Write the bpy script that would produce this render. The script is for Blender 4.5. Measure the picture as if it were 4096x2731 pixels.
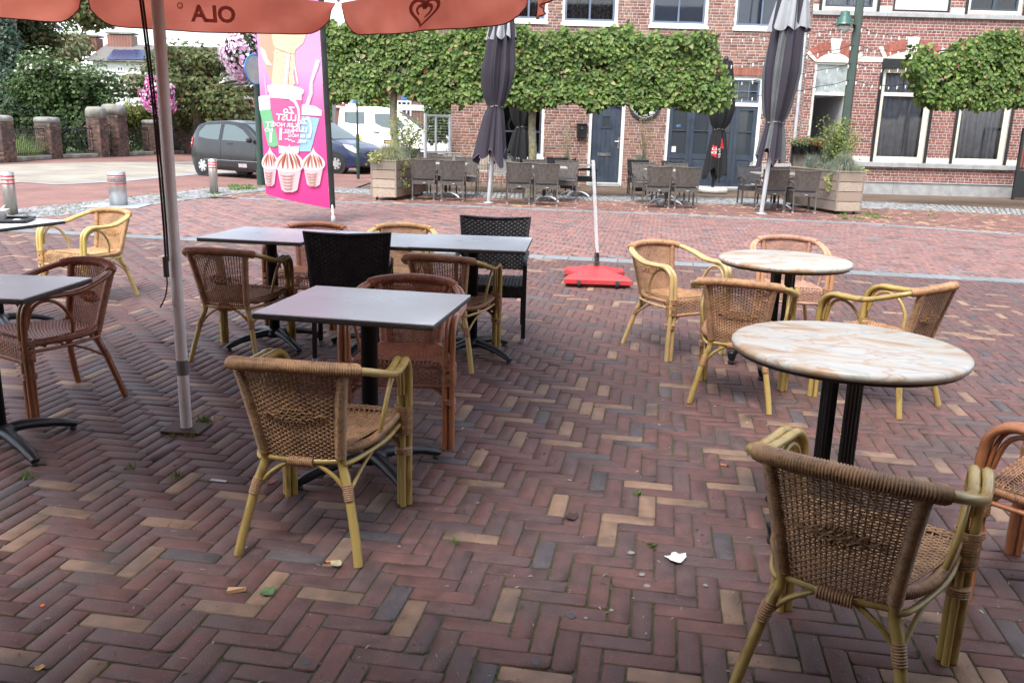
import bpy, bmesh, math, random
import numpy as np
from mathutils import Vector, Matrix, noise as mnoise

for o in list(bpy.data.objects):
    bpy.data.objects.remove(o)
random.seed(7); rng = np.random.default_rng(11)
scn = bpy.context.scene
COL = scn.collection
PI = math.pi

# ------------------------------------------------------------------ camera
CAM_H, CAM_P, CAM_R, CAM_F = 1.50, 0.2427, -0.027, 3421.0 / 4096.0
_f = np.array([0, math.cos(CAM_P), -math.sin(CAM_P)]); _rt0 = np.array([1.0, 0, 0]); _dn0 = np.cross(_f, _rt0)
_rt = math.cos(CAM_R) * _rt0 + math.sin(CAM_R) * _dn0
_dn = -math.sin(CAM_R) * _rt0 + math.cos(CAM_R) * _dn0
cam_d = bpy.data.cameras.new('camera'); cam = bpy.data.objects.new('camera', cam_d); COL.objects.link(cam)
cam_d.sensor_width = 36.0; cam_d.lens = CAM_F * 36.0; cam_d.clip_end = 2000; cam_d.clip_start = 0.05
cam.matrix_world = Matrix(((_rt[0], -_dn[0], -_f[0], 0), (_rt[1], -_dn[1], -_f[1], 0), (_rt[2], -_dn[2], -_f[2], CAM_H), (0, 0, 0, 1)))
scn.camera = cam
cam_d.dof.use_dof = True; cam_d.dof.focus_distance = 4.3; cam_d.dof.aperture_fstop = 22.0

# ------------------------------------------------------------------ sky, sun, exposure
SUN_EL, SUN_AZ = math.radians(58), math.radians(205)     # azimuth clockwise from +Y: behind the camera, a little left
w = bpy.data.worlds.new('World'); scn.world = w; w.use_nodes = True
wn = w.node_tree; wn.nodes.clear()
sky = wn.nodes.new('ShaderNodeTexSky'); sky.sky_type = 'NISHITA'; sky.sun_disc = False
sky.sun_elevation = SUN_EL; sky.sun_rotation = SUN_AZ; sky.air_density = 1.0; sky.dust_density = 2.0; sky.ozone_density = 1.0
bg = wn.nodes.new('ShaderNodeBackground'); bg.inputs[1].default_value = 0.145
hs = wn.nodes.new('ShaderNodeHueSaturation'); hs.inputs['Saturation'].default_value = 0.45     # thin white cloud over the whole sky
wo = wn.nodes.new('ShaderNodeOutputWorld')
wn.links.new(sky.outputs[0], hs.inputs['Color']); wn.links.new(hs.outputs[0], bg.inputs[0]); wn.links.new(bg.outputs[0], wo.inputs[0])
sd = bpy.data.lights.new('sun', 'SUN'); sd.energy = 1.35; sd.angle = math.radians(28); sd.color = (1.0, 0.965, 0.91)
sun = bpy.data.objects.new('sun', sd); COL.objects.link(sun)
sdir = Vector((math.sin(SUN_AZ) * math.cos(SUN_EL), math.cos(SUN_AZ) * math.cos(SUN_EL), math.sin(SUN_EL)))
sun.rotation_euler = sdir.to_track_quat('Z', 'Y').to_euler()
scn.view_settings.view_transform = 'Standard'; scn.view_settings.look = 'None'
scn.view_settings.gamma = 1.0; scn.view_settings.use_curve_mapping = False
scn.view_settings.exposure = 1.75
scn.render.engine = 'CYCLES'
scn.cycles.max_bounces = 7; scn.cycles.transparent_max_bounces = 10; scn.cycles.caustics_reflective = False; scn.cycles.caustics_refractive = False

# ------------------------------------------------------------------ layout helpers (survey of the place: picture position -> point in metres)
def _ray(x, y):
    X = (x * 4096 / 2352 - 2048) / 3421.0; Y = (y * 4096 / 2352 - 1365.5) / 3421.0
    return _f + X * _rt + Y * _dn
def G(x, y, z=0.0):
    d = _ray(x, y); t = (z - CAM_H) / d[2]; return Vector((t * d[0], t * d[1], z))
def AY(x, y, Yv):
    d = _ray(x, y); t = Yv / d[1]; return Vector((t * d[0], Yv, CAM_H + t * d[2]))

# ------------------------------------------------------------------ object helpers
def tag(o, label=None, cat=None, group=None, kind=None):
    if label: o['label'] = label
    if cat: o['category'] = cat
    if group: o['group'] = group
    if kind: o['kind'] = kind
    return o
def thing(name, label, cat, loc=(0, 0, 0), rz=0.0, group=None):
    o = bpy.data.objects.new(name, None); o.empty_display_size = 0.1; COL.objects.link(o)
    o.location = loc; o.rotation_euler = (0, 0, rz)
    return tag(o, label, cat, group)
def copy_tree(o, parent=None, mats=None):
    c = o.copy(); COL.objects.link(c); c.parent = parent
    for ch in o.children: copy_tree(ch, c)
    return c
def recolour(o, mp):
    if o.type == 'MESH':
        for s in o.material_slots:
            n = o.data.materials[0].name if o.data.materials else ''
            if n in mp: s.link = 'OBJECT'; s.material = mp[n]
    for ch in o.children: recolour(ch, mp)

class MB:
    """collects vertices and faces of one part"""
    def __init__(s): s.v = []; s.f = []; s.c = []; s.usec = False
    def add(s, vs, fs, col=None):
        b = len(s.v); s.v.extend([tuple(p) for p in vs]); s.f.extend([tuple(i + b for i in f) for f in fs])
        if col is not None: s.usec = True
        s.c.extend([col if col is not None else (1, 1, 1)] * len(fs)); return s
    def box(s, c, d, rz=0.0, col=None, bev=0.0, rot=None):
        x, y, z = d[0] / 2, d[1] / 2, d[2] / 2
        if bev > 0:
            b = min(bev, x * .9, y * .9, z * .9)
            P = []
            for sz in (-1, 1):
                for (sx, sy) in ((-1, -1), (1, -1), (1, 1), (-1, 1)):
                    P += [(sx * (x - b), sy * (y - b), sz * z), (sx * x, sy * (y - b), sz * (z - b)), (sx * (x - b), sy * y, sz * (z - b))]
            def i(zz, k, t): return zz * 12 + (k % 4) * 3 + t
            F = []
            F.append((i(0, 3, 0), i(0, 2, 0), i(0, 1, 0), i(0, 0, 0))); F.append((i(1, 0, 0), i(1, 1, 0), i(1, 2, 0), i(1, 3, 0)))
            nb = {0: 2, 1: 1, 2: 2, 3: 1}     # facing type of side k->k+1
            for k in range(4):
                t = nb[k]
                F.append((i(0, k, t), i(0, k + 1, t), i(1, k + 1, t), i(1, k, t)))
                F.append((i(1, k, t), i(1, k + 1, t), i(1, k + 1, 0), i(1, k, 0)))
                F.append((i(0, k, 0), i(0, k + 1, 0), i(0, k + 1, t), i(0, k, t)))
                u = 2 if t == 1 else 1
                # vertical corner bevel at corner k : between type 1 and 2
                a, bb = (1, 2)
                F.append((i(0, k, a), i(1, k, a), i(1, k, bb), i(0, k, bb)) if k in (1, 3) else (i(0, k, bb), i(1, k, bb), i(1, k, a), i(0, k, a)))
                F.append((i(1, k, 0), i(1, k, 1), i(1, k, 2))); F.append((i(0, k, 0), i(0, k, 2), i(0, k, 1)))
        else:
            P = [(-x, -y, -z), (x, -y, -z), (x, y, -z), (-x, y, -z), (-x, -y, z), (x, -y, z), (x, y, z), (-x, y, z)]
            F = [(0, 3, 2, 1), (4, 5, 6, 7), (0, 1, 5, 4), (1, 2, 6, 5), (2, 3, 7, 6), (3, 0, 4, 7)]
        if rot is not None: P = [tuple(rot @ Vector(p)) for p in P]
        ca, sa = math.cos(rz), math.sin(rz)
        P = [(c[0] + p[0] * ca - p[1] * sa, c[1] + p[0] * sa + p[1] * ca, c[2] + p[2]) for p in P]
        return s.add(P, F, col)
    def bb(s, a, b, col=None, bev=0.0):
        return s.box([(a[i] + b[i]) / 2 for i in range(3)], [abs(b[i] - a[i]) for i in range(3)], 0, col, bev)
    def tube(s, path, r, n=8, caps=True, col=None, flat=1.0, up=None, closed=False):
        P = [Vector(p) for p in path]; m = len(P)
        R = r if hasattr(r, '__len__') else [r] * m
        T = []
        for i in range(m):
            if closed: t = P[(i + 1) % m] - P[i - 1]
            else: t = P[min(i + 1, m - 1)] - P[max(i - 1, 0)]
            T.append(t.normalized() if t.length > 1e-9 else Vector((0, 0, 1)))
        a = Vector(up) if up is not None else (Vector((0, 0, 1)) if abs(T[0].z) < .9 else Vector((1, 0, 0)))
        u = (a - T[0] * a.dot(T[0])).normalized(); vs = []
        for i in range(m):
            if up is not None and abs(T[i].dot(Vector(up))) < .98: u = Vector(up)
            u = (u - T[i] * u.dot(T[i])); u = u.normalized() if u.length > 1e-9 else T[i].orthogonal().normalized()
            v = T[i].cross(u)
            for k in range(n):
                an = 2 * PI * k / n + PI / n
                vs.append(P[i] + (u * math.cos(an) * flat + v * math.sin(an)) * R[i])
        fs = []
        for i in range(m if closed else m - 1):
            j = (i + 1) % m
            for k in range(n):
                k2 = (k + 1) % n; fs.append((i * n + k, i * n + k2, j * n + k2, j * n + k))
        if caps and not closed:
            b = len(vs); vs += vs[:n] + vs[(m - 1) * n:m * n]
            fs.append(tuple(b + k for k in reversed(range(n)))); fs.append(tuple(b + n + k for k in range(n)))
        return s.add(vs, fs, col)
    def lathe(s, prof, c=(0, 0, 0), n=20, col=None, cap0=True, cap1=True, sx=1.0, sy=1.0):
        vs = []; fs = []; m = len(prof)
        for (r, z) in prof:
            for k in range(n):
                a = 2 * PI * k / n; vs.append((c[0] + r * math.cos(a) * sx, c[1] + r * math.sin(a) * sy, c[2] + z))
        for i in range(m - 1):
            for k in range(n):
                k2 = (k + 1) % n; fs.append((i * n + k, i * n + k2, (i + 1) * n + k2, (i + 1) * n + k))
        if cap0: fs.append(tuple(reversed(range(n))))
        if cap1: fs.append(tuple((m - 1) * n + k for k in range(n)))
        return s.add(vs, fs, col)
    def prism(s, poly, z0, z1, col=None):
        n = len(poly); vs = [(p[0], p[1], z0) for p in poly] + [(p[0], p[1], z1) for p in poly]
        fs = [tuple(reversed(range(n))), tuple(range(n, 2 * n))] + [(i, (i + 1) % n, n + (i + 1) % n, n + i) for i in range(n)]
        return s.add(vs, fs, col)
    def slab(s, poly, y0, y1, col=None):     # polygon given in (x,z), extruded along y
        n = len(poly); vs = [(p[0], y0, p[1]) for p in poly] + [(p[0], y1, p[1]) for p in poly]
        fs = [tuple(range(n)), tuple(reversed(range(n, 2 * n)))] + [((i + 1) % n, i, n + i, n + (i + 1) % n) for i in range(n)]
        return s.add(vs, fs, col)
    def grid(s, fn, nu, nv, col=None, closed_u=False):
        vs = [fn(i / nu, j / nv) for j in range(nv + 1) for i in range(nu + 1)]
        fs = [(j * (nu + 1) + i, j * (nu + 1) + i + 1, (j + 1) * (nu + 1) + i + 1, (j + 1) * (nu + 1) + i) for j in range(nv) for i in range(nu)]
        return s.add(vs, fs, col)
    def mesh(s, name, mat=None, smooth=False):
        me = bpy.data.meshes.new(name); me.from_pydata(s.v, [], s.f)
        if s.usec:
            at = me.color_attributes.new('Col', 'FLOAT_COLOR', 'CORNER')
            n = [len(f) for f in s.f]
            arr = np.ones((sum(n), 4), np.float32); arr[:, :3] = np.repeat(np.array(s.c, np.float32).reshape(-1, 3), n, axis=0)
            at.data.foreach_set('color', arr.ravel())
        if smooth: me.polygons.foreach_set('use_smooth', [True] * len(me.polygons))
        if mat: me.materials.append(mat)
        me.update(); return me
    def build(s, name, mat=None, parent=None, smooth=False, **kw):
        return obj(name, s.mesh(name, mat, smooth), parent, **kw)
def obj(name, me, parent=None, loc=None, rz=None, label=None, cat=None, group=None, kind=None):
    o = bpy.data.objects.new(name, me); COL.objects.link(o)
    if parent is not None: o.parent = parent
    if loc is not None: o.location = loc
    if rz is not None: o.rotation_euler = (0, 0, rz)
    return tag(o, label, cat, group, kind)
def npmesh(name, V, F, mat, cols=None, smooth=False):
    """numpy mesh: V (n,3), F (m,k) of one face size; cols (m,3) per face"""
    V = np.asarray(V, np.float32); F = np.asarray(F, np.int32); m, k = F.shape
    me = bpy.data.meshes.new(name); me.vertices.add(len(V)); me.vertices.foreach_set('co', V.ravel())
    me.loops.add(m * k); me.loops.foreach_set('vertex_index', F.ravel()); me.polygons.add(m)
    me.polygons.foreach_set('loop_start', np.arange(0, m * k, k, dtype=np.int32)); 
    me.update(calc_edges=True)
    if cols is not None:
        at = me.color_attributes.new('Col', 'FLOAT_COLOR', 'CORNER'); a = np.ones((m * k, 4), np.float32)
        a[:, :3] = np.repeat(np.asarray(cols, np.float32), k, axis=0); at.data.foreach_set('color', a.ravel())
    if smooth: me.polygons.foreach_set('use_smooth', [True] * m)
    me.materials.append(mat); return me
def smoothpath(P, seg=6):
    P = [Vector(p) for p in P]; out = []
    for i in range(len(P) - 1):
        p0 = P[max(i - 1, 0)]; p1 = P[i]; p2 = P[i + 1]; p3 = P[min(i + 2, len(P) - 1)]
        for k in range(seg):
            t = k / seg
            out.append(0.5 * ((2 * p1) + (p2 - p0) * t + (2 * p0 - 5 * p1 + 4 * p2 - p3) * t * t + (3 * p1 - p0 - 3 * p2 + p3) * t ** 3))
    out.append(P[-1]); return out
def resample(path, step):
    P = [Vector(p) for p in path]; L = [0.0]
    for a, b in zip(P, P[1:]): L.append(L[-1] + (b - a).length)
    n = max(2, int(L[-1] / step)); out = []; j = 0
    for i in range(n + 1):
        d = L[-1] * i / n
        while j < len(L) - 2 and L[j + 1] < d: j += 1
        t = (d - L[j]) / max(1e-9, L[j + 1] - L[j]); out.append(P[j].lerp(P[j + 1], min(1, t)))
    return out

# ------------------------------------------------------------------ materials
def _nd(t, k, **kw):
    n = t.nodes.new(k)
    for a, b in kw.items():
        try: setattr(n, a, b)
        except Exception: pass
    return n
MATS = {}
def mat(name, col, rough=.6, var=.12, scale=6.0, bump=0.0, bscale=None, metal=0.0, col2=None, attr=False, mixscale=None, mixlo=.45, mixhi=.6,
        spec=.5, coat=0.0, trans=None, coords='Object', stretch=None, emit=None, detail=5.0, speck=None):
    if name in MATS: return MATS[name]
    m = bpy.data.materials.new(name); m.use_nodes = True; t = m.node_tree; t.nodes.clear()
    out = _nd(t, 'ShaderNodeOutputMaterial'); b = _nd(t, 'ShaderNodeBsdfPrincipled')
    b.inputs['Roughness'].default_value = rough; b.inputs['Metallic'].default_value = metal
    b.inputs['Specular IOR Level'].default_value = spec; b.inputs['Coat Weight'].default_value = coat
    src = _nd(t, 'ShaderNodeNewGeometry').outputs['Position'] if coords == 'World' else _nd(t, 'ShaderNodeTexCoord').outputs[coords]
    if stretch:
        mp = _nd(t, 'ShaderNodeMapping'); mp.inputs['Scale'].default_value = stretch; t.links.new(src, mp.inputs[0]); src = mp.outputs[0]
    base = None
    if attr:
        a = _nd(t, 'ShaderNodeVertexColor'); a.layer_name = 'Col'
        mx = _nd(t, 'ShaderNodeMix', data_type='RGBA', blend_type='MULTIPLY'); mx.inputs[0].default_value = 1.0
        mx.inputs[6].default_value = (*col, 1); t.links.new(a.outputs[0], mx.inputs[7]); base = mx.outputs[2]
    else:
        r = _nd(t, 'ShaderNodeRGB'); r.outputs[0].default_value = (*col, 1); base = r.outputs[0]
    if col2 is not None:
        n2 = _nd(t, 'ShaderNodeTexNoise'); n2.inputs['Scale'].default_value = mixscale or scale; n2.inputs['Detail'].default_value = detail
        t.links.new(src, n2.inputs['Vector']); cr = _nd(t, 'ShaderNodeMapRange'); cr.inputs[1].default_value = mixlo; cr.inputs[2].default_value = mixhi
        t.links.new(n2.outputs[0], cr.inputs[0]); mx = _nd(t, 'ShaderNodeMix', data_type='RGBA'); t.links.new(cr.outputs[0], mx.inputs[0])
        t.links.new(base, mx.inputs[6]); mx.inputs[7].default_value = (*col2, 1); base = mx.outputs[2]
    if speck:
        n3 = _nd(t, 'ShaderNodeTexNoise'); n3.inputs['Scale'].default_value = speck[0]; n3.inputs['Detail'].default_value = 2.0; t.links.new(src, n3.inputs['Vector'])
        cr = _nd(t, 'ShaderNodeMapRange'); cr.inputs[1].default_value = speck[1]; cr.inputs[2].default_value = speck[1] + .04
        t.links.new(n3.outputs[0], cr.inputs[0]); mx = _nd(t, 'ShaderNodeMix', data_type='RGBA'); t.links.new(cr.outputs[0], mx.inputs[0])
        t.links.new(base, mx.inputs[6]); mx.inputs[7].default_value = (*speck[2], 1); base = mx.outputs[2]
    if var > 0:
        n1 = _nd(t, 'ShaderNodeTexNoise'); n1.inputs['Scale'].default_value = scale; n1.inputs['Detail'].default_value = detail
        t.links.new(src, n1.inputs['Vector'])
        mr = _nd(t, 'ShaderNodeMapRange'); mr.inputs[1].default_value = .25; mr.inputs[2].default_value = .75
        mr.inputs[3].default_value = 1 - var * 1.6; mr.inputs[4].default_value = 1 + var * 1.6; t.links.new(n1.outputs[0], mr.inputs[0])
        hsv = _nd(t, 'ShaderNodeHueSaturation'); t.links.new(mr.outputs[0], hsv.inputs['Value']); t.links.new(base, hsv.inputs['Color']); base = hsv.outputs[0]
        rr = _nd(t, 'ShaderNodeMapRange'); rr.inputs[1].default_value = .3; rr.inputs[2].default_value = .7; rr.inputs[3].default_value = max(.02, rough - .1); rr.inputs[4].default_value = min(1, rough + .1)
        t.links.new(n1.outputs[0], rr.inputs[0]); t.links.new(rr.outputs[0], b.inputs['Roughness'])
    t.links.new(base, b.inputs['Base Color'])
    if bump > 0:
        nb = _nd(t, 'ShaderNodeTexNoise'); nb.inputs['Scale'].default_value = bscale or scale * 6; nb.inputs['Detail'].default_value = 4; t.links.new(src, nb.inputs['Vector'])
        bp = _nd(t, 'ShaderNodeBump'); bp.inputs['Strength'].default_value = bump; bp.inputs['Distance'].default_value = .01
        t.links.new(nb.outputs[0], bp.inputs['Height']); t.links.new(bp.outputs[0], b.inputs['Normal'])
    if emit: b.inputs['Emission Color'].default_value = (*emit[0], 1); b.inputs['Emission Strength'].default_value = emit[1]
    sh = b.outputs[0]
    if trans:
        tr = _nd(t, 'ShaderNodeBsdfTranslucent'); t.links.new(base, tr.inputs[0]); ms = _nd(t, 'ShaderNodeMixShader'); ms.inputs[0].default_value = trans
        t.links.new(b.outputs[0], ms.inputs[1]); t.links.new(tr.outputs[0], ms.inputs[2]); sh = ms.outputs[0]
    t.links.new(sh, out.inputs[0]); MATS[name] = m; return m
def glassmat(name, tint=(.02, .025, .03), rough=.03, clear=0.0):
    if name in MATS: return MATS[name]
    m = bpy.data.materials.new(name); m.use_nodes = True; t = m.node_tree; b = t.nodes['Principled BSDF']
    b.inputs['Base Color'].default_value = (*tint, 1); b.inputs['Roughness'].default_value = rough; b.inputs['Specular IOR Level'].default_value = .5
    if clear > 0:
        o = [n for n in t.nodes if n.type == 'OUTPUT_MATERIAL'][0]
        tr = _nd(t, 'ShaderNodeBsdfTransparent'); gl = _nd(t, 'ShaderNodeBsdfGlossy'); gl.inputs['Roughness'].default_value = rough
        fr = _nd(t, 'ShaderNodeFresnel'); fr.inputs[0].default_value = 1.5
        tr.inputs[0].default_value = (clear, clear, clear * 1.02, 1)
        ms = _nd(t, 'ShaderNodeMixShader'); t.links.new(fr.outputs[0], ms.inputs[0]); t.links.new(tr.outputs[0], ms.inputs[1]); t.links.new(gl.outputs[0], ms.inputs[2]); t.links.new(ms.outputs[0], o.inputs[0])
    MATS[name] = m; return m

# text -> mesh polygons in the xy plane (flat print)
def text_mesh(txt, size=1.0, align='CENTER', shear=0.0, bold=0.035):
    cu = bpy.data.curves.new('txt', 'FONT'); cu.body = txt; cu.size = size; cu.align_x = align; cu.align_y = 'CENTER'; cu.shear = shear; cu.resolution_u = 3; cu.offset = bold * size
    o = bpy.data.objects.new('txt', cu); COL.objects.link(o)
    dg = bpy.context.evaluated_depsgraph_get(); me = o.evaluated_get(dg).to_mesh()
    V = [tuple(v.co) for v in me.vertices]; F = [tuple(p.vertices) for p in me.polygons]
    o.evaluated_get(dg).to_mesh_clear(); bpy.data.objects.remove(o); bpy.data.curves.remove(cu)
    return V, F
# ================================================================== THE GROUND
W = 0.07233                       # herringbone module: paver width with its joint, 3 : 1
TH = -0.166
OX, OY = 0.0023, 2.688
M_paver = mat('paver clay', (1, 1, 1), rough=.60, var=.2, scale=16, bump=.35, bscale=260, attr=True, coords='World', spec=.6, speck=(330, .665, (.30, .25, .24)), col2=(.070, .055, .052), mixscale=3.1, mixlo=.50, mixhi=.78)
M_joint = mat('sandy mossy joint', (.095, .072, .058), rough=.95, var=.3, scale=40, bump=.6, bscale=300, col2=(.08, .10, .036), mixscale=1.1, mixlo=.42, mixhi=.60)
M_kerb = mat('grey concrete kerb', (.19, .20, .215), rough=.8, var=.12, scale=14, bump=.3, bscale=220, attr=True)
M_cob = mat('granite cobble', (1, 1, 1), rough=.8, var=.15, scale=30, bump=.3, attr=True)

def y1(x): return 10.33 - .165 * x
def y2(x): return float(np.interp(x, [-14, -4.2, -1.6, 2.63, 6.47, 8.46, 10.5, 16], [17.9, 17.3, 17.05, 16.48, 15.6, 14.5, 12.9, 7.5]))
def inlist(pts):
    return [G(*p) for p in pts]
YEL = inlist([(265, 1412), (50, 1490), (625, 1340), (530, 1383), (765, 1360), (940, 1412), (1165, 1383), (1678, 1385), (1205, 1555), (1520, 1555), (245, 1558), (225, 1282), (340, 1270), (90, 1238), (178, 1177), (80, 1192), (415, 1207), (145, 1113), (258, 1110), (250, 1128), (450, 1112), (570, 1145), (795, 1255), (1080, 1225), (1285, 1150), (1440, 1187), (1393, 1217), (1485, 1160), (1560, 1150), (1490, 1110), (1100, 1110), (1095, 1055), (1190, 1008), (1280, 1015), (1300, 980), (1165, 965), (1430, 1003), (1700, 1048), (1660, 1113), (1720, 1085), (820, 1160), (880, 1140), (2100, 1400), (1770, 1510), (2220, 1510), (490, 1015), (230, 965), (340, 915), (460, 975), (1235, 918), (1250, 893), (1340, 880), (1405, 930), (1375, 945)])
DRK = inlist([(905, 1380), (1250, 1265), (1375, 1100), (440, 1290), (830, 1240), (1130, 1545), (660, 1290), (1040, 1050), (1330, 1040), (60, 1125), (1480, 1010), (1660, 1255), (2310, 1450)])
def herring(inside, p_yel, p_drk, bounds, rot=TH, ox=OX, oy=OY, sd=3, listed=None):
    r = np.random.default_rng(sd); ca, sa = math.cos(rot), math.sin(rot)
    x0, xb, ya, yb = bounds; R = []
    cs = [((x - ox) * ca + (y - oy) * sa, -(x - ox) * sa + (y - oy) * ca) for x in (x0, xb) for y in (ya, yb)]
    u0 = min(c[0] for c in cs) / W; u1 = max(c[0] for c in cs) / W; v0 = min(c[1] for c in cs) / W; v1 = max(c[1] for c in cs) / W
    for k in range(int(-v1) - 3, int(-v0) + 4):
        for m in range(int((u0 - k) / 6) - 2, int((u1 - k) / 6) + 2):
            b = k + 6 * m
            for (cx_, cy_, ln, wd, ty) in ((b + 1.5, -k - .5, 3, 1, 0), (b + 3.5, -k + .5, 1, 3, 1)):
                X = ox + W * (cx_ * ca - cy_ * sa); Y = oy + W * (cx_ * sa + cy_ * ca)
                if x0 < X < xb and ya < Y < yb and inside(X, Y): R.append((X, Y, ty))
    R = np.array(R); n = len(R)
    red = np.array([[.120, .054, .048], [.128, .057, .049], [.114, .054, .050], [.106, .056, .053], [.134, .059, .049]])
    col = red[r.integers(0, 5, n)] * r.uniform(.89, 1.11, (n, 1))
    q = r.random(n); yel = q < p_yel; drk = (q > 1 - p_drk * .6)
    if listed:
        near = (R[:, 1] < 4.2) & (R[:, 0] < 1.05)
        yel[near] = False; drk[near] = False
        for L, arr in ((YEL, yel), (DRK, drk)):
            for p in L:
                i = np.argmin((R[:, 0] - p.x) ** 2 + (R[:, 1] - p.y) ** 2); arr[i] = True
    col[drk] = np.array([.080, .064, .068]) * r.uniform(.8, 1.25, (drk.sum(), 1))
    col[yel] = np.array([.245, .150, .098]) * r.uniform(.85, 1.15, (yel.sum(), 1))
    return R, col
def paver_geo(R, col, rot, r, chip=True):
    """bevelled pavers with blunt corners -> one vertex block of 24 verts / 17 faces each"""
    n = len(R); L = np.where(R[:, 2] == 0, 3 * W, W) / 2 - .0026; D = np.where(R[:, 2] == 0, W, 3 * W) / 2 - .0026
    L = L + r.uniform(-.0014, .0006, n); D = D + r.uniform(-.0014, .0006, n)
    top = np.clip(r.normal(0, .0012, n), -.002, .003); tx = r.normal(0, .010, n); ty = r.normal(0, .010, n); rt = rot + r.normal(0, .006, n)
    V = np.zeros((n, 24, 3))
    sg = [(-1, -1), (1, -1), (1, 1), (-1, 1)]
    for ring, (ins, dz) in enumerate(((0, -.05), (0, -.003), (.0032, 0))):
        for k, (sx, sy) in enumerate(sg):
            cc = (.004 + r.random(n) ** 3 * .010) if (chip and ring) else np.full(n, .004)
            a = np.stack([sx * (L - ins - cc), sy * (D - ins)], -1); b = np.stack([sx * (L - ins), sy * (D - ins - cc)], -1)
            pa, pb = (a, b) if sx * sy < 0 else (b, a)
            if sx * sy > 0: pa, pb = b, a
            else: pa, pb = a, b
            for t, p in ((0, pa), (1, pb)):
                i = ring * 8 + k * 2 + t
                V[:, i, 0] = p[:, 0]; V[:, i, 1] = p[:, 1]; V[:, i, 2] = dz + (top + tx * p[:, 0] + ty * p[:, 1] if ring else 0)
    c, s = np.cos(rt)[:, None], np.sin(rt)[:, None]
    X = V[:, :, 0] * c - V[:, :, 1] * s + R[:, 0][:, None]; Y = V[:, :, 0] * s + V[:, :, 1] * c + R[:, 1][:, None]
    V[:, :, 0] = X; V[:, :, 1] = Y
    return V
PF4 = [(k, (k + 1) % 8, 8 + (k + 1) % 8, 8 + k) for k in range(8)] + [(8 + k, 8 + (k + 1) % 8, 16 + (k + 1) % 8, 16 + k) for k in range(8)] + [(16, 17, 18, 19), (16, 19, 20, 23), (20, 21, 22, 23)]
def paver_mass(name, V, col, parent):
    n = len(V); F = np.array(PF4); m = len(F)
    FF = (F[None] + (np.arange(n) * 24)[:, None, None]).reshape(-1, 4)
    o = obj(name, npmesh(name, V.reshape(-1, 3), FF, M_paver, np.repeat(col, m, axis=0)), parent); o['kind'] = 'stuff'; return o
M_earth = mat('earth', (.09, .075, .055), rough=.95, var=.25, scale=3, col2=(.05, .075, .02), mixscale=.5)
g = MB(); g.add([(-400, -60, -.06), (400, -60, -.06), (400, 700, -.06), (-400, 700, -.06)], [(0, 1, 2, 3)])
g.build('ground', M_earth, kind='structure')
def sheet(name, poly, z, m, **kw):
    b = MB(); b.add([(p[0], p[1], z) for p in poly], [tuple(range(len(poly)))]); return b.build(name, m, **kw)

# near terrace: red pavers in herringbone with scattered buff ones
xs = np.linspace(-12, 14, 14)
terrace = sheet('pavement', [(-12, -1.2), (14, -1.2)] + [(x, y1(x) - .02) for x in xs[::-1]], -.006, M_joint, kind='structure')
def in_t(x, y): return y < y1(x) - .05 and abs(x) < .66 * y + 1.1 and y > .9
R, col = herring(in_t, .09, .08, (-10, 10, .9, 13), listed=True)
rr = np.random.default_rng(5); V = paver_geo(R, col, TH, rr)
proj = []
for (X, Y, t) in R:
    d = np.array([X, Y, -CAM_H]); z = d @ _f; px = 2048 + 3421 * (d @ _rt) / z; py = 1365.5 + 3421 * (d @ _dn) / z
    proj.append((0 if (-60 < px < 4156 and py < 2790) else 100) + z)
order = np.argsort(proj); pick = order[:300]; rest = order[300:]
for i in pick:
    c = Vector((R[i, 0], R[i, 1], 0)); me = npmesh('paver', V[i] - np.array([c.x, c.y, 0]), np.array(PF4), M_paver, np.repeat(col[i][None], len(PF4), axis=0))
    obj('paver', me, terrace, loc=c)
paver_mass('far_pavers', V[rest], col[rest], terrace)

# roadway: same pavers without the buff ones
road = sheet('road', [(x, y1(x) + .28) for x in xs] + [(x, y2(x)) for x in np.linspace(14, -12, 14)], -.0085, M_joint, kind='structure')
cobx = [(-9.6, 10.8), (-8.35, 12.6), (-7.55, 14.6), (-7.15, 16.4), (-6.75, 18.6), (-6.1, 20.3), (-4.6, 20.6), (-2.5, 20.3), (2, 20.25), (6, 20.4), (9, 20.3), (11.5, 19.3), (14, 17.6)]
cobw = [1.3, 1.3, 1.3, 1.3, 1.4, 1.6, 1.6, 1.7, 1.9, 2.1, 2.1, 1.8, 1.6]
def cob_x(y): return float(np.interp(y, [p[1] for p in cobx[:6]], [p[0] for p in cobx[:6]]))
def in_r(x, y): return y1(x) + .36 < y < y2(x) - .05 and abs(x) < .66 * y + 1.0 and x > cob_x(y) + .75
R, col = herring(in_r, 0.0, .09, (-10, 12, 8, 19), sd=9, ox=.9, oy=12.1)
col = col * np.array([1.95, 2.2, 2.2]); V = paver_geo(R, col, TH, rr); paver_mass('road_pavers', V, col, road)
# far pavement strip between the second kerb and the cobbles
fpav = sheet('far_pavement', [(x, y2(x) + .25) for x in xs] + [(13, 19.3), (9, 20.9), (-7, 20.9), (-12, 19.5)], -.0085, M_joint, kind='structure')
def in_f(x, y): return y2(x) + .34 < y < float(np.interp(x, [-4, 9, 11, 14], [19.5, 19.3, 18.6, 17])) and abs(x) < .66 * y + 1.0 and x > cob_x(y) + .8
R, col = herring(in_f, .14, .03, (-8, 14, 12, 20.5), sd=12, ox=2.2, oy=18.4)
col = col * np.array([1.6, 1.6, 1.5]); V = paver_geo(R, col, TH, rr); paver_mass('far_pavement_pavers', V, col, fpav)

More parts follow.
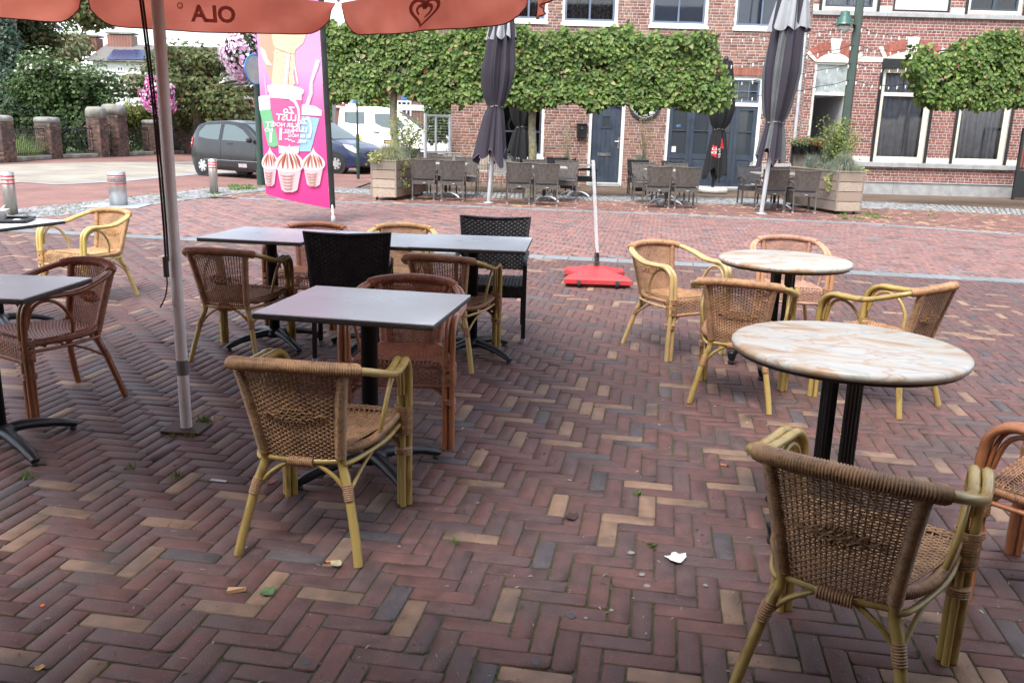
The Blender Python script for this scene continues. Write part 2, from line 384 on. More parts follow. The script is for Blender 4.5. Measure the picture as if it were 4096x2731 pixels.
# flush kerb bands of square grey stones
def kerb(name, fy, x0, x1, wd):
    root = sheet(name, [(x, fy(x) - .01) for x in np.linspace(x0, x1, 12)] + [(x, fy(x) + wd + .01) for x in np.linspace(x1, x0, 12)], -.0065, M_joint, kind='structure')
    x = x0
    while x < x1:
        a = math.atan2(fy(x + .15) - fy(x - .15), .3); L = .298 if fy is y1 else .5
        c = (x, fy(x) + wd / 2, 0.0)
        b = MB(); v = random.uniform(.85, 1.12); b.box((0, 0, -.02 + random.uniform(-.001, .001)), (L - .006, wd - .01, .045), 0, (v, v, v), bev=.004)
        b.build('kerb_stone', M_kerb, root, loc=c, rz=a); x += L * math.cos(a)
kerb('near_kerb', y1, -8.6, 8.5, .29); kerb('far_kerb', y2, -5.4, 11.0, .27)

# cobble strip
cp = smoothpath([(a, b, 0) for a, b in cobx], 8); nC = len(cp); cwid = np.interp(np.linspace(0, len(cobx) - 1, nC), range(len(cobx)), cobw)
cl = []; 
for i in range(nC):
    t = (cp[min(i + 1, nC - 1)] - cp[max(i - 1, 0)]).normalized(); cl.append((cp[i], Vector((-t.y, t.x, 0)), cwid[i]))
b = MB(); b.add([c + n * (s * w_ / 2) + Vector((0, 0, -.007)) for c, n, w_ in cl for s in (1, -1)], [(2 * i, 2 * i + 1, 2 * i + 3, 2 * i + 2) for i in range(nC - 1)])
cobs = b.build('cobble_strip', M_joint, kind='structure')
P = resample(cp, .105); VV = []; FF = []; CC = []
for i in range(1, len(P) - 1):
    t = (P[i + 1] - P[i - 1]).normalized(); nr = Vector((-t.y, t.x, 0)); wd = float(np.interp(i / len(P), np.linspace(0, 1, nC), cwid)); k = int(wd / .1)
    for j in range(k):
        c = P[i] + nr * ((j + .5 + random.uniform(-.08, .08)) / k - .5) * wd + t * random.uniform(-.012, .012)
        if abs(c.x) > .66 * c.y + 1.2: continue
        h = random.uniform(.0, .012); s_ = random.uniform(.038, .046); an = math.atan2(t.y, t.x) + random.uniform(-.15, .15); ca, sa = math.cos(an), math.sin(an); b0 = len(VV)
        for (q, z) in ((s_, -.03), (s_, h - .012), (s_ * .62, h)):
            for (sx, sy) in ((-1, -1), (1, -1), (1, 1), (-1, 1)):
                x_, y_ = sx * q * random.uniform(.93, 1.05), sy * q * random.uniform(.93, 1.05); VV.append((c.x + x_ * ca - y_ * sa, c.y + x_ * sa + y_ * ca, z))
        v = random.uniform(.15, .30); cc = (v * .98, v, v * 1.03)
        for r0 in (0, 4):
            for q in range(4): FF.append((b0 + r0 + q, b0 + r0 + (q + 1) % 4, b0 + r0 + 4 + (q + 1) % 4, b0 + r0 + 4 + q)); CC.append(cc)
        FF.append((b0 + 8, b0 + 9, b0 + 10, b0 + 11)); CC.append(cc)
obj('cobbles', npmesh('cobbles', VV, FF, M_cob, CC), cobs, kind='stuff')

# brick texture sheets for ground too far to tell the pieces apart
def brickmat(name, c1, c2, cm, sc, rot=0.0, rough=.85, bw=.21, rh=.07, ms=.008):
    m = bpy.data.materials.new(name); m.use_nodes = True; t = m.node_tree; bs = t.nodes['Principled BSDF']; bs.inputs['Roughness'].default_value = rough; bs.inputs['Specular IOR Level'].default_value = .3
    tc = _nd(t, 'ShaderNodeTexCoord'); mp = _nd(t, 'ShaderNodeMapping'); mp.inputs['Rotation'].default_value = (0, 0, rot); t.links.new(tc.outputs['Object'], mp.inputs[0])
    br = _nd(t, 'ShaderNodeTexBrick'); br.inputs['Color1'].default_value = (*c1, 1); br.inputs['Color2'].default_value = (*c2, 1); br.inputs['Mortar'].default_value = (*cm, 1)
    br.inputs['Scale'].default_value = sc; br.inputs['Brick Width'].default_value = bw; br.inputs['Row Height'].default_value = rh; br.inputs['Mortar Size'].default_value = ms
    t.links.new(mp.outputs[0], br.inputs[0])
    n = _nd(t, 'ShaderNodeTexNoise'); n.inputs['Scale'].default_value = .9; n.inputs['Detail'].default_value = 6; t.links.new(tc.outputs['Object'], n.inputs['Vector'])
    mr = _nd(t, 'ShaderNodeMapRange'); mr.inputs[1].default_value = .3; mr.inputs[2].default_value = .7; mr.inputs[3].default_value = .78; mr.inputs[4].default_value = 1.2; t.links.new(n.outputs[0], mr.inputs[0])
    hsv = _nd(t, 'ShaderNodeHueSaturation'); t.links.new(mr.outputs[0], hsv.inputs['Value']); t.links.new(br.outputs[0], hsv.inputs['Color']); t.links.new(hsv.outputs[0], bs.inputs['Base Color']); return m
M_street = brickmat('red street paving', (.26, .125, .105), (.21, .11, .10), (.16, .11, .09), 1, rot=.6)
M_beige = brickmat('beige lane paving', (.31, .28, .235), (.29, .262, .22), (.25, .225, .19), 1, rot=.3)
M_brown = brickmat('narrow brown paving', (.17, .115, .085), (.145, .10, .075), (.11, .09, .06), 1, bw=.2, rh=.052)
sheet('street', [(-60, 8), (-9.6, 10.6), (-8.2, 12.8), (-7.3, 15.3), (-6.6, 18.5), (-5.8, 20.4), (-4, 20.9), (-3.6, 60), (-60, 60)], -.003, M_street, kind='structure')
lane = [G(-260, 385), G(0, 379), G(150, 374), G(440, 371), G(700, 366), G(700, 392), G(445, 401), G(270, 417), G(130, 424), G(40, 418), G(-260, 440)]
sheet('lane', [(p.x, p.y) for p in lane], .002, M_beige, kind='structure')
kb = [G(-260, 440), G(40, 418), G(130, 424), G(270, 417), G(445, 401), G(600, 395)]
b = MB(); pts = []
for i, p in enumerate(kb):
    q = kb[min(i + 1, len(kb) - 1)] - kb[max(i - 1, 0)]; n_ = Vector((-q.y, q.x, 0)).normalized(); pts += [(p.x + n_.x * .15, p.y + n_.y * .15, .006), (p.x - n_.x * .15, p.y - n_.y * .15, .006)]
b.add(pts, [(2 * i, 2 * i + 1, 2 * i + 3, 2 * i + 2) for i in range(len(kb) - 1)]); b.build('lane_edge_stones', mat('grey band', (.27, .29, .33), var=.15, scale=3), kind='structure')
sheet('facade_footway', [(-3.9, 20.6), (10, 20.8), (14, 18.5), (30, 10), (30, 24.75), (-3.9, 24.75)], -.005, M_brown, kind='structure')
sheet('side_street', [(-3.6, 24.7), (-1.4, 24.7), (-1.4, 60), (-3.6, 60)], -.004, M_street, kind='structure')

# moss and grass in the joints of the near pavement
M_moss = mat('moss tufts', (1, 1, 1), rough=.9, var=0, attr=True, trans=.25)
ca, sa = math.cos(TH), math.sin(TH); VV = []; FF = []; CC = []
def tuft(x, y, s, n, c):
    for q in range(n):
        a = random.uniform(0, 6.28); l = s * random.uniform(.5, 1.1); ba = (x + random.gauss(0, s * .35), y + random.gauss(0, s * .35), -.006); wv = s * .13
        b0 = len(VV); dx, dy = math.cos(a) * l * .6, math.sin(a) * l * .6
        VV.extend([(ba[0] - wv * math.sin(a), ba[1] + wv * math.cos(a), ba[2]), (ba[0] + wv * math.sin(a), ba[1] - wv * math.cos(a), ba[2]), (ba[0] + dx, ba[1] + dy, ba[2] + l * .85)])
        FF.append((b0, b0 + 1, b0 + 2)); k = random.uniform(.7, 1.35); CC.append((c[0] * k, c[1] * k, c[2] * k))
def joint_pt(x, y):
    # snap a point to the nearest joint line of the herringbone
    u = ((x - OX) * ca + (y - OY) * sa) / W; v = (-(x - OX) * sa + (y - OY) * ca) / W
    if random.random() < .5: u = round(u)
    else: v = round(v)
    # keep only true joints
    fu, fv = u, v
    iu, iv = math.floor(u), math.floor(v)
    ph = lambda a_, b_: (a_ + b_ + 1) % 6      # cell class: 0..2 horizontal run, 3..5 vertical
    if abs(u - round(u)) < 1e-6:
        l, r_ = (ph(int(round(u)) - 1, iv), ph(int(round(u)), iv))
        if l in (0, 1) and r_ in (1, 2): return None
    else:
        bm_, tp = ph(iu, int(round(v)) - 1), ph(iu, int(round(v)))
        if bm_ in (3, 4, 5) and tp in (3, 4, 5) and tp == bm_ + 1: return None
    return OX + W * (u * ca - v * sa), OY + W * (u * sa + v * ca)
for i in range(30000):
    y = 1.9 + 8 * random.random() ** 1.6; x = random.uniform(-.62, .62) * (y + .5)
    nz = mnoise.noise((x * .9, y * .9, 3.1)) + .6 * mnoise.noise((x * 3.1, y * 3.1, 7.7))
    if random.random() > .42 + .9 * nz: continue
    p = joint_pt(x, y)
    if not p: continue
    tuft(p[0], p[1], random.uniform(.006, .012), 4, (.11, .17, .035) if random.random() < .75 else (.22, .19, .09))
obj('joint_moss', npmesh('joint_moss', VV, FF, M_moss, CC), kind='stuff', label='green moss and fine grass growing in the paving joints', cat='moss')
# ================================================================== TERRACE FURNITURE
def canemat(name, c, rough=.45):
    return mat(name, c, rough=rough, var=.2, scale=14, detail=3, spec=.45, col2=tuple(k * .55 for k in c), mixscale=55, mixlo=.5, mixhi=.72)
def poles(name, c, dark):
    return mat(name, c, rough=.32, var=.13, scale=9, spec=.5, coat=.15, col2=dark, mixscale=22, mixlo=.57, mixhi=.74, stretch=(1, 1, .35))
M_cane = canemat('cane base', (.41, .225, .115)); M_pole = poles('bamboo base', (.40, .285, .09), (.20, .13, .045))
CANE = {'tan': M_cane, 'brown': canemat('cane brown', (.35, .175, .092), .4), 'light': canemat('cane light', (.50, .30, .145)), 'red': canemat('cane redbrown', (.37, .155, .09), .38),
        'dark': canemat('cane weathered', (.34, .195, .10)), 'pink': canemat('cane pinkish', (.42, .235, .165)), 'mahogany': canemat('cane mahogany', (.32, .13, .078), .38)}
POLE = {'olive': M_pole, 'yellow': poles('bamboo yellow', (.58, .45, .15), (.38, .27, .08)), 'orange': poles('bamboo orange', (.42, .165, .075), (.26, .09, .045)), 'pale': poles('bamboo pale', (.56, .40, .18), (.36, .24, .1)),
        'peach': poles('bamboo peach', (.55, .29, .16), (.40, .18, .09)), 'rust': poles('bamboo rust', (.26, .095, .042), (.15, .05, .025))}

def weave(mb, S, nu, nv, r, amp, stake_r, flat=.62):
    """S(u,v)->(point, normal). stakes run along v, weavers along u and pass over and under them"""
    e = 1e-3
    for i in range(nu + 1):
        u = i / nu; pts = []
        for j in range(0, nv * 1 + 1, 2):
            p, n = S(u, j / nv); pts.append(p)
        mb.tube(pts, stake_r, 4, caps=False)
    for j in range(nv):
        v = (j + .5) / nv; pts = []
        for i in range(2 * nu + 1):
            p, n = S(i / (2 * nu), v); k = i // 2
            s = 0 if i % 2 else (1 if (k + j) % 2 else -1)
            pts.append(p + n * amp * s)
        _, n0 = S(.5, v)
        mb.tube(pts, r, 5, caps=False, flat=flat, up=n0)
def ribbed(mb, path, r, pitch=.0078, n=9, amp=.17):
    P = resample(smoothpath(path, 4), pitch / 4); w_ = (-amp, .0, .05, .0); R = [r * (1 + w_[i % 4]) * random.uniform(.99, 1.01) for i in range(len(P))]
    mb.tube(P, R, n, caps=True)
def bamboo(mb, path, r, n=8, node=.19, off=0.0):
    P = resample(path, .02); L = 0; R = []
    for i, p in enumerate(P):
        if i: L += (P[i] - P[i - 1]).length
        k = ((L + off) % node); R.append(r * (1.09 if k < .011 else 1.0))
    mb.tube(P, R, n)

def make_chair():
    t = thing('rattan_armchair', 'x', 'chair')
    back_low, back_top = .405, .745
    def post(s, z):     # back post centre line
        k = (z - .36) / .385; return Vector((s * (.138 + .044 * max(0, k) ** 1.3), -.205 - .085 * k, z))
    for s in (-1, 1):
        m = MB(); P = [Vector((s * .222, -.285, 0)), Vector((s * .205, -.262, .10)), Vector((s * .168, -.225, .27)), Vector((s * .143, -.205, .355)), post(s, .42)]
        bamboo(m, smoothpath(P, 5), .0165, off=.05 * s); leg = m.build('rear_leg', M_pole, t, True)
        m = MB(); ribbed(m, [Vector((s * .177, -.236, .232)), Vector((s * .163, -.220, .29))], .0195, .0078); m.build('binding', M_cane, leg, True)
        # back post, wrapped
        m = MB(); ribbed(m, [post(s, z) for z in np.linspace(.395, .752, 12)], .0205); m.build('back_post', M_cane, t, True)
        # arm: three poles that bend down into the front leg
        arm = MB()
        def ap(dx, lift=0.0, dz=0.0):
            return smoothpath([Vector((s * (.243 + dx), .222, 0)), Vector((s * (.243 + dx), .225, .30)), Vector((s * (.245 + dx), .222, .54)), Vector((s * (.248 + dx), .205, .625 + dz)), Vector((s * (.254 + dx), .150, .668 + dz)),
                               Vector((s * (.264 + dx * 1.0), .07, .668 + dz)), Vector((s * (.272 + dx * .9), -.04, .672 + dz)), Vector((s * (.268 + dx * .7), -.14, .702 + dz)), Vector((s * (.238 + dx * .5), -.232, .735 + dz)), Vector((s * .186, -.288 + dx * .3, .754 + dz))], 6)
        bamboo(arm, ap(.018), .0152, off=.03); bamboo(arm, ap(-.014), .0152, off=.11); arm.build('arm', M_pole, t, True)
        m = MB(); bamboo(m, [Vector((s * .245, .197, 0)), Vector((s * .245, .197, .40))], .0115); m.build('front_leg_pole', M_pole, t, True)
        m = MB(); m.tube(smoothpath([(s * .246, .205, .50), (s * .247, .188, .60), (s * .250, .155, .648), (s * .258, .07, .655), (s * .266, -.02, .662), (s * .262, -.10, .685)], 5), .0075, 6); m.build('thin_arm_pole', M_pole, t, True)
        # loop under the arm
        m = MB(); m.tube(smoothpath([(s * .232, .196, .50), (s * .238, .165, .605), (s * .245, .10, .640), (s * .246, .03, .605), (s * .240, -.02, .52), (s * .225, -.03, .435)], 6), .0095, 7); m.build('arm_loop', M_pole, t, True)
        # bindings on the front leg
        m = MB()
        for z0, z1 in ((.335, .40), (.415, .448)):
            ring = []
            k = int((z1 - z0) / .0072)
            for q in range(k + 1):
                z = z0 + (z1 - z0) * q / k; rr_ = [Vector((s * (.2445 + .0375 * math.cos(a) * (1 if abs(math.cos(a)) < .75 else .92)), .212 + .031 * math.sin(a), z + .003 * math.sin(a + q))) for a in np.linspace(0, 2 * PI, 14)[:-1]]
                m.tube(rr_, .0042, 4, closed=True)
        m.build('binding', M_cane, t)
        # side rail of the seat, wrapped
        m = MB(); ribbed(m, smoothpath([(s * .224, .195, .418), (s * .222, .08, .412), (s * .208, -.06, .408), (s * .172, -.155, .41), (s * .137, -.205, .42)], 5), .0175); m.build('seat_rail', M_cane, t, True)
        m = MB(); m.tube(smoothpath([(s * .234, .19, .375), (s * .228, .02, .372), (s * .18, -.17, .37), (s * .15, -.21, .365)], 4), .0095, 7); m.build('stretcher', M_pole, t, True)
        m = MB(); m.tube(smoothpath([(s * .165, -.218, .255), (s * .115, -.218, .318), (s * .045, -.216, .366)], 4), .0085, 7)
        m.tube(smoothpath([(s * .17, -.21, .258), (s * .185, -.12, .318), (s * .205, -.02, .366)], 4), .0075, 6); m.build('brace', M_pole, t, True)
        m = MB(); ribbed(m, smoothpath([(s * .232, .212, .255), (s * .215, .215, .288), (s * .175, .217, .322), (s * .13, .218, .33)], 5), .0105, .0085); m.build('front_bracket', M_cane, t, True)
        m = MB(); ribbed(m, [(s * .244, .212, .235), (s * .244, .212, .268)], .034, .008, n=12); m.build('binding', M_cane, t)
    # top rail, wrapped
    m = MB(); ribbed(m, smoothpath([(-.222, -.255, .744), (-.188, -.287, .754), (-.10, -.318, .764), (0, -.328, .768), (.10, -.318, .764), (.188, -.287, .754), (.222, -.255, .744)], 8), .0255, n=10); m.build('top_rail', M_cane, t, True)
    # back rail under the back
    m = MB(); m.tube(smoothpath([(-.14, -.205, .375), (0, -.222, .372), (.14, -.205, .375)], 6), .0125, 8); rail = m.build('back_rail', M_pole, t, True)
    m = MB(); ribbed(m, [(-.045, -.222, .371), (.045, -.222, .371)], .0225, .0078, amp=.17); m.build('binding', M_cane, rail, True)
    # woven back
    def SB(u, v):
        z = back_low - .02 + (back_top - back_low + .035) * v; k = (z - .36) / .385
        hw = .138 + .044 * max(0, k) ** 1.3; x = (2 * u - 1) * hw; bow = -.030 * (1 - (2 * u - 1) ** 2) * (.4 + .6 * v)
        p = Vector((x, -.205 - .085 * k + bow, z)); n = Vector((-(2 * u - 1) * .25, -1, -.2)).normalized(); return p, n
    m = MB(); weave(m, SB, 22, 42, .0032, .0030, .0030, flat=.75); bk = m.build('back_weave', M_cane, t, True)
    m = MB()       # raised diamond ornament in the middle of the back
    for j, wd in enumerate((.05, .10, .16, .10, .05)):
        v = .50 + (j - 2) * .032
        pts = []
        for i in range(13):
            p, n = SB(.5 + (i / 12 - .5) * wd / .36 * 1.6, v + (.012 if i % 2 else -.012)); pts.append(p + n * .008)
        m.tube(pts, .0042, 4); m.tube([p + Vector((0, .016, 0)) for p in pts], .0042, 4)
    m.build('ornament', M_cane, bk)
    # woven seat with rolled front edge
    def SS(u, v):
        if v < .8:
            k = v / .8; y = -.205 + .40 * k; hw = .135 + .09 * math.sin(min(1, k * 1.15) * PI / 2); x = (2 * u - 1) * hw
            sag = -.014 * (1 - (2 * u - 1) ** 2) * math.sin(k * PI); z = .424 + sag + .012 * k + .012 * (1 - abs(2 * u - 1) ** 4) * (k > .9)
            return Vector((x, y, z)), Vector((0, -.05, 1)).normalized()
        k = (v - .8) / .2; a = min(1, k * 3) * PI / 2; x = (2 * u - 1) * .222
        y = .195 + .026 * math.sin(a); z = .436 - .024 * (1 - math.cos(a)) - max(0, k - .33) * .115
        return Vector((x, y, z)), Vector((0, math.sin(a), math.cos(a) + .01)).normalized()
    m = MB(); weave(m, SS, 22, 58, .0036, .0030, .0030, flat=.75); m.build('seat', M_cane, t, True)
    m = MB(); ribbed(m, [(-.222, .219, .328), (.222, .219, .328)], .0125, .0085); m.build('front_rail', M_cane, t, True)
    m = MB(); m.tube([(-.20, .10, .385), (.20, .10, .385)], .009, 6); m.tube([(-.17, -.10, .385), (.17, -.10, .385)], .009, 6); m.build('cross_bar', M_pole, t, True)
    return t
chair0 = make_chair()
CH_MAP = lambda c, p: {M_cane.name: CANE[c], M_pole.name: POLE[p]}
# x, y, facing (radians: direction of the chair front, 0 = +Y, positive turns left), cane, poles, label
def face(dx, dy): return math.atan2(-dx, dy)
chairs = [
 ((-.696, 3.045), face(.135, 1.0), 'dark', 'olive', 'tan woven bamboo armchair with olive legs, back turned, pulled up to the lone square table'),
 ((.985, 2.195), face(.555, .83), 'dark', 'olive', 'large tan woven bamboo armchair in the bottom right corner, back turned to the viewer'),
 ((1.345, 4.89), face(.37, .93), 'tan', 'olive', 'bamboo armchair with its back turned, half hidden by the nearer marbled round table'),
 ((2.14, 4.88), face(-.62, .78), 'tan', 'olive', 'bamboo armchair seen from the side, right of the two marbled round tables, facing left'),
 ((1.16, 5.95), face(.50, -.86), 'tan', 'pale', 'bamboo armchair with pale arms at the left of the farther marbled round table'),
 ((2.10, 6.46), face(-.15, -1), 'pink', 'peach', 'pinkish bamboo armchair behind the farther marbled round table, facing the viewer'),
 ((-1.805, 5.565), face(.12, 1), 'brown', 'olive', 'dark brown woven armchair with olive legs, left end of the row of three tables'),
 ((-1.58, 6.50), face(-.05, -1), 'red', 'rust', 'reddish brown armchair behind the left table of the row of three'),
 ((-.89, 6.60), face(.02, -1), 'light', 'yellow', 'light yellow bamboo armchair behind the middle table of the row of three'),
 ((-.40, 5.526), face(.22, .97), 'brown', 'olive', 'brown woven armchair with olive legs at the right table of the row of three'),
 ((-.535, 4.115), face(-.02, -1), 'red', 'orange', 'orange brown bamboo armchair behind the lone square table, facing the viewer'),
 ((-3.62, 7.18), face(-.38, -.92), 'light', 'yellow', 'light yellow bamboo armchair at the table with the tray, far left'),
 ((-2.50, 4.416), face(-.52, -.855), 'mahogany', 'rust', 'dark red brown armchair at the left edge, beside the white parasol pole'),
 ((1.885, 2.62), face(-.68, .73), 'brown', 'orange', 'orange brown armchair cut off by the right edge of the picture'),
]
first = True
for (xy, rz, c, p, lab) in chairs:
    o = chair0 if first else copy_tree(chair0); first = False
    o.location = (xy[0], xy[1], 0.001); o.rotation_euler = (0, 0, rz); o.scale = (1, 1.06, .945); tag(o, lab, 'chair', 'rattan armchairs on the terrace')
    recolour(o, CH_MAP(c, p))

# ---- woven plastic chairs: two black ones on the terrace, grey ones across the street (same build)
M_wick = mat('woven strip', (.012, .012, .015), rough=.42, var=.25, scale=20, spec=.5); M_cap = mat('metal foot cap', (.55, .55, .56), rough=.35, metal=.7, var=.1)
M_gwick = mat('woven strip grey', (.105, .092, .082), rough=.6, var=.25, scale=20, spec=.35)
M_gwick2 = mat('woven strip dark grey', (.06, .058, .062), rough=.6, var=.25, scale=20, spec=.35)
M_cush = mat('grey seat cushion', (.10, .10, .105), rough=.9, var=.15, scale=25)
def strip_weave(mb, S, nu, nv, wdt, amp):
    for i in range(nu):
        u = (i + .5) / nu; pts = [S(u, j / nv) for j in range(nv + 1)]
        mb.tube([p + n * amp * (1 if (i + j) % 2 else -1) * .6 for j, (p, n) in enumerate(pts)], wdt, 4, caps=False, flat=.22, up=pts[0][1])
    for j in range(nv):
        v = (j + .5) / nv; pts = []
        for i in range(nu + 1):
            p, n = S(i / nu, v); pts.append(p + n * amp * (1 if (i + j) % 2 else -1))
        mb.tube(pts, wdt, 4, caps=False, flat=.25, up=S(.5, v)[1])
def make_wicker():
    t = thing('wicker_chair', 'x', 'chair'); hw = .235
    for s in (-1, 1):
        m = MB(); m.tube([(s * .225, -.25, .035), (s * .225, -.22, .42)], .020, 4); m.build('rear_leg', M_wick, t)
        m = MB(); m.tube([(s * .225, -.252, 0), (s * .225, -.25, .036)], .0215, 8); m.build('foot_cap', M_cap, t)
        m = MB(); m.tube([(s * .245, .23, .035), (s * .245, .235, .62)], .021, 4); m.build('front_leg', M_wick, t)
        m = MB(); m.tube([(s * .245, .23, 0), (s * .245, .23, .036)], .0225, 8); m.build('foot_cap', M_cap, t)
        m = MB(); m.tube(smoothpath([(s * .245, .255, .60), (s * .247, .235, .635), (s * .25, .10, .648), (s * .255, -.10, .64), (s * .24, -.25, .60)], 4), .024, 6, flat=.7); m.build('armrest', M_wick, t)
    def SBk(u, v):
        z = .485 + .395 * v; y = -.228 - .068 * v - .018 * math.sin(u * PI); x = (2 * u - 1) * (hw + .028 * v ** 2); z += .018 * v * (2 * u - 1) ** 2; return Vector((x, y, z)), Vector((0, -1, -.15)).normalized()
    m = MB(); strip_weave(m, SBk, 22, 26, .0136, .0034); bk = m.build('backrest', M_wick, t)
    m = MB(); m.tube([Vector((-hw, -.22, .40)), SBk(0, 0)[0], SBk(0, .5)[0], SBk(0, 1)[0]] + [SBk(u, 1.0)[0] for u in (.25, .5, .75)] + [SBk(1, 1)[0], SBk(1, .5)[0], SBk(1, 0)[0], Vector((hw, -.22, .40))], .0125, 6); m.build('back_frame', M_wick, bk)
    def SSt(u, v):
        y = -.22 + .46 * v; x = (2 * u - 1) * hw; return Vector((x, y, .438 - .01 * math.sin(u * PI) * math.sin(v * PI))), Vector((0, 0, 1))
    m = MB(); strip_weave(m, SSt, 18, 18, .0165, .0034); m.build('seat', M_wick, t)
    m = MB()
    for (a, b_) in (((-hw, -.225), (hw, -.225)), ((-hw - .01, -.22), (-hw - .01, .24)), ((hw + .01, -.22), (hw + .01, .24)), ((-hw, .245), (hw, .245))):
        def SA(u, v, a=a, b_=b_): 
            p = Vector((a[0] + (b_[0] - a[0]) * u, a[1] + (b_[1] - a[1]) * u, .35 + .085 * v)); n = Vector((b_[1] - a[1], -(b_[0] - a[0]), 0)).normalized(); return p, n
        strip_weave(m, SA, 16, 5, .0125, .003)
    m.build('seat_apron', M_wick, t)
    return t
wick0 = make_wicker()
bl = [((-1.07, 5.60), face(-.10, 1), 'black woven chair with its back turned amid the row of three tables'), ((-.16, 6.25), face(-.03, -1), 'black woven chair with open arms behind the right table of the row of three')]
for i, (xy, rz, lab) in enumerate(bl):
    o = wick0 if i == 0 else copy_tree(wick0); o.location = (xy[0], xy[1], .001); o.rotation_euler = (0, 0, rz); o.scale = (1, 1, .95); tag(o, lab, 'chair', 'black woven chairs')

# ---- square bistro tables
M_top = mat('worn grey table top with sky sheen', (.74, .78, .81), rough=.32, var=.05, scale=2.2, spec=.8, col2=(.62, .65, .65), mixscale=3, mixlo=.40, mixhi=.75)  # base colour paled to stand in for the sky reflected in the grey laminate
M_edge = mat('dark table edge', (.045, .04, .038), rough=.6, var=.3, scale=30)
M_blk = mat('black powder coated metal', (.012, .013, .017), rough=.38, var=.15, scale=8, spec=.5)
def square_table(label, c, rz, wx, wy, h=.77, foot_rz=.3):
    t = thing('square_table', label, 'table', (c[0], c[1], 0.001), rz, 'square bistro tables')
    m = MB(); m.box((0, 0, h - .004), (wx - .004, wy - .004, .006), bev=.002); m.build('table_top', M_top, t)
    m = MB(); m.box((0, 0, h - .0165), (wx, wy, .020), bev=.005); m.build('top_edge', M_edge, t)
    m = MB(); m.lathe([(.036, .085), (.036, h - .05), (.15, h - .045), (.15, h - .0275)], n=20); m.build('column', M_blk, t, True)
    hub = MB(); hub.lathe([(.055, .055), (.075, .07), (.07, .095), (.04, .115)], n=20); hb = hub.build('base_hub', M_blk, t, True)
    for k in range(4):
        a = foot_rz + k * PI / 2 + PI / 4; u = Vector((math.cos(a), math.sin(a), 0)); m = MB()
        m.tube(smoothpath([u * .03 + Vector((0, 0, .085)), u * .12 + Vector((0, 0, .083)), u * .24 + Vector((0, 0, .062)), u * .33 + Vector((0, 0, .034)), u * .352 + Vector((0, 0, .022))], 4), [.034] * 4 + [.031] * 4 + [.027] * 4 + [.022] * 4 + [.018], 8, flat=.75, up=(0, 0, 1))
        ft = m.build('base_foot', M_blk, t, True)
        m = MB(); m.lathe([(.016, 0), (.018, .008), (.012, .02)], (u.x * .335, u.y * .335, 0), 12); m.build('foot_pad', M_edge, ft)
    return t
square_table('lone square table with dark grey top between two armchairs in the foreground', (-.612, 3.555), -.175, .746, .64, foot_rz=.02)
square_table('left table of the row of three with dark grey top', (-1.656, 5.80), -.16, .708, .69, foot_rz=.1)
square_table('middle table of the row of three, behind the black chair', (-.949, 5.735), -.13, .70, .69, h=.766, foot_rz=.5)
square_table('right table of the row of three with greenish grey worn top', (-.274, 5.67), -.075, .746, .71, foot_rz=.15)
square_table('square table cut off by the left edge with a dark red brown armchair at it', (-2.37, 3.737), -.06, .73, .54, foot_rz=.2)
square_table('square table at far left carrying a black tray', (-3.71, 6.02), -.25, .70, .68, foot_rz=.2)

# ---- marbled round tables
def marble():
    m = bpy.data.materials.new('cream marbled laminate'); m.use_nodes = True; t = m.node_tree; b = t.nodes['Principled BSDF']; b.inputs['Roughness'].default_value = .33; b.inputs['Specular IOR Level'].default_value = .5
    tc = _nd(t, 'ShaderNodeTexCoord'); mp = _nd(t, 'ShaderNodeMapping'); mp.inputs['Scale'].default_value = (1, 2.2, 1); mp.inputs['Rotation'].default_value = (0, 0, .5); t.links.new(tc.outputs['Object'], mp.inputs[0])
    n = _nd(t, 'ShaderNodeTexNoise'); n.inputs['Scale'].default_value = 3.2; n.inputs['Detail'].default_value = 7; n.inputs['Distortion'].default_value = .9; t.links.new(mp.outputs[0], n.inputs['Vector'])
    r = _nd(t, 'ShaderNodeValToRGB'); e = r.color_ramp.elements; e[0].position = .32; e[0].color = (.33, .20, .12, 1); e[1].position = .62; e[1].color = (.45, .435, .405, 1)
    for ps, c in ((.42, (.42, .34, .26, 1)), (.47, (.48, .455, .41, 1)), (.52, (.36, .365, .35, 1)), (.56, (.49, .47, .43, 1))): q = e.new(ps); q.color = c
    t.links.new(n.outputs[0], r.inputs[0])
    v = _nd(t, 'ShaderNodeTexVoronoi', feature='DISTANCE_TO_EDGE'); v.inputs['Scale'].default_value = 3.1
    n2 = _nd(t, 'ShaderNodeTexNoise'); n2.inputs['Scale'].default_value = 4; n2.inputs['Detail'].default_value = 6; t.links.new(mp.outputs[0], n2.inputs['Vector'])
    ma = _nd(t, 'ShaderNodeMix', data_type='RGBA'); ma.inputs[0].default_value = .35; t.links.new(mp.outputs[0], ma.inputs[6]); t.links.new(n2.outputs['Color'], ma.inputs[7]); t.links.new(ma.outputs[2], v.inputs['Vector'])
    mr = _nd(t, 'ShaderNodeMapRange'); mr.inputs[1].default_value = .0; mr.inputs[2].default_value = .035; mr.inputs[3].default_value = 1.3; mr.inputs[4].default_value = 0; t.links.new(v.outputs[0], mr.inputs[0])
    mm = _nd(t, 'ShaderNodeMath', operation='MULTIPLY'); t.links.new(mr.outputs[0], mm.inputs[0]); t.links.new(n2.outputs[0], mm.inputs[1])
    mx = _nd(t, 'ShaderNodeMix', data_type='RGBA'); t.links.new(mm.outputs[0], mx.inputs[0]); t.links.new(r.outputs[0], mx.inputs[6]); mx.inputs[7].default_value = (.36, .20, .11, 1); t.links.new(mx.outputs[2], b.inputs['Base Color']); return m
M_marble = marble(); M_iron = mat('black cast iron', (.010, .010, .012), rough=.35, var=.2, scale=12, spec=.5)
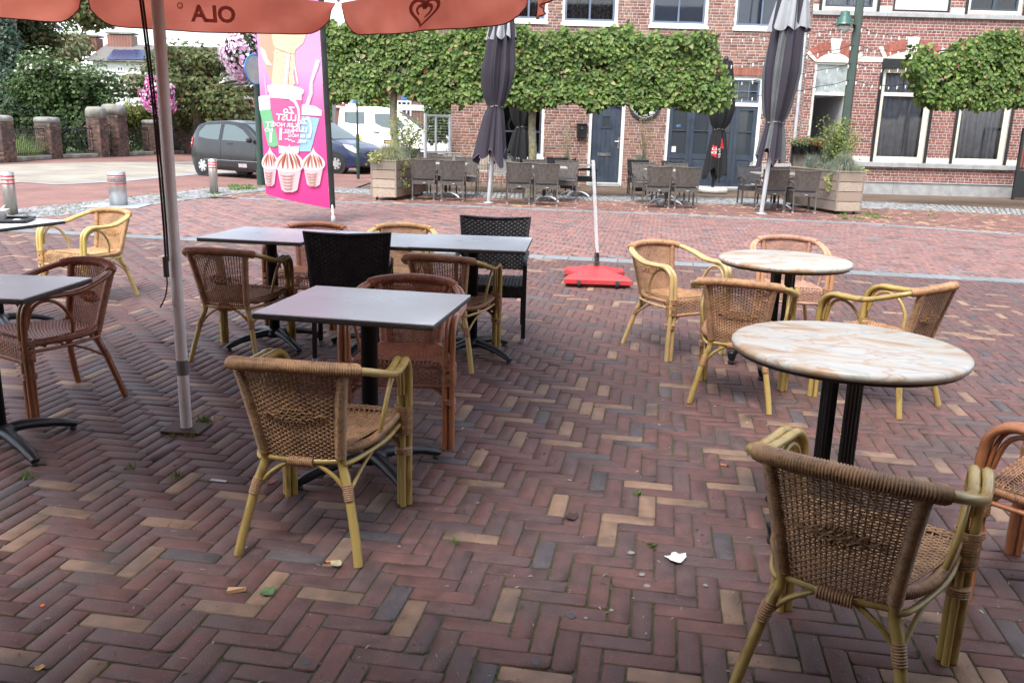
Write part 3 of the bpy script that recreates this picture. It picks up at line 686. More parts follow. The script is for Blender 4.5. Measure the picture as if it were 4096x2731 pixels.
def round_table(label, c, r, rz, h=.75):
    t = thing('round_table', label, 'table', (c[0], c[1], 0.001), rz, 'marbled round tables')
    m = MB(); m.lathe([(.02, h - .034), (r - .012, h - .034), (r - .004, h - .030), (r, h - .018), (r - .002, h - .007), (r - .012, h - .0015), (r - .02, h), (.02, h)], n=64); m.build('table_top', M_marble, t, True)
    m = MB(); m.lathe([(.02, h - .046), (r - .018, h - .046), (r - .014, h - .036), (.02, h - .036)], n=48); m.build('under_board', M_iron, t)
    m = MB()
    for a in range(4):
        an = a * PI / 2 + PI / 4; m.box((.11 * math.cos(an), .11 * math.sin(an), h - .06), (.24, .035, .03), an)
    m.build('top_plate', M_iron, t)
    for k in range(4):       # four fluted uprights standing apart
        an = k * PI / 2 - rz + .25; u = Vector((math.cos(an), math.sin(an), 0)); v = Vector((-u.y, u.x, 0)); m = MB()
        for q in (-1, 0, 1):
            p = u * .068 + v * .0165 * q; m.tube([p + Vector((0, 0, .16)), p + Vector((0, 0, h - .05))], .0105, 8)
        m.box((u.x * .062, u.y * .062, (h + .10) / 2), (.014, .046, h - .22), an); m.build('upright', M_iron, t)
    m = MB(); m.lathe([(.05, .13), (.095, .14), (.1, .165), (.095, .185)], n=20); m.build('collar', M_iron, t, True)
    for k in range(4):
        an = k * PI / 2 + PI / 4; u = Vector((math.cos(an), math.sin(an), 0)); m = MB()
        m.tube(smoothpath([u * .06 + Vector((0, 0, .18)), u * .14 + Vector((0, 0, .185)), u * .22 + Vector((0, 0, .13)), u * .275 + Vector((0, 0, .07))], 5), [.026] * 6 + [.022] * 5 + [.018] * 5, 8); lg = m.build('leg', M_iron, t, True)
        m = MB(); m.lathe([(.024, 0), (.026, .012), (.018, .018), (.022, .03), (.030, .055), (.034, .075), (.028, .085), (.012, .09)], (u.x * .285, u.y * .285, 0), 14); m.build('foot', M_iron, lg, True)
    return t
round_table('nearer and larger looking round table with cream marbled top in the right foreground', (1.262, 3.125), .425, -.26)
round_table('farther round table with cream marbled top ringed by four bamboo armchairs', (1.735, 5.46), .415, .25, .745)

# ---- tray and dish on the far left table
M_tray = mat('black plastic tray', (.012, .012, .018), rough=.45, var=.1); M_white = mat('white glazed ceramic', (.78, .78, .76), rough=.3, var=.04)
t = thing('serving_tray', 'black plastic tray lying on the far left square table', 'tray', (-3.66, 6.09, .773), .25)
m = MB(); m.box((0, 0, .003), (.36, .26, .005), bev=.002); m.build('tray_bottom', M_tray, t)
m = MB()
for a, b_, c_, d_ in ((0, .135, .38, .022), (0, -.135, .38, .022), (.187, 0, .022, .26), (-.187, 0, .022, .26)): m.box((a, b_, .013), (c_, d_, .018), bev=.004)
m.build('tray_rim', M_tray, t)
t = thing('white_bowl', 'small white square bowl standing on the black tray', 'bowl', (-3.70, 6.11, .7805), .3)
m = MB()
for (z, s_) in ((0, .05),): pass
V_ = []; F_ = []
for (s_, z) in ((.045, 0), (.075, .07), (.068, .07), (.04, .008)):
    V_ += [(-s_, -s_, z), (s_, -s_, z), (s_, s_, z), (-s_, s_, z)]
for r_ in (0, 4, 8): F_ += [(r_ + k, r_ + (k + 1) % 4, r_ + 4 + (k + 1) % 4, r_ + 4 + k) for k in range(4)]
F_ += [(3, 2, 1, 0), (12, 13, 14, 15)]; m.add(V_, F_); m.build('bowl_body', M_white, t)
m = MB(); m.tube([(-.03, .0, .02), (.06, .03, .10)], .005, 6); m.build('spoon', mat('steel', (.6, .6, .6), rough=.25, metal=1), t)
tag(MB().add([(0, 0, 0), (.05, .01, .003), (.06, .05, .012), (.01, .04, .004), (.03, .02, .014)], [(0, 1, 4), (1, 2, 4), (2, 3, 4), (3, 0, 4)]).build('paper_napkin', M_white, loc=(-3.57, 6.04, .7805)), 'crumpled scrap of white paper on the black tray', 'napkin')
# ---- the big parasol overhead
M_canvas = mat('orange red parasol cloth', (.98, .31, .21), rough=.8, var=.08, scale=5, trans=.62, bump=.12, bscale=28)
M_print = mat('grey print on cloth', (.40, .16, .14), rough=.85, var=.05, trans=.4)
M_polew = mat('white painted steel pole', (.82, .78, .77), rough=.42, var=.09, scale=5, col2=(.30, .26, .24), mixscale=13, mixlo=.66, mixhi=.74)
PC = Vector((-1.75, 4.0, 0)); PR, PPH = 2.10, math.radians(30); ZE = 2.31
par = thing('parasol', 'open orange red parasol with white pole and printed valance overhead at the left', 'parasol', (0, 0, 0))
verts8 = [PC + Vector((PR * math.cos(PPH + k * PI / 4), PR * math.sin(PPH + k * PI / 4), ZE)) for k in range(8)]
apex = Vector((-1.67, 4.05, 2.95))
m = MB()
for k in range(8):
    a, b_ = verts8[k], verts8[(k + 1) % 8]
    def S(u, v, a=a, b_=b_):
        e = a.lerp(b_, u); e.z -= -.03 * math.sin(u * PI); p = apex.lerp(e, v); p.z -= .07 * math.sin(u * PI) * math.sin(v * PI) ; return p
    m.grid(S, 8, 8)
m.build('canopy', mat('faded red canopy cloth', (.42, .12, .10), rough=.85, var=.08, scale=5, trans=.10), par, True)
def valance(k, print_fn=None):
    a, b_ = verts8[k], verts8[(k + 1) % 8]; L = (b_ - a).length; d = (b_ - a) / L; out_ = Vector((d.y, -d.x, 0))
    if out_.dot(a - PC) < 0: out_ = -out_
    ph = k * 1.7
    def P(s, t):     # s 0..1 along the edge, t 0..1 down
        s = .012 + s * .976
        e = abs(2 * s - 1); dep = .245 * (1 - .88 * max(0, (e - .74) / .26) ** 2.2) * (1 - .20 * e * e) 
        edge = max(0, (e - .93) / .07)
        z = ZE + .03 * math.sin(s * PI) - .03 - dep * t
        w_ = .034 * math.sin(s * 8 + ph + 1.5 * t) * t + .016 * math.sin(s * 19 - 4 * t + ph) * t + .007 * math.sin(s * 47 + 6 * t) * t * t - .03 * t
        sl = s + (.5 - s) * .06 * t * edge
        p = a + d * (L * sl) + out_ * w_; p.z = z; return p
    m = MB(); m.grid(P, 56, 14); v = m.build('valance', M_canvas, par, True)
    m = MB(); m.tube([P(i / 40, 1.0) for i in range(41)], .0035, 5); m.build('hem', mat('dark hem', (.16, .03, .03), rough=.8), v)
    return P, v, L, out_
VAL = [valance(k) for k in range(8)]
def print_on(P, Lw, V, F, s0, t0, sc, par_, name, mt, inward, flip=True, asp=1.0):
    vs = []
    for (x, y, z) in V:
        s = s0 + (x if not flip else -x) * sc / Lw; t_ = t0 - y * sc * asp / .235
        p = P(s, t_) + inward * .0035; vs.append(p)
    MB().add(vs, F).build(name, mt, par_)
# the edge between the vertices at 120 and 75 degrees is the one straight ahead; letters read mirrored from inside
kA, kB = 1, 0
# seen from outside the writing reads normally; from inside it is mirrored
for k in range(8):
    P, v, L, out_ = VAL[k]
    # direction of increasing s as seen from outside: decides which way letters run
    d = (verts8[(k + 1) % 8] - verts8[k]).normalized(); right_out = Vector((0, 0, 1)).cross(out_)   # viewer outside looking in: right hand
    flip = d.dot(right_out) < 0
    if k % 2 == 1:
        V_, F_ = text_mesh('OLA', .145); print_on(P, L, V_, F_, .5, .56, 1.0, v, 'lettering', M_print, -out_, flip, .92)
        V_, F_ = text_mesh('®', .05); V_ = [(x + .215, y + .045, z) for x, y, z in V_]; print_on(P, L, V_, F_, .5, .56, 1.0, v, 'lettering', M_print, -out_, flip)
    else:
        # double heart drawn as two tapering strokes
        def heart_pts(sc, half):
            return [(sc * .0105 * 16 * math.sin(q) ** 3, sc * .0105 * (13 * math.cos(q) - 5 * math.cos(2 * q) - 2 * math.cos(3 * q) - math.cos(4 * q))) for q in half]
        for (sc, rng_, w0, w1, dy) in ((.70, np.linspace(-PI * .90, PI * .99, 64), .007, .017, .0), (.38, np.linspace(-PI * .80, PI * .66, 44), .006, .016, -.004)):
            pts = [(x, y + dy) for x, y in heart_pts(sc, rng_)]; V_ = []; F_ = []
            for i, (x, y) in enumerate(pts):
                x2, y2_ = pts[min(i + 1, len(pts) - 1)]; x1_, y1_ = pts[max(i - 1, 0)]; l = math.hypot(x2 - x1_, y2_ - y1_) or 1; nx, ny = -(y2_ - y1_) / l, (x2 - x1_) / l
                wv = w0 + (w1 - w0) * math.sin(PI * i / (len(pts) - 1)) ; V_ += [(x + nx * wv, y + ny * wv, 0), (x - nx * wv, y - ny * wv, 0)]
            F_ = [(2 * i, 2 * i + 1, 2 * i + 3, 2 * i + 2) for i in range(len(pts) - 1)]
            print_on(P, L, V_, F_, .5, .52, 1.0, v, 'heart_print', M_print, -out_, flip, .74)
base = Vector((-1.62, 4.05, 0))
m = MB(); m.tube([base + Vector((0, 0, .012)), base + Vector((0, 0, 1.4)), base + Vector((0, 0, 2.93))], .0275, 20); pole = m.build('pole', M_polew, par, True)
m = MB(); m.tube([base + Vector((-.001, 0, .005)), base + Vector((-.012, 0, .60))], .0225, 16); 
m = MB(); m.tube([base + Vector((0, 0, .285)), base + Vector((0, 0, .36))], .0285, 20); m.build('grey_tape', mat('duct tape', (.20, .20, .21), rough=.5, var=.15, scale=20), pole, True)
m = MB(); m.box((base.x, base.y, .006), (.20, .16, .010), -.1, bev=.003); m.build('base_plate', mat('rusty steel plate', (.085, .045, .035), rough=.7, var=.3, scale=14), par)
for k in range(8):
    m = MB(); m.tube([apex - Vector((0, 0, .03)), verts8[k] - Vector((0, 0, .015))], .011, 6); m.build('rib', M_polew, par)
M_rope = mat('dark brown cord', (.035, .018, .015), rough=.8, var=.2, scale=40)
rp = [AY(322, 0, 4.0), AY(336, 110, 4.0), AY(352, 250, 4.0), AY(366, 400, 4.0), AY(376, 520, 4.0), AY(381, 600, 4.0)]
m = MB(); m.tube([apex + Vector((-.1, -.1, -.2))] + rp, .0052, 6); m.tube([p + Vector((.010, .004, 0)) for p in rp], .0048, 6); cord = m.build('cord', M_rope, par, True)
m = MB(); c_ = AY(381, 612, 4.0); m.tube([c_ + Vector((0, 0, .045)), c_ - Vector((0, 0, .05))], .013, 8); m.build('cord_cleat', M_edge, cord)
m = MB(); m.tube(smoothpath([AY(381, 625, 4.0), AY(384, 650, 4.0), AY(380, 680, 4.0), AY(372, 698, 4.0), AY(368, 706, 4.0)], 5), .0035, 5); m.build('cord_tail', M_rope, cord, True)

# ---- red wheeled sign foot with an empty frame
M_red = mat('red plastic', (.55, .045, .05), rough=.5, col2=(.40, .05, .05), mixscale=6, var=.12, scale=7, spec=.5); M_rub = mat('black rubber', (.02, .02, .02), rough=.8, var=.1)
M_alu = mat('brushed aluminium', (.74, .75, .77), rough=.35, metal=.3, var=.08, scale=14)
t = thing('sign_stand', 'bare aluminium sign frame on a red plastic wheeled foot standing alone on the paving', 'sign stand', (.845, 8.72, .001), -.03)
out_ = [(-.33, -.36), (.33, -.36), (.315, -.24), (.20, -.10), (.20, .08), (.31, .22), (.31, .34), (.05, .36), (-.05, .36), (-.31, .34), (-.31, .22), (-.20, .08), (-.20, -.10), (-.315, -.24)]
m = MB(); n_ = len(out_); L_ = [(1.0, .055), (1.02, .035), (1.02, .075), (.96, .092), (.55, .125), (.18, .165)]; vs = []
for (sc, z) in L_: vs += [(x * sc, y * sc, z) for x, y in out_]
fs = [tuple(reversed(range(n_)))]
for i in range(len(L_) - 1): fs += [(i * n_ + k, i * n_ + (k + 1) % n_, (i + 1) * n_ + (k + 1) % n_, (i + 1) * n_ + k) for k in range(n_)]
fs.append(tuple((len(L_) - 1) * n_ + k for k in range(n_))); m.add(vs, fs); m.build('plastic_foot', M_red, t)
m = MB(); m.prism([(x * .96, y * .96) for x, y in out_], .008, .037); m.build('foot_underside', mat('dark red plastic', (.12, .012, .014), rough=.6, var=.1), t)
for x in (-.19, .19):
    m = MB(); m.tube([(x - .016, -.365, .038), (x + .016, -.365, .038)], .038, 14); m.build('wheel', M_rub, t)
m = MB(); P = []
for k in range(60): P.append((.0 + .024 * math.cos(k * .9), .024 * math.sin(k * .9), .165 + k * .0021))
m.tube(P, .006, 5); m.lathe([(.018, .15), (.018, .34)], n=10); m.build('spring_post', M_edge, t)
m = MB()
for yy in (-.055, .055):
    m.tube([(.0, yy, .31), (-.085, yy, 1.22)], .019, 4); 
m.tube([(0, -.055, .33), (0, .055, .33)], .014, 4); m.tube([(-.085, -.055, 1.205), (-.085, .055, 1.205)], .014, 4); m.build('frame', M_alu, t)
# ================================================================== HOUSES ACROSS THE STREET
YF = 24.6
M_mortL = mat('pale mortar', (.45, .41, .375), rough=.95, var=.12, scale=3); M_mortR = mat('white pointing', (.48, .46, .43), rough=.9, var=.08, scale=3)
M_brick = mat('facade brick', (1, 1, 1), rough=.85, var=.18, scale=9, attr=True, bump=.3, bscale=90, col2=(.34, .22, .18), mixscale=.9, mixlo=.62, mixhi=.85)
M_wood = mat('white painted timber', (.74, .74, .71), rough=.45, var=.05, scale=4); M_cream = mat('cream painted timber', (.70, .68, .58), rough=.5, var=.07, scale=4)
M_blue = mat('slate blue painted wood', (.045, .060, .085), rough=.42, var=.10, scale=5); M_lblue = mat('grey blue window paint', (.125, .16, .22), rough=.45, var=.06)
M_stone = mat('blue grey limestone', (.33, .335, .335), rough=.8, var=.14, scale=5, bump=.2); M_gl = glassmat('dark window glass', (.045, .055, .065)); M_clear = glassmat('clear window glass', clear=.86)
M_dark = mat('dark interior', (.02, .02, .022), rough=.9, var=.2, scale=2); M_black = mat('black painted metal', (.014, .015, .016), rough=.4, var=.1)
M_curt = mat('grey curtain', (.70, .73, .78), rough=.9, var=.1, scale=6, trans=.15); M_lace = mat('lace curtain', (.16, .165, .17), rough=.9, col2=(.03, .03, .035), mixscale=26, mixlo=.47, mixhi=.53)
M_blind = mat('blue grey blind', (.34, .42, .54), rough=.6, var=.05); M_shut = mat('white roller shutter', (.72, .72, .72), rough=.5, var=.04)
def brick_wall(house, x0, x1, z0, z1, Y, holes, mort, cols, focus, bond=0, hb=.0595, L=.212, jt=.0155, sd=1):
    r = random.Random(sd); xs_ = sorted(set([x0, x1] + [h[0] for h in holes] + [h[1] for h in holes])); zs_ = sorted(set([z0, z1] + [h[2] for h in holes] + [h[3] for h in holes]))
    xs_ = [x for x in xs_ if x0 <= x <= x1]; zs_ = [z for z in zs_ if z0 <= z <= z1]; m = MB()
    for a, b_ in zip(xs_, xs_[1:]):
        for c, d in zip(zs_, zs_[1:]):
            cx_, cz_ = (a + b_) / 2, (c + d) / 2
            if any(h[0] < cx_ < h[1] and h[2] < cz_ < h[3] for h in holes): continue
            m.bb((a, Y, c), (b_, Y + .30, d))
    wall = m.build('wall', mort, house)
    ch = hb + jt; row = 0; z = z0 + jt; B = []
    while z + hb < z1:
        x = x0 - (0, .115, .055, .17)[row % 4]; k = 0
        while x < x1:
            ln = (L if (bond == 0 and r.random() < .62) or (bond == 1 and row % 2 == 0) else (L - jt) / 2)
            segs = [(max(x, x0 + .004), min(x + ln, x1 - .004))]
            for h in holes:
                if h[2] < z + hb and h[3] > z:
                    ns = []
                    for (a, b_) in segs:
                        if h[0] >= b_ or h[1] <= a: ns.append((a, b_)); continue
                        if a < h[0] - .006: ns.append((a, h[0] - .006))
                        if b_ > h[1] + .006: ns.append((h[1] + .006, b_))
                    segs = ns
            for a, b_ in segs:
                if b_ - a > .025:
                    c = list(r.choice(cols)); v = r.uniform(.8, 1.2); B.append((a, b_, z, z + hb, [q * v for q in c], r.uniform(.004, .009)))
            x += ln + jt; k += 1
        z += ch; row += 1
    B.sort(key=lambda q: ((q[0] + q[1]) / 2 - focus[0]) ** 2 + (q[2] - focus[1]) ** 2)
    for (a, b_, c, d, col_, pr_) in B[:300]:
        m = MB(); xm, zm = (a + b_) / 2, (c + d) / 2
        m.box((0, 0, 0), (b_ - a, pr_ + .012, d - c), col=col_, bev=.003); m.build('brick', M_brick, wall, loc=(xm, Y + .012 / 2 - pr_ / 2, zm))
    VV = []; FF = []; CC = []
    for (a, b_, c, d, col_, pr_) in B[300:]:
        k = len(VV); e = .004; VV += [(a, Y + .01, c), (b_, Y + .01, c), (b_, Y + .01, d), (a, Y + .01, d), (a, Y - pr_ + .003, c), (b_, Y - pr_ + .003, c), (b_, Y - pr_ + .003, d), (a, Y - pr_ + .003, d), (a + e, Y - pr_, c + e), (b_ - e, Y - pr_, c + e), (b_ - e, Y - pr_, d - e), (a + e, Y - pr_, d - e)]
        for q in range(4):
            FF += [(k + q, k + (q + 1) % 4, k + 4 + (q + 1) % 4, k + 4 + q), (k + 4 + q, k + 4 + (q + 1) % 4, k + 8 + (q + 1) % 4, k + 8 + q)]
        FF.append((k + 8, k + 9, k + 10, k + 11)); CC += [col_] * 9
    obj('brickwork', npmesh('brickwork', VV, FF, M_brick, CC), wall, kind='stuff')
    return wall
def room(p, x0, x1, z0, z1, Y, d=1.2):
    m = MB(); m.add([(x0, Y, z0), (x1, Y, z0), (x1, Y, z1), (x0, Y, z1), (x0, Y + d, z0), (x1, Y + d, z0), (x1, Y + d, z1), (x0, Y + d, z1)], [(4, 5, 6, 7), (0, 4, 7, 3), (5, 1, 2, 6), (0, 1, 5, 4), (7, 6, 2, 3)]); return m.build('room', M_dark, p)
def frame_bars(x0, x1, z0, z1, y0, y1_, w_, bars=()):
    m = MB(); m.bb((x0, y0, z0), (x0 + w_, y1_, z1)); m.bb((x1 - w_, y0, z0), (x1, y1_, z1)); m.bb((x0 + w_, y0 + .001, z0), (x1 - w_, y1_, z0 + w_)); m.bb((x0 + w_, y0 + .001, z1 - w_), (x1 - w_, y1_, z1))
    for (k, p, bw) in bars:
        if k == 'v': m.bb((p - bw / 2, y0 + .004, z0 + w_), (p + bw / 2, y1_ - .003, z1 - w_))
        else: m.bb((x0 + w_, y0 + .006, p - bw / 2), (x1 - w_, y1_ - .004, p + bw / 2))
    return m
def window(house, x0, x1, z0, z1, fm, sm, bars=(), fill=None, sill=True, fw=.07, sw=.055, label=None, nslat=None):
    Yw = YF + .05
    f = frame_bars(x0, x1, z0, z1, Yw, Yw + .1, fw).build('window', fm, house)
    if label: f['label'] = label
    frame_bars(x0 + fw, x1 - fw, z0 + fw, z1 - fw, Yw + .03, Yw + .085, sw, bars).build('sash', sm, f)
    m = MB(); m.bb((x0 + fw, Yw + .055, z0 + fw), (x1 - fw, Yw + .060, z1 - fw)); m.build('pane', M_clear if fill else M_gl, f)
    if fill == 'blind':
        m = MB(); z = z0 + fw
        while z < z1 - fw: m.box(((x0 + x1) / 2, Yw + .12, z), (x1 - x0 - 2 * fw, .030, .002), rot=Matrix.Rotation(-.9, 3, 'X')); z += .024
        m.build('blind_slats', M_blind, f, kind='stuff'); room(f, x0 + fw, x1 - fw, z0 + fw, z1 - fw, Yw + .13, .4)
    elif fill in ('curtain', 'lace'):
        for (a, b_, ph) in ((x0 + fw, (x0 + x1) / 2 - .01, 0), ((x0 + x1) / 2 + .03, x1 - fw, 2)):
            def S(u, v, a=a, b_=b_, ph=ph):
                x = a + (b_ - a) * u + (.05 * (1 - v) * (1 if ph == 0 else -1)); return Vector((x, Yw + .20 + .035 * math.sin(u * 26 + ph) + .012 * math.sin(u * 61 + ph), z0 + fw + (z1 - z0 - 2 * fw) * v))
            m = MB(); m.grid(S, 48, 6); m.build('curtain', M_curt if fill == 'curtain' else M_lace, f, True)
        room(f, x0 + fw, x1 - fw, z0 + fw, z1 - fw, Yw + .11, .5)
    elif fill == 'room': room(f, x0 + fw, x1 - fw, z0 + fw, z1 - fw, Yw + .11, .8)
    if sill:
        m = MB(); m.bb((x0 - .03, YF - .05, z0 - .075), (x1 + .03, YF + .12, z0 - .004)); m.build('sill', fm if sill is True else sill, f)
    return f
# ---------------- left house
HL = thing('brick_house', 'red brick house with slate blue doors and white window frames behind the clipped trees', 'house', (0, 0, 0))
XL0, XL1 = -1.86, 7.85
upz = 4.36
hl = [(-.73, .73, .78, 2.75), (1.98, 2.97, .0, 2.55), (4.13, 6.74, .0, 3.07), (-.30, .72, upz, 6.15), (1.12, 2.62, upz - .02, 6.15), (3.50, 5.06, upz - .02, 6.15), (5.78, 7.30, upz - .03, 6.15)]
brick_wall(HL, XL0, XL1, 0, 7.2, YF, hl, M_mortL, [(.235, .112, .085), (.20, .092, .072), (.27, .135, .10), (.22, .12, .10), (.30, .16, .115)], (3.4, 1.3), bond=0)
m = MB(); m.bb((XL0 + .02, YF + .30, 0), (XL1, YF + 9, 7.18)); body = m
window(HL, *hl[0], M_wood, M_blue, (('h', 1.45, .045), ('v', 0.0, .05)), 'room', True)
window(HL, *hl[3], M_wood, M_lblue, (('v', .21, .05),), 'lace'); window(HL, *hl[4], M_wood, M_lblue, (('v', 1.87, .05),), 'lace')
window(HL, *hl[5], M_wood, M_lblue, (('v', 4.28, .05),), 'blind'); window(HL, *hl[6], M_wood, M_lblue, (('v', 6.54, .05),), 'blind')
# front door
m = frame_bars(1.98, 2.97, .02, 2.55, YF + .03, YF + .14, .085); fr = m.build('door_frame', M_wood, HL)
dr = MB(); 
dr.bb((2.065, YF + .10, .10), (2.885, YF + .16, 2.465)); door = dr.build('door', M_blue, HL)
for k in range(6):
    x = 2.085 + k * .130; m = MB(); m.box((x + .065, YF + .097, 1.22), (.124, .012, 2.10), bev=.003); m.build('door_plank', M_blue, door)
m = MB(); m.slab([(2.10, 2.20), (2.475, 2.30), (2.85, 2.20), (2.85, 2.165), (2.475, 2.265), (2.10, 2.165)], YF + .045, YF + .09); m.build('drip_hood', M_blue, door)
f = frame_bars(2.33, 2.61, 1.60, 1.95, YF + .075, YF + .10, .035).build('door_window', M_blue, door)
m = MB(); m.bb((2.365, YF + .088, 1.635), (2.575, YF + .092, 1.915)); m.build('pane', M_gl, door)
M_chr = mat('satin chrome', (.62, .62, .62), rough=.3, metal=.9, var=.05)
m = MB(); m.bb((2.82, YF + .080, 1.06), (2.87, YF + .090, 1.36)); m.tube([(2.845, YF + .07, 1.25), (2.845, YF + .03, 1.25), (2.73, YF + .03, 1.25)], .011, 6); m.build('handle', M_chr, door)
m = MB(); m.bb((2.27, YF + .078, .845), (2.65, YF + .090, .925)); m.build('letter_slot', M_chr, door)
m = MB(); m.bb((2.04, YF - .12, .01), (2.92, YF + .12, .095)); m.build('door_step', M_stone, HL)
# folding doors with fanlight
m = frame_bars(4.13, 6.74, .0, 3.07, YF + .03, YF + .14, .085, (('h', 2.335, .10),)); m.build('door_frame', M_wood, HL)
lw = (6.655 - 4.215) / 4
for k in range(4):
    a = 4.215 + k * lw; b_ = a + lw - .006
    m = frame_bars(a, b_, .06, 2.285, YF + .06, YF + .12, .105, (('h', 1.60, .035), ('h', .90, .14))); lf = m.build('folding_door', M_blue, HL)
    m = MB(); m.bb((a + .10, YF + .088, .94), (b_ - .10, YF + .093, 2.18)); m.build('pane', M_gl, lf)
    m = MB(); m.bb((a + .1, YF + .080, .165), (b_ - .1, YF + .095, .83)); m.build('panel', M_blue, lf)
    m = MB(); m.box(((a + b_) / 2, YF + .077, .5), (lw - .30, .014, .56), bev=.004); m.build('panel_field', M_blue, lf)
for (a, b_) in ((4.215, 5.415), (5.455, 6.655)):
    m = frame_bars(a, b_, 2.39, 2.985, YF + .05, YF + .12, .05, tuple(('v', a + (b_ - a) * q / 4, .022) for q in (1, 2, 3)) + (('h', 2.69, .022),)); fl = m.build('fanlight', M_lblue, HL)
    m = MB(); m.bb((a + .05, YF + .083, 2.44), (b_ - .05, YF + .088, 2.935)); m.build('pane', M_gl, fl)
m = MB(); m.bb((4.08, YF - .03, .0), (6.80, YF + .10, .055)); m.build('threshold', M_stone, HL)
n_ = 34
for k in range(n_):       # soldier course over the folding doors
    x = 4.0 + (6.87 - 4.0) * (k + .5) / n_; m = MB(); v = random.uniform(.8, 1.15); m.box((0, 0, 0), (.068, .03, .215), col=(.30 * v, .11 * v, .075 * v), bev=.003)
    o = m.build('arch_brick', M_brick, HL, loc=(x, YF - .003, 3.19 + .02 * (1 - ((x - 5.43) / 1.43) ** 2))); o.rotation_euler = (0, (x - 5.43) * .10, 0)
m = MB()
for (x, z, w_, h_) in ((4.42, 1.68, .13, .07),): m.bb((x, YF + .080, z), (x + w_, YF + .084, z + h_))
m.build('blue_sticker', mat('blue sticker', (.03, .08, .3), col2=(.3, .45, .1), mixscale=30), HL)
m = MB(); m.bb((4.34, YF + .080, 1.00), (4.46, YF + .084, 1.16)); m.build('white_sticker', M_wood, HL)
m = MB(); m.bb((XL0 + .02, YF + .30, 0), (XL1, YF + .36, 7.18)); 
m = MB(); m.bb((XL0 + .04, YF + 1.3, 0), (XL1 - .02, YF + 9, 7.18)); m.build('house_body', brickmat('side brick', (.26, .11, .08), (.22, .09, .07), (.45, .41, .37), 1), HL)
m = MB(); m.bb((XL0 + .001, YF + .31, 0), (XL0 + .039, YF + 9, 7.18)); m.bb((XL0 + .04, YF + .301, 7.1), (XL1 - .02, YF + 1.3, 7.18)); m.build('side_wall', MATS['pale mortar'], HL)
m = MB(); m.add([(XL0 - .3, YF - .4, 7.2), (XL1, YF - .4, 7.2), (XL1, YF + 9.3, 7.2), (XL0 - .3, YF + 9.3, 7.2), (XL0 - .3, YF + 4.4, 10.2), (XL1, YF + 4.4, 10.2)], [(0, 1, 5, 4), (2, 3, 4, 5), (0, 4, 3), (1, 2, 5), (3, 2, 1, 0)]); m.build('roof', mat('dark roof tiles', (.06, .055, .055), rough=.8, var=.2), HL)
# mailbox, sign, wreath
t = thing('mailbox', 'black metal mailbox on the brick wall left of the slate blue front door', 'mailbox', (1.785, YF - .012, 1.31))
m = MB(); m.box((0, -.055, .20), (.27, .11, .36), bev=.008); m.build('box_body', M_black, t)
m = MB(); m.box((0, -.065, .385), (.30, .14, .035), bev=.006); m.build('lid', M_black, t); m = MB(); m.box((0, -.113, .27), (.07, .006, .02)); m.box((0, -.113, .32), (.02, .006, .02)); m.build('name_plate', M_chr, t)
t = thing('shop_sign', 'dark round sign with white lettering on the brick wall between the doors', 'sign', (3.50, YF - .012, 2.24))
M_sgn = mat('dark green grey sign', (.018, .03, .036), rough=.5, var=.06); M_let = mat('white lettering', (.78, .78, .76), rough=.6, var=0)
m = MB(); n_ = 40; m.slab([(.43 * math.cos(-2 * PI * k / n_), .40 * math.sin(-2 * PI * k / n_)) for k in range(n_)][::-1], -.045, -.0); m.build('sign_board', M_sgn, t)
def flat_text(txt, size, x, z, y, parent, mt, name='lettering', rot=0.0, arc=None, shear=0.0, sx=1.0):
    V_, F_ = text_mesh(txt, size, shear=shear); vs = []
    for (a, b_, c) in V_:
        a *= sx
        if arc: an = a / arc; px = math.sin(an) * (arc - b_); pz = -(math.cos(an) * (arc - b_)) + arc
        else: px, pz = a * math.cos(rot) - b_ * math.sin(rot), a * math.sin(rot) + b_ * math.cos(rot)
        vs.append((x + px, y, z + pz))
    return MB().add(vs, F_).build(name, mt, parent)
flat_text('STEENBERGEN', .105, -.0, -.24, -.048, t, M_let, arc=.42)
flat_text('Josy', .34, -.02, .07, -.048, t, M_let, shear=.3)
m = MB()
for r0 in (.13, .27):
    pts = [(math.sin(a) * (.42 - 0) * 1.0 * (1 if r0 < .2 else .82), -.048, -.24 + .42 - math.cos(a) * (.42 - (0 if r0 > .2 else -.085))) for a in np.linspace(-.78, .78, 24)]
    m.tube(pts, .006, 4)
m.build('ribbon_outline', M_let, t)
t = thing('wreath', 'pale twig wreath hanging inside the ground floor window', 'wreath', (.0, YF + .165, 1.62))
M_twig = mat('pale twigs', (.36, .34, .28), rough=.9, var=.2, scale=20)
for q in range(7):
    m = MB(); ph = random.uniform(0, 6); pts = [((.26 + .025 * math.sin(5 * a + ph)) * math.cos(a), .02 * math.sin(7 * a + ph), (.28 + .025 * math.cos(4 * a + ph)) * math.sin(a)) for a in np.linspace(0, 2 * PI, 26)[:-1]]; m.tube(pts, .012, 4, closed=True); m.build('twig_ring', M_twig, t)

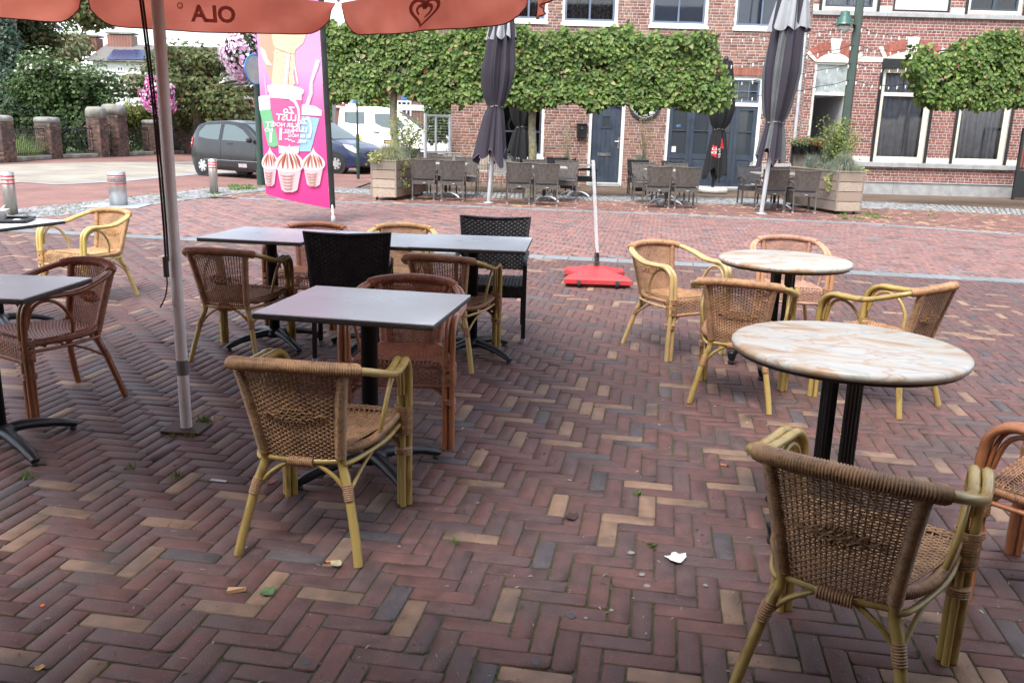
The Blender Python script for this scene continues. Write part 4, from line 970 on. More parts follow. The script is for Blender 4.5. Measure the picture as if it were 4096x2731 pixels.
# ---------------- right house
HR = thing('brick_house', 'red brick house with white pointing, cream stone arches and grey stone plinth at the right', 'house', (0, 0, 0))
XR0, XR1 = 7.87, 14.06
hr = [(8.10, 9.08, .0, 3.52), (9.98, 11.38, .92, 3.64), (12.20, 13.63, .92, 3.64), (8.12, 9.58, 4.86, 6.6), (10.02, 11.56, 4.86, 6.6), (12.04, 13.5, 4.86, 6.6)]
skip = hr + [(XR0, 8.05, .0, .02)]
brick_wall(HR, XR0, XR1, .34, 7.4, YF, hr, M_mortR, [(.255, .098, .078), (.225, .085, .068), (.285, .115, .092), (.24, .095, .08)], (11.7, 1.8), bond=1, sd=4)
M_cst = mat('cream stone', (.66, .64, .55), rough=.7, var=.07, scale=5)
for (a, b_) in ((9.10, 9.96), (11.40, 12.18), (13.65, 14.06)):
    for (z0, z1) in ((3.545, 3.68), (.885, 1.035)):
        m = MB(); m.bb((a, YF - .014, z0), (b_, YF + .02, z1)); m.build('stone_block', M_cst, HR)
x = 9.10
for L_ in (1.4, .75, 1.55, 1.25):
    m = MB(); m.box((x + L_ / 2, YF - .03, .815), (L_ - .006, .13, .13), bev=.008); m.build('sill_stone', M_stone, HR); x += L_
x = 9.10
for L_ in (1.55, 1.6, 1.81):
    m = MB(); m.box((x + L_ / 2, YF - .008, .14), (L_ - .004, .05, .37), bev=.006); m.box((x + L_ / 2, YF - .02, .338), (L_ - .006, .075, .032), bev=.008); m.build('plinth_stone', M_stone, HR); x += L_
m = MB(); m.bb((XR0, YF + .03, .0), (8.10, YF + .3, .34)); m.bb((9.08, YF + .03, 0), (XR1, YF + .3, .34)); m.build('footing', M_stone, HR)
m = MB(); m.bb((XR0, YF - .02, .0), (8.09, YF + .03, .338)); m.build('plinth_stone', M_stone, HR)
x = XR0
for L_ in (2.0, 2.1, 2.09):
    m = MB(); m.box((x + L_ / 2, YF - .03, 4.765), (L_ - .005, .12, .11), bev=.008); m.build('band_stone', M_stone, HR); x += L_
for (a, b_) in ((9.60, 10.0), (11.58, 12.02), (XR0, 8.10), (13.52, 14.06)):
    m = MB(); m.bb((a, YF - .014, 4.83), (b_, YF + .02, 4.98)); m.build('stone_block', M_cst, HR)
def seg_arch(cx_, hw_, zs, rise, th):
    R_ = (hw_ ** 2 + rise ** 2) / (2 * rise); zc = zs + rise - R_; a0 = math.asin(hw_ / R_); n = 15
    for k in range(n):
        an = -a0 * 1.04 + 2.08 * a0 * (k + .5) / n; da = 2.08 * a0 / n * .44; key = (k == n // 2); end = k in (0, n - 1)
        if abs(k - n // 2) == 1: continue
        if key: da *= 2.5
        r0, r1 = R_ + .004, R_ + th + (.05 if key else 0); y0 = YF - (.035 if key or end else .012)
        pts = [(cx_ + math.sin(an - da) * r0, zc + math.cos(an - da) * r0), (cx_ + math.sin(an + da) * r0, zc + math.cos(an + da) * r0), (cx_ + math.sin(an + da * (1.12 if key else 1)) * r1, zc + math.cos(an + da) * r1), (cx_ + math.sin(an - da * (1.12 if key else 1)) * r1, zc + math.cos(an - da) * r1)]
        m = MB(); v = random.uniform(.85, 1.15); m.slab(pts, y0, YF + .02, None if key or end else (.30 * v, .095 * v, .068 * v)); m.build('keystone' if key else ('springer_stone' if end else 'arch_brick'), M_cst if key or end else M_brick, HR)
    pts = [(cx_ + math.sin(a) * R_, zc + math.cos(a) * R_) for a in np.linspace(-a0, a0, 12)]; m = MB(); m.slab(pts + [(cx_ + hw_, zs - .01), (cx_ - hw_, zs - .01)], YF + .012 - .03, YF + .015); m.build('arch_panel', M_cream, HR)
seg_arch(8.59, .50, 3.52, .23, .33); seg_arch(10.68, .72, 3.64, .20, .33); seg_arch(12.915, .73, 3.64, .20, .33)
for (i, z) in ((1, 2.72), (2, 2.72)):
    a, b_, c, d = hr[i]
    wdw = window(HR, a, b_, c, d - .24, M_cream, M_cream, (('h', z, .10),), 'curtain', False, fw=.09, sw=.03)
    m = MB(); m.bb((a - .06, YF - .10, d - .24), (b_ + .06, YF + .05, d)); m.build('shutter_box', M_black, HR)
    for x in (a - .045, b_ + .045):
        m = MB(); m.bb((x - .04, YF - .035, c - .03), (x + .04, YF - .016, d - .245)); m.build('shutter_guide', M_black, HR)
window(HR, *hr[3], M_cream, M_blue, (('v', 8.85, .06),), 'curtain', False, fw=.085); window(HR, *hr[5], M_cream, M_blue, (('v', 12.77, .08),), 'room', False, fw=.085)
f = frame_bars(*hr[4], YF + .0, YF + .08, .05).build('window', M_black, HR)
m = MB(); z = 4.92
while z < 6.5: m.box((10.79, YF + .045, z), (1.44, .03, .042), bev=.008); z += .047
m.build('roller_shutter', M_shut, f, kind='stuff')
for x in (8.06, 9.62, 11.99, 13.55):
    m = MB(); m.bb((x - .035, YF - .04, 4.83), (x + .035, YF - .016, 6.6)); m.build('shutter_guide', M_black, HR)
# entrance recess with fanlight
m = frame_bars(8.10, 9.08, .0, 3.52, YF + .04, YF + .16, .07, (('h', 2.68, .08),)); m.build('door_frame', M_cream, HR)
m = MB(); m.bb((8.17, YF + .09, 2.72), (9.01, YF + .095, 3.45)); m.build('fanlight_pane', mat('grey frosted glass', (.22, .25, .26), rough=.25, col2=(.34, .38, .37), mixscale=2, mixlo=.45, mixhi=.5), HR)
M_hall = mat('white plaster hall', (.55, .55, .56), rough=.9, var=.05)
m = MB(); m.add([(8.17, YF + .17, 0), (9.01, YF + .17, 0), (9.01, YF + 3, 0), (8.17, YF + 3, 0), (8.17, YF + .17, 2.64), (9.01, YF + .17, 2.64), (9.01, YF + 3, 2.64), (8.17, YF + 3, 2.64)], [(1, 2, 6, 5), (2, 3, 7, 6), (3, 0, 4, 7), (4, 5, 6, 7), (0, 1, 2, 3)]); m.build('hallway', M_hall, HR)
m = MB(); m.bb((8.20, YF + .2, .02), (8.25, YF + 1.1, 2.60)); m.build('open_door', M_blue, HR)
m = MB(); m.bb((8.40, YF + 2.9, 0), (8.95, YF + 2.98, 2.05)); m.build('inner_door', M_dark, HR)
m = MB(); m.bb((XR0 + .02, YF + 1.3, 0), (8.15, YF + 9, 7.38)); m.bb((9.03, YF + 1.3, 0), (XR1, YF + 9, 7.38)); m.bb((8.15, YF + 3.1, 0), (9.03, YF + 9, 7.38)); m.bb((8.15, YF + 1.3, 2.7), (9.03, YF + 3.1, 7.38)); m.build('house_body', MATS['white pointing'], HR)
m = MB(); m.add([(XR0, YF - .4, 7.4), (XR1 + .2, YF - .4, 7.4), (XR1 + .2, YF + 9.3, 7.4), (XR0, YF + 9.3, 7.4), (XR0, YF + 4.4, 10.6), (XR1 + .2, YF + 4.4, 10.6)], [(0, 1, 5, 4), (2, 3, 4, 5), (0, 4, 3), (1, 2, 5), (3, 2, 1, 0)]); m.build('roof', MATS['dark roof tiles'], HR)
# black metal balustrade box at the right end
t = thing('metal_gate', 'black metal gate panel at the far right edge of the pavement', 'gate', (AY(2336, 400, 23.7).x, 23.7, 0))
m = MB(); m.bb((0, 0, .05), (1.6, .04, .78)); m.build('gate_panel', M_black, t)
for x in (0, .8, 1.6):
    m = MB(); m.bb((x - .03, -.02, 0), (x + .03, .06, 1.9)); m.build('gate_post', M_black, t)
m = MB(); m.bb((0, -.01, 1.84), (1.6, .05, 1.9)); m.bb((0, -.01, .8), (1.6, .05, .86)); m.build('gate_rail', M_black, t)
for k in range(12):
    m = MB(); x = .12 + k * .125; m.tube([(x, .02, .83), (x, .02, 1.86)], .008, 5); m.build('gate_bar', M_black, t)
# drainpipe between the houses
m = MB(); m.tube([(7.72, YF - .05, .0), (7.72, YF - .05, 7.3)], .045, 10); tag(m.build('drainpipe', mat('grey zinc pipe', (.45, .47, .49), rough=.5, var=.08), smooth=True), 'grey drainpipe running down the joint between the two brick houses', 'drainpipe')

HZ = thing('brick_house', 'brick house beyond the right edge of the picture', 'house', (0, 0, 0)); m = MB(); m.bb((14.3, YF + .4, 0), (26, YF + 9, 7.4)); m.build('wall', MATS.get('x') or brickmat('edge brick', (.28, .10, .08), (.24, .085, .07), (.55, .52, .48), 1), HZ); m = MB(); m.add([(14.2, YF, 7.4), (26, YF, 7.4), (26, YF + 9.3, 7.4), (14.2, YF + 9.3, 7.4), (14.2, YF + 4.6, 10.4), (26, YF + 4.6, 10.4)], [(0, 1, 5, 4), (2, 3, 4, 5), (0, 4, 3), (1, 2, 5), (3, 2, 1, 0)]); m.build('roof', MATS['dark roof tiles'], HZ)
# ================================================================== ACROSS THE STREET: TERRACE OF THE OTHER CAFE
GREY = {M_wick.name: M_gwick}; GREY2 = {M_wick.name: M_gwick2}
gch = [  # x, y, facing, light?, label
 (-1.95, 18.42, 0, 1, 'grey woven chair with its back to us next to the left wooden planter'),
 (-1.33, 18.30, 0, 1, 'grey woven chair with its back to us, left of the leftmost parasol post'),
 (-1.75, 19.75, PI, 1, 'grey woven chair facing us behind the chair next to the left wooden planter'),
 (-1.12, 19.70, PI + .1, 1, 'grey woven chair facing us, the one nearest the slatted metal chairs'),
 (.05, 18.05, 0, 1, 'grey woven chair with its back to us, right of the leftmost parasol post'),
 (.61, 17.85, 0, 1, 'grey woven chair with its back to us in front of the mossy tree trunk'),
 (.40, 19.35, PI, 1, 'grey woven chair facing us beside the mossy tree trunk'),
 (1.10, 19.30, PI - .1, 1, 'grey woven chair facing us, opposite the chair before the tree trunk'),
 (1.05, 21.2, PI + .2, 0, 'dark grey woven chair close under the house window'),
 (1.66, 21.0, PI + 1.35, 0, 'dark grey woven chair turned sideways left of the front door'),
 (2.92, 18.05, 0, 1, 'grey woven chair with its back to us before the front door and potted grass'),
 (3.50, 18.05, 0, 1, 'grey woven chair with its back to us before the black parasol'),
 (2.85, 19.35, PI, 1, 'grey woven chair facing us beside the grass pot by the front door'),
 (3.60, 19.45, PI, 1, 'grey woven chair facing us in front of the folding doors'),
 (2.98, 21.2, PI, 0, 'dark grey woven chair close to the brick wall under the round sign'),
 (3.80, 21.1, PI, 1, 'light grey woven chair close to the folding doors'),
 (5.25, 17.90, 0, 1, 'grey woven chair with its back to us partly hidden by the rightmost parasol post'),
 (5.84, 17.75, 0, 1, 'grey woven chair with its back to us next to the right wooden planter'),
 (5.20, 19.2, PI, 0, 'dark grey woven chair facing us behind the rightmost parasol post'),
 (5.82, 19.15, PI, 0, 'dark grey woven chair facing us beside the right wooden planter'),
]
M_tag = mat('small metal tag', (.6, .6, .6), rough=.4)
for (x, y, rz, lt, lab) in gch:
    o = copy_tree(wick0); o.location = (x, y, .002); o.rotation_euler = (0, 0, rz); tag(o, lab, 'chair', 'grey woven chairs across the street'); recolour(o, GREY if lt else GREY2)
    m = MB(); m.box((.02, -.238, .385), (.05, .006, .014)); m.build('metal_tag', M_tag, o)
    m = MB(); m.box((0, .01, .455), (.44, .43, .035), bev=.012); m.build('cushion', M_cush, o)
M_gtop = mat('weathered grey table boards', (.34, .31, .275), rough=.8, var=.15, scale=8); M_galu = mat('grey metal table base', (.30, .32, .34), rough=.45, metal=.4, var=.1)
def cafe_table(label, x, y, wx=.95, wy=.75):
    t = thing('cafe_table', label, 'table', (x, y, .002), 0, 'tables of the cafe across the street')
    for k in range(5):
        m = MB(); m.box((0, -wy / 2 + wy * (k + .5) / 5, .735), (wx, wy / 5 - .008, .026), bev=.003); m.build('top_board', M_gtop, t)
    m = MB(); m.lathe([(.032, .09), (.032, .72)], n=12); m.build('column', M_blk, t, True); m = MB(); m.box((0, 0, .714), (.5, .4, .014)); m.build('top_plate', M_blk, t)
    for k in range(4):
        a = k * PI / 2 + PI / 4 + .2; u = Vector((math.cos(a), math.sin(a), 0)); m = MB()
        m.tube(smoothpath([u * .02 + Vector((0, 0, .10)), u * .16 + Vector((0, 0, .11)), u * .30 + Vector((0, 0, .07)), u * .38 + Vector((0, 0, .016))], 4), [.035] * 9 + [.03] * 4, 6, flat=.7, up=(0, 0, 1)); m.build('base_foot', M_galu, t)
cafe_table('grey table between the four chairs next to the left wooden planter', -1.55, 19.08); cafe_table('grey table beside the mossy tree trunk', .60, 18.72); cafe_table('grey table between the four chairs before the front door', 3.25, 18.72)
cafe_table('grey table between the chairs next to the right wooden planter', 5.52, 18.50); cafe_table('grey table close to the house window left of the front door', 1.4, 20.5, .8, .7); cafe_table('grey table standing close to the folding doors', 3.4, 20.35, .8, .7)
# slatted metal chairs
M_tube = mat('grey green steel tube', (.33, .35, .32), rough=.4, metal=.5, var=.1); M_slat = mat('pale slats', (.66, .64, .57), rough=.6, var=.1)
def slat_chair():
    t = thing('slatted_chair', 'x', 'chair')
    m = MB(); m.tube(smoothpath([(-.24, -.22, .40), (-.25, -.28, .68), (-.235, -.31, .82), (-.17, -.325, .87), (0, -.33, .875), (.17, -.325, .87), (.235, -.31, .82), (.25, -.28, .68), (.24, -.22, .40)], 4), .013, 6); bf = m.build('back_frame', M_tube, t, True)
    for k in range(11):
        x = -.20 + .04 * k; m = MB(); m.box((x, -.272, .63), (.022, .006, .43), rot=Matrix.Rotation(-.20, 3, 'X')); m.build('back_slat', M_slat, bf)
    m = MB(); m.tube([(-.22, -.262, .56), (.22, -.262, .56)], .008, 5); m.tube([(-.22, -.30, .78), (.22, -.30, .78)], .008, 5); m.build('back_bar', M_tube, bf)
    for s in (-1, 1):
        m = MB(); m.tube(smoothpath([(s * .25, -.27, .66), (s * .265, -.05, .655), (s * .265, .18, .65), (s * .262, .225, .60), (s * .255, .23, .3), (s * .25, .235, 0)], 4), .0125, 6); m.build('arm', M_tube, t, True)
        m = MB(); m.tube([(s * .24, -.22, .42), (s * .245, -.27, 0)], .0125, 6); m.build('rear_leg', M_tube, t, True)
    for k in range(9):
        m = MB(); m.box((0, -.20 + .05 * k, .43), (.46, .036, .008)); m.build('seat_slat', M_slat, t)
    return t
sc0 = slat_chair()
for i, (x, y, rz, lab) in enumerate([(-1.62, 21.9, PI, 'slatted metal chair farthest left, half hidden behind grey woven chairs'), (-.92, 22.6, PI + .1, 'slatted metal chair against the brick wall beside the mesh screen'), (-.40, 21.3, .25, 'slatted metal chair standing clear left of the leftmost parasol post'), (-.05, 22.3, PI + .5, 'slatted metal chair right behind the leftmost parasol post'),
    (5.85, 21.3, PI - .5, 'slatted metal chair at the right end of the folding doors'), (6.75, 22.0, PI, 'slatted metal chair between the rightmost parasol and the flower box screen'), (7.4, 21.0, PI + .2, 'slatted metal chair directly behind the right wooden planter')]):
    o = sc0 if i == 0 else copy_tree(sc0); o.location = (x, y, .002); o.rotation_euler = (0, 0, rz); tag(o, lab, 'chair', 'slatted metal chairs')
# ---------------- closed parasols
M_cl_p = mat('faded violet black cloth', (.030, .026, .038), rough=.85, var=.12, scale=5); M_cl_g = mat('slate grey cloth', (.105, .115, .12), rough=.85, var=.12, scale=5); M_cl_k = mat('black cloth', (.012, .012, .014), rough=.85, var=.2, scale=5)
M_valw = mat('pale grey valance cloth', (.27, .28, .30), rough=.85, var=.06)
def closed_parasol(label, base, top, zlow, ztie, ztop, rmax, mats, pole_r=.042, pole_m=None, sd=0, val=None, hood=None, basefn=None, folds=9, hem=0.0, flare=.52):
    r_ = random.Random(sd); t = thing('closed_parasol', label, 'parasol', (0, 0, 0)); base = Vector(base); top = Vector(top)
    def ax(z): return base + (top - base) * ((z - base.z) / (top.z - base.z))
    m = MB(); m.tube([ax(.0), ax(ztop + .05)], pole_r, 14); m.build('pole', pole_m or MATS['white painted steel pole'], t, True)
    if basefn: basefn(t, base)
    else:
        m = MB(); m.lathe([(pole_r * 2.6, 0), (pole_r * 2.6, .022), (pole_r * 1.4, .03)], (base.x, base.y, .001), 20); m.build('base_flange', pole_m or MATS['white painted steel pole'], t, True)
    ph = [r_.uniform(0, 6.28) for _ in range(6)]; NA, NZ = 72, 34
    lowvar = [zlow + (.20 * (.5 + .5 * math.sin(3 * 2 * PI * k / NA + ph[0])) + .12 * math.sin(5 * 2 * PI * k / NA + ph[1])) for k in range(NA)]
    def rad(a, z):
        if z > ztie:
            k = (z - ztie) / (ztop - ztie); r0 = rmax * (.42 + .58 * min(1, k * 3.2) ** .7) * (1 - .55 * k ** 1.4)
        else:
            k = (ztie - z) / (ztie - zlow); r0 = rmax * (.42 + flare * k ** .8)
        f = 1 + .20 * math.cos(folds * a + ph[2] + z * .5) + .10 * math.cos((folds * 2 + 1) * a + ph[3]) + .16 * math.cos(3 * a + ph[4] - z * .8)
        return max(pole_r * 1.05, r0 * (1 + (f - 1) * (1 - .5 * math.exp(-((z - ztie) / .08) ** 2))))
    grp = {}
    for k in range(NA):
        a0, a1 = 2 * PI * k / NA, 2 * PI * (k + 1) / NA; mi = int(((a0 / (2 * PI)) * 8 + ph[5]) % 8) % len(mats)
        mb = grp.setdefault(mi, MB()); vs = []
        for j in range(NZ + 1):
            for a, kk in ((a0, k), (a1, (k + 1) % NA)):
                z = lowvar[kk] + (ztop - lowvar[kk]) * j / NZ; c = ax(z); R_ = rad(a, z); vs.append((c.x + R_ * math.cos(a), c.y + R_ * math.sin(a), z))
        mb.add(vs, [(2 * j, 2 * j + 1, 2 * j + 3, 2 * j + 2) for j in range(NZ)])
    for mi, mb in grp.items(): 
        me = mb.mesh('cloth', mats[mi], True); bmm = bmesh.new(); bmm.from_mesh(me); bmesh.ops.remove_doubles(bmm, verts=bmm.verts, dist=.0005); bmm.to_mesh(me); bmm.free(); obj('cloth_panel', me, t)
    if hem:
        m = MB(); m.tube([(ax(lowvar[k]).x + rad(2 * PI * k / NA, lowvar[k]) * math.cos(2 * PI * k / NA), ax(lowvar[k]).y + rad(2 * PI * k / NA, lowvar[k]) * math.sin(2 * PI * k / NA), lowvar[k]) for k in range(NA)], hem, 4, closed=True); m.build('hem', MATS['violet hem'] if 'violet hem' in MATS else mat('violet hem', (.16, .11, .17), rough=.8), t)
    c = ax(ztie); m = MB(); m.tube([(c.x + rad(a, ztie) * 1.05 * math.cos(a), c.y + rad(a, ztie) * 1.05 * math.sin(a), ztie + .012 * math.sin(3 * a)) for a in np.linspace(0, 2 * PI, 25)[:-1]], .012, 5, closed=True); m.build('tie_cord', MATS['tie cord'] if 'tie cord' in MATS else mat('tie cord', (.30, .27, .22), rough=.8), t)
    if val:      # flaps of the small vent cap on top
        z0, z1, rv = val; NAv = 48; m = MB(); vs = []
        for j, (z, rr_) in enumerate(((z1, rv * .25), (z1 - (z1 - z0) * .45, rv * .75), (z0, rv))):
            for k in range(NAv):
                a = 2 * PI * k / NAv; zz = z - (.10 * abs(math.sin(4 * a + ph[0])) if j == 2 else 0); R_ = rr_ * (1 + .25 * math.cos(8 * a + ph[0])); c = ax(zz); vs.append((c.x + R_ * math.cos(a), c.y + R_ * math.sin(a), zz))
        m.add(vs, [(j * NAv + k, j * NAv + (k + 1) % NAv, (j + 1) * NAv + (k + 1) % NAv, (j + 1) * NAv + k) for j in range(2) for k in range(NAv)]); m.build('vent_cap', M_valw, t, True)
    m = MB(); c = ax(ztop); m.lathe([(pole_r * 1.5, -.02), (pole_r * 1.6, .05), (pole_r * .8, .12)], (c.x, c.y, ztop), 12); m.build('finial', M_black, t, True)
    return t, ax, rad
M_galv = mat('galvanised pole', (.46, .48, .50), rough=.45, metal=.3, var=.06)
b1 = G(1122, 467); z_ = lambda x, y: AY(x, y, b1.y).z
closed_parasol('tall closed violet black parasol on a grey post in the middle of the street terrace', b1, AY(1156, 30, b1.y), z_(1135, 372), z_(1143, 245), z_(1156, -15), .31, [M_cl_p, M_cl_p, M_cl_p], pole_m=M_galv, sd=3, val=(z_(1153, 82), z_(1156, 25), .26), hem=.006)
b4 = G(1748, 492); z_ = lambda x, y: AY(x, y, b4.y).z
closed_parasol('tall closed parasol in grey and violet black cloth at the right, before the drainpipe', b4, AY(1822, 0, b4.y), z_(1780, 378), z_(1782, 281), z_(1820, -110), .335, [M_cl_p, M_cl_g, M_cl_p, M_cl_g, M_cl_g], pole_m=M_galv, sd=8, flare=.30, val=(z_(1815, 62), z_(1825, -40), .33), hem=.005)
b2 = Vector((AY(1196, 365, 22.6).x, 22.6, 0)); z_ = lambda x, y: AY(x, y, 22.6).z
closed_parasol('closed black parasol behind the mossy tree trunk by the house window', b2, b2 + Vector((.05, 0, 4)), z_(1196, 372), z_(1197, 292), z_(1200, 120), .34, [M_cl_k], pole_m=M_black, sd=5)
def conc(t, b_):
    m = MB(); m.lathe([(.36, 0), (.40, .03), (.40, .10), (.36, .14), (.10, .15)], (b_.x, b_.y, .002), 26, sy=.9); m.build('concrete_base', mat('pale concrete', (.55, .54, .50), rough=.9, var=.12, scale=8, bump=.3), t, True)
b3 = Vector((5.22, 23.1, 0)); z_ = lambda x, y: AY(x, y, 23.1).z
pk, ax3, rad3 = closed_parasol('closed black parasol with red print on a round concrete base', b3, b3 + Vector((.10, 0, 4)), z_(1640, 410), z_(1642, 297), z_(1655, 140), .30, [M_cl_k], pole_m=M_black, sd=13, basefn=conc, folds=8)
M_redp = mat('red print', (.62, .03, .035), rough=.8, var=.05)
def wrap_print(par, ax, rad, a0, z0, V_, F_, mt, name, off=.010):
    vs = []
    for (x, y, _) in V_:
        z = z0 + y; a = a0 + x / .30; c = ax(z); R_ = rad(a, z) + off; vs.append((c.x + R_ * math.cos(a), c.y + R_ * math.sin(a), z))
    MB().add(vs, F_).build(name, mt, par)
def patch(poly, n=6):
    # subdivided quad
    (a, b_, c, d) = [Vector((p[0], p[1], 0)) for p in poly]; V_ = [tuple(a.lerp(b_, i / n).lerp(d.lerp(c, i / n), j / n)) for j in range(n + 1) for i in range(n + 1)]
    return V_, [(j * (n + 1) + i, j * (n + 1) + i + 1, (j + 1) * (n + 1) + i + 1, (j + 1) * (n + 1) + i) for j in range(n) for i in range(n)]
AF = -PI / 2
zr = z_(1640, 345)
wrap_print(pk, ax3, rad3, AF, zr, *patch([(-.24, -.10), (-.04, -.20), (-.06, .10), (-.22, .14)]), M_redp, 'red_print'); wrap_print(pk, ax3, rad3, AF, zr + .1, *patch([(.12, -.02), (.24, -.06), (.22, .20), (.17, .20)]), M_redp, 'red_print')
for q, (tx, zz) in enumerate((('SCA', .03), ('DOR', -.06))):
    V_, F_ = text_mesh(tx, .09); V_ = [(x - .14, y, z) for x, y, z in V_]; wrap_print(pk, ax3, rad3, AF, zr + zz, V_, F_, MATS['white lettering'], 'lettering', .016)
for q, tx in enumerate(('LOW', 'OB', 'OAR', 'OFF')):
    V_, F_ = text_mesh(tx, .06); V_ = [(x + .06, y + x * .3, z) for x, y, z in V_]; wrap_print(pk, ax3, rad3, AF, zr + .04 - q * .065, V_, F_, MATS['white lettering'], 'lettering', .014)

# ---------------- planters
M_plank = mat('weathered pine boards', (.34, .26, .20), rough=.85, var=.22, scale=3, stretch=(6, 6, 30), bump=.25, bscale=20, col2=(.24, .19, .155), mixscale=3, mixlo=.4, mixhi=.7); M_plank2 = mat('greyed pine boards', (.24, .205, .175), rough=.85, var=.22, scale=3, stretch=(6, 6, 30), bump=.25, bscale=20)
M_soil = mat('soil', (.05, .04, .03), rough=1, var=.3, scale=10)
PLK = [M_plank, M_plank2, mat('brown pine boards', (.25, .175, .125), rough=.85, var=.25, scale=3, stretch=(6, 6, 30), bump=.25, bscale=20), mat('pale pine boards', (.38, .31, .245), rough=.85, var=.22, scale=3, stretch=(6, 6, 30), bump=.25, bscale=20)]
def planter(label, c, rz, wx, wy, h, gap=.06):
    t = thing('wooden_planter', label, 'planter', (c[0], c[1], .002), rz, 'wooden planters')
    nb = 4
    for (ax_, sg) in (('x', -1), ('x', 1), ('y', -1), ('y', 1)):
        for k in range(nb):
            z = gap + (h - gap) * (k + .5) / nb; hh = (h - gap) / nb - .013; m = MB()
            if ax_ == 'y': m.box((0, 0, 0), (wx - .004, .032, hh), bev=.004); p = (0, sg * (wy / 2 - .016), z)
            else: m.box((0, 0, 0), (.032, wy - .07, hh), bev=.004); p = (sg * (wx / 2 - .016), 0, z)
            m.build('plank', random.choice(PLK), t, loc=p)
    for sx in (-1, 1):
        for sy in (-1, 1):
            m = MB(); m.box((sx * (wx / 2 + .006), sy * (wy / 2 - .02), (h + gap) / 2), (.030, .06, h - gap - .01), bev=.004); m.build('corner_post', M_plank2, t)
            m = MB(); m.tube([(sx * (wx / 2 - .08) - .015, sy * (wy / 2 - .08), .028), (sx * (wx / 2 - .08) + .015, sy * (wy / 2 - .08), .028)], .028, 10); m.build('castor', M_rub, t)
    for (x, y, a, b_) in ((0, -wy / 2 + .03, wx + .05, .09), (0, wy / 2 - .03, wx + .05, .09), (-wx / 2 + .02, 0, .09, wy - .16), (wx / 2 - .02, 0, .09, wy - .16)):
        m = MB(); m.box((x, y, h + .012), (a, b_, .024), bev=.004); m.build('rim_board', M_plank, t)
    m = MB(); m.box((0, 0, h - .05), (wx - .08, wy - .08, .04)); m.build('soil', M_soil, t); return t
pl_c = (-2.53, 18.93); pl_rz = -.217
planter('wooden planter box with grass tufts at the left of the street terrace', pl_c, pl_rz, .52, 2.0, .80)
pr_c = (6.555, 18.53); pr_rz = .195
planter('wooden planter box with grass tufts and shrubs at the right of the street terrace', pr_c, pr_rz, .54, 2.0, .84)
M_fesc = mat('blue fescue blades', (1, 1, 1), rough=.7, var=0, attr=True, trans=.3)
def grass_tuft(label, c, r, n, h, cols, group='grass tufts in planters', droop=1.0, name='grass_tuft'):
    VV = []; FF = []; CC = []
    for i in range(n):
        a = random.uniform(0, 2 * PI); el = random.betavariate(1.3, 1.6); L = h * random.uniform(.65, 1.15); b0 = Vector((math.cos(a), math.sin(a), 0)) * r * .25 * random.random(); u = Vector((math.cos(a), math.sin(a), 0)); sd_ = Vector((-u.y, u.x, 0)) * .0045
        cc = random.choice(cols); k = random.uniform(.75, 1.25); cc = tuple(q * k for q in cc); pts = []
        for j in range(4):
            s = j / 3; pts.append(b0 + u * (L * s * (.25 + .75 * el)) + Vector((0, 0, L * (s * (1.15 - .5 * el) - droop * s * s * s * (.25 + .75 * el)))))
        k0 = len(VV)
        for j, p in enumerate(pts):
            w_ = sd_ * (1 - j / 3.2); VV += [tuple(p - w_), tuple(p + w_)]
        FF += [(k0 + 2 * j, k0 + 2 * j + 1, k0 + 2 * j + 3, k0 + 2 * j + 2) for j in range(3)]; CC += [cc] * 3
    o = obj(name, npmesh(name, VV, FF, M_fesc, CC), loc=c); return tag(o, label, 'grass', group)
FES = [(.24, .30, .27), (.20, .27, .24), (.33, .34, .24), (.40, .36, .22), (.17, .23, .19)]; FESY = [(.36, .38, .19), (.30, .33, .18), (.45, .40, .22), (.24, .29, .2)]
def pl_pt(c, rz, dx, dy, z): return (c[0] + dx * math.cos(rz) - dy * math.sin(rz), c[1] + dx * math.sin(rz) + dy * math.cos(rz), z)
grass_tuft('big yellowish grass tuft hanging over the near corner of the left wooden planter', pl_pt(pl_c, pl_rz, .05, -.78, .80), .3, 1500, .50, FESY); grass_tuft('blue grey grass tuft in the back of the left wooden planter', pl_pt(pl_c, pl_rz, 0, .05, .80), .3, 1100, .42, FES); grass_tuft('small blue grass tuft at the far end of the left wooden planter', pl_pt(pl_c, pl_rz, .02, .65, .80), .3, 800, .36, FES)
grass_tuft('big blue grey grass tuft hanging over the near end of the right wooden planter', pl_pt(pr_c, pr_rz, -.02, -.72, .84), .3, 1600, .50, FES); grass_tuft('blue grass tuft behind the big one in the right wooden planter', pl_pt(pr_c, pr_rz, -.02, -.05, .84), .3, 1200, .45, FES); grass_tuft('grey green grass tuft at the far end of the right wooden planter', pl_pt(pr_c, pr_rz, 0, .6, .84), .3, 800, .42, FES)
# black pots with grass
M_pot = mat('anthracite plastic pot', (.030, .033, .040), rough=.55, var=.08)
for (lab, gl, x, y, r0, h, gcol) in (('tall anthracite plant pot right of the slate blue front door', 'blue grey grass tuft in the pot right of the front door', AY(1470, 420, 23.2).x, 23.2, .27, .68, FES), ('anthracite plant pot left of the slate blue front door', 'blue grass tuft in the pot left of the front door', AY(1301, 420, 23.4).x, 23.4, .22, .55, FES)):
    t = thing('plant_pot', lab, 'pot', (x, y, .002), 0, 'anthracite plant pots'); m = MB(); m.lathe([(r0 * .74, 0), (r0, h - .06), (r0 * 1.06, h - .06), (r0 * 1.06, h), (r0 * .95, h), (r0 * .9, h - .05)], n=28, cap1=True); m.build('pot_body', M_pot, t, True)
    m = MB(); m.lathe([(.01, h - .045), (r0 * .9, h - .045)], n=20); m.build('soil', M_soil, t); grass_tuft(gl, (x, y, h - .03), r0, 1100, .42, gcol, 'grass tufts in pots')

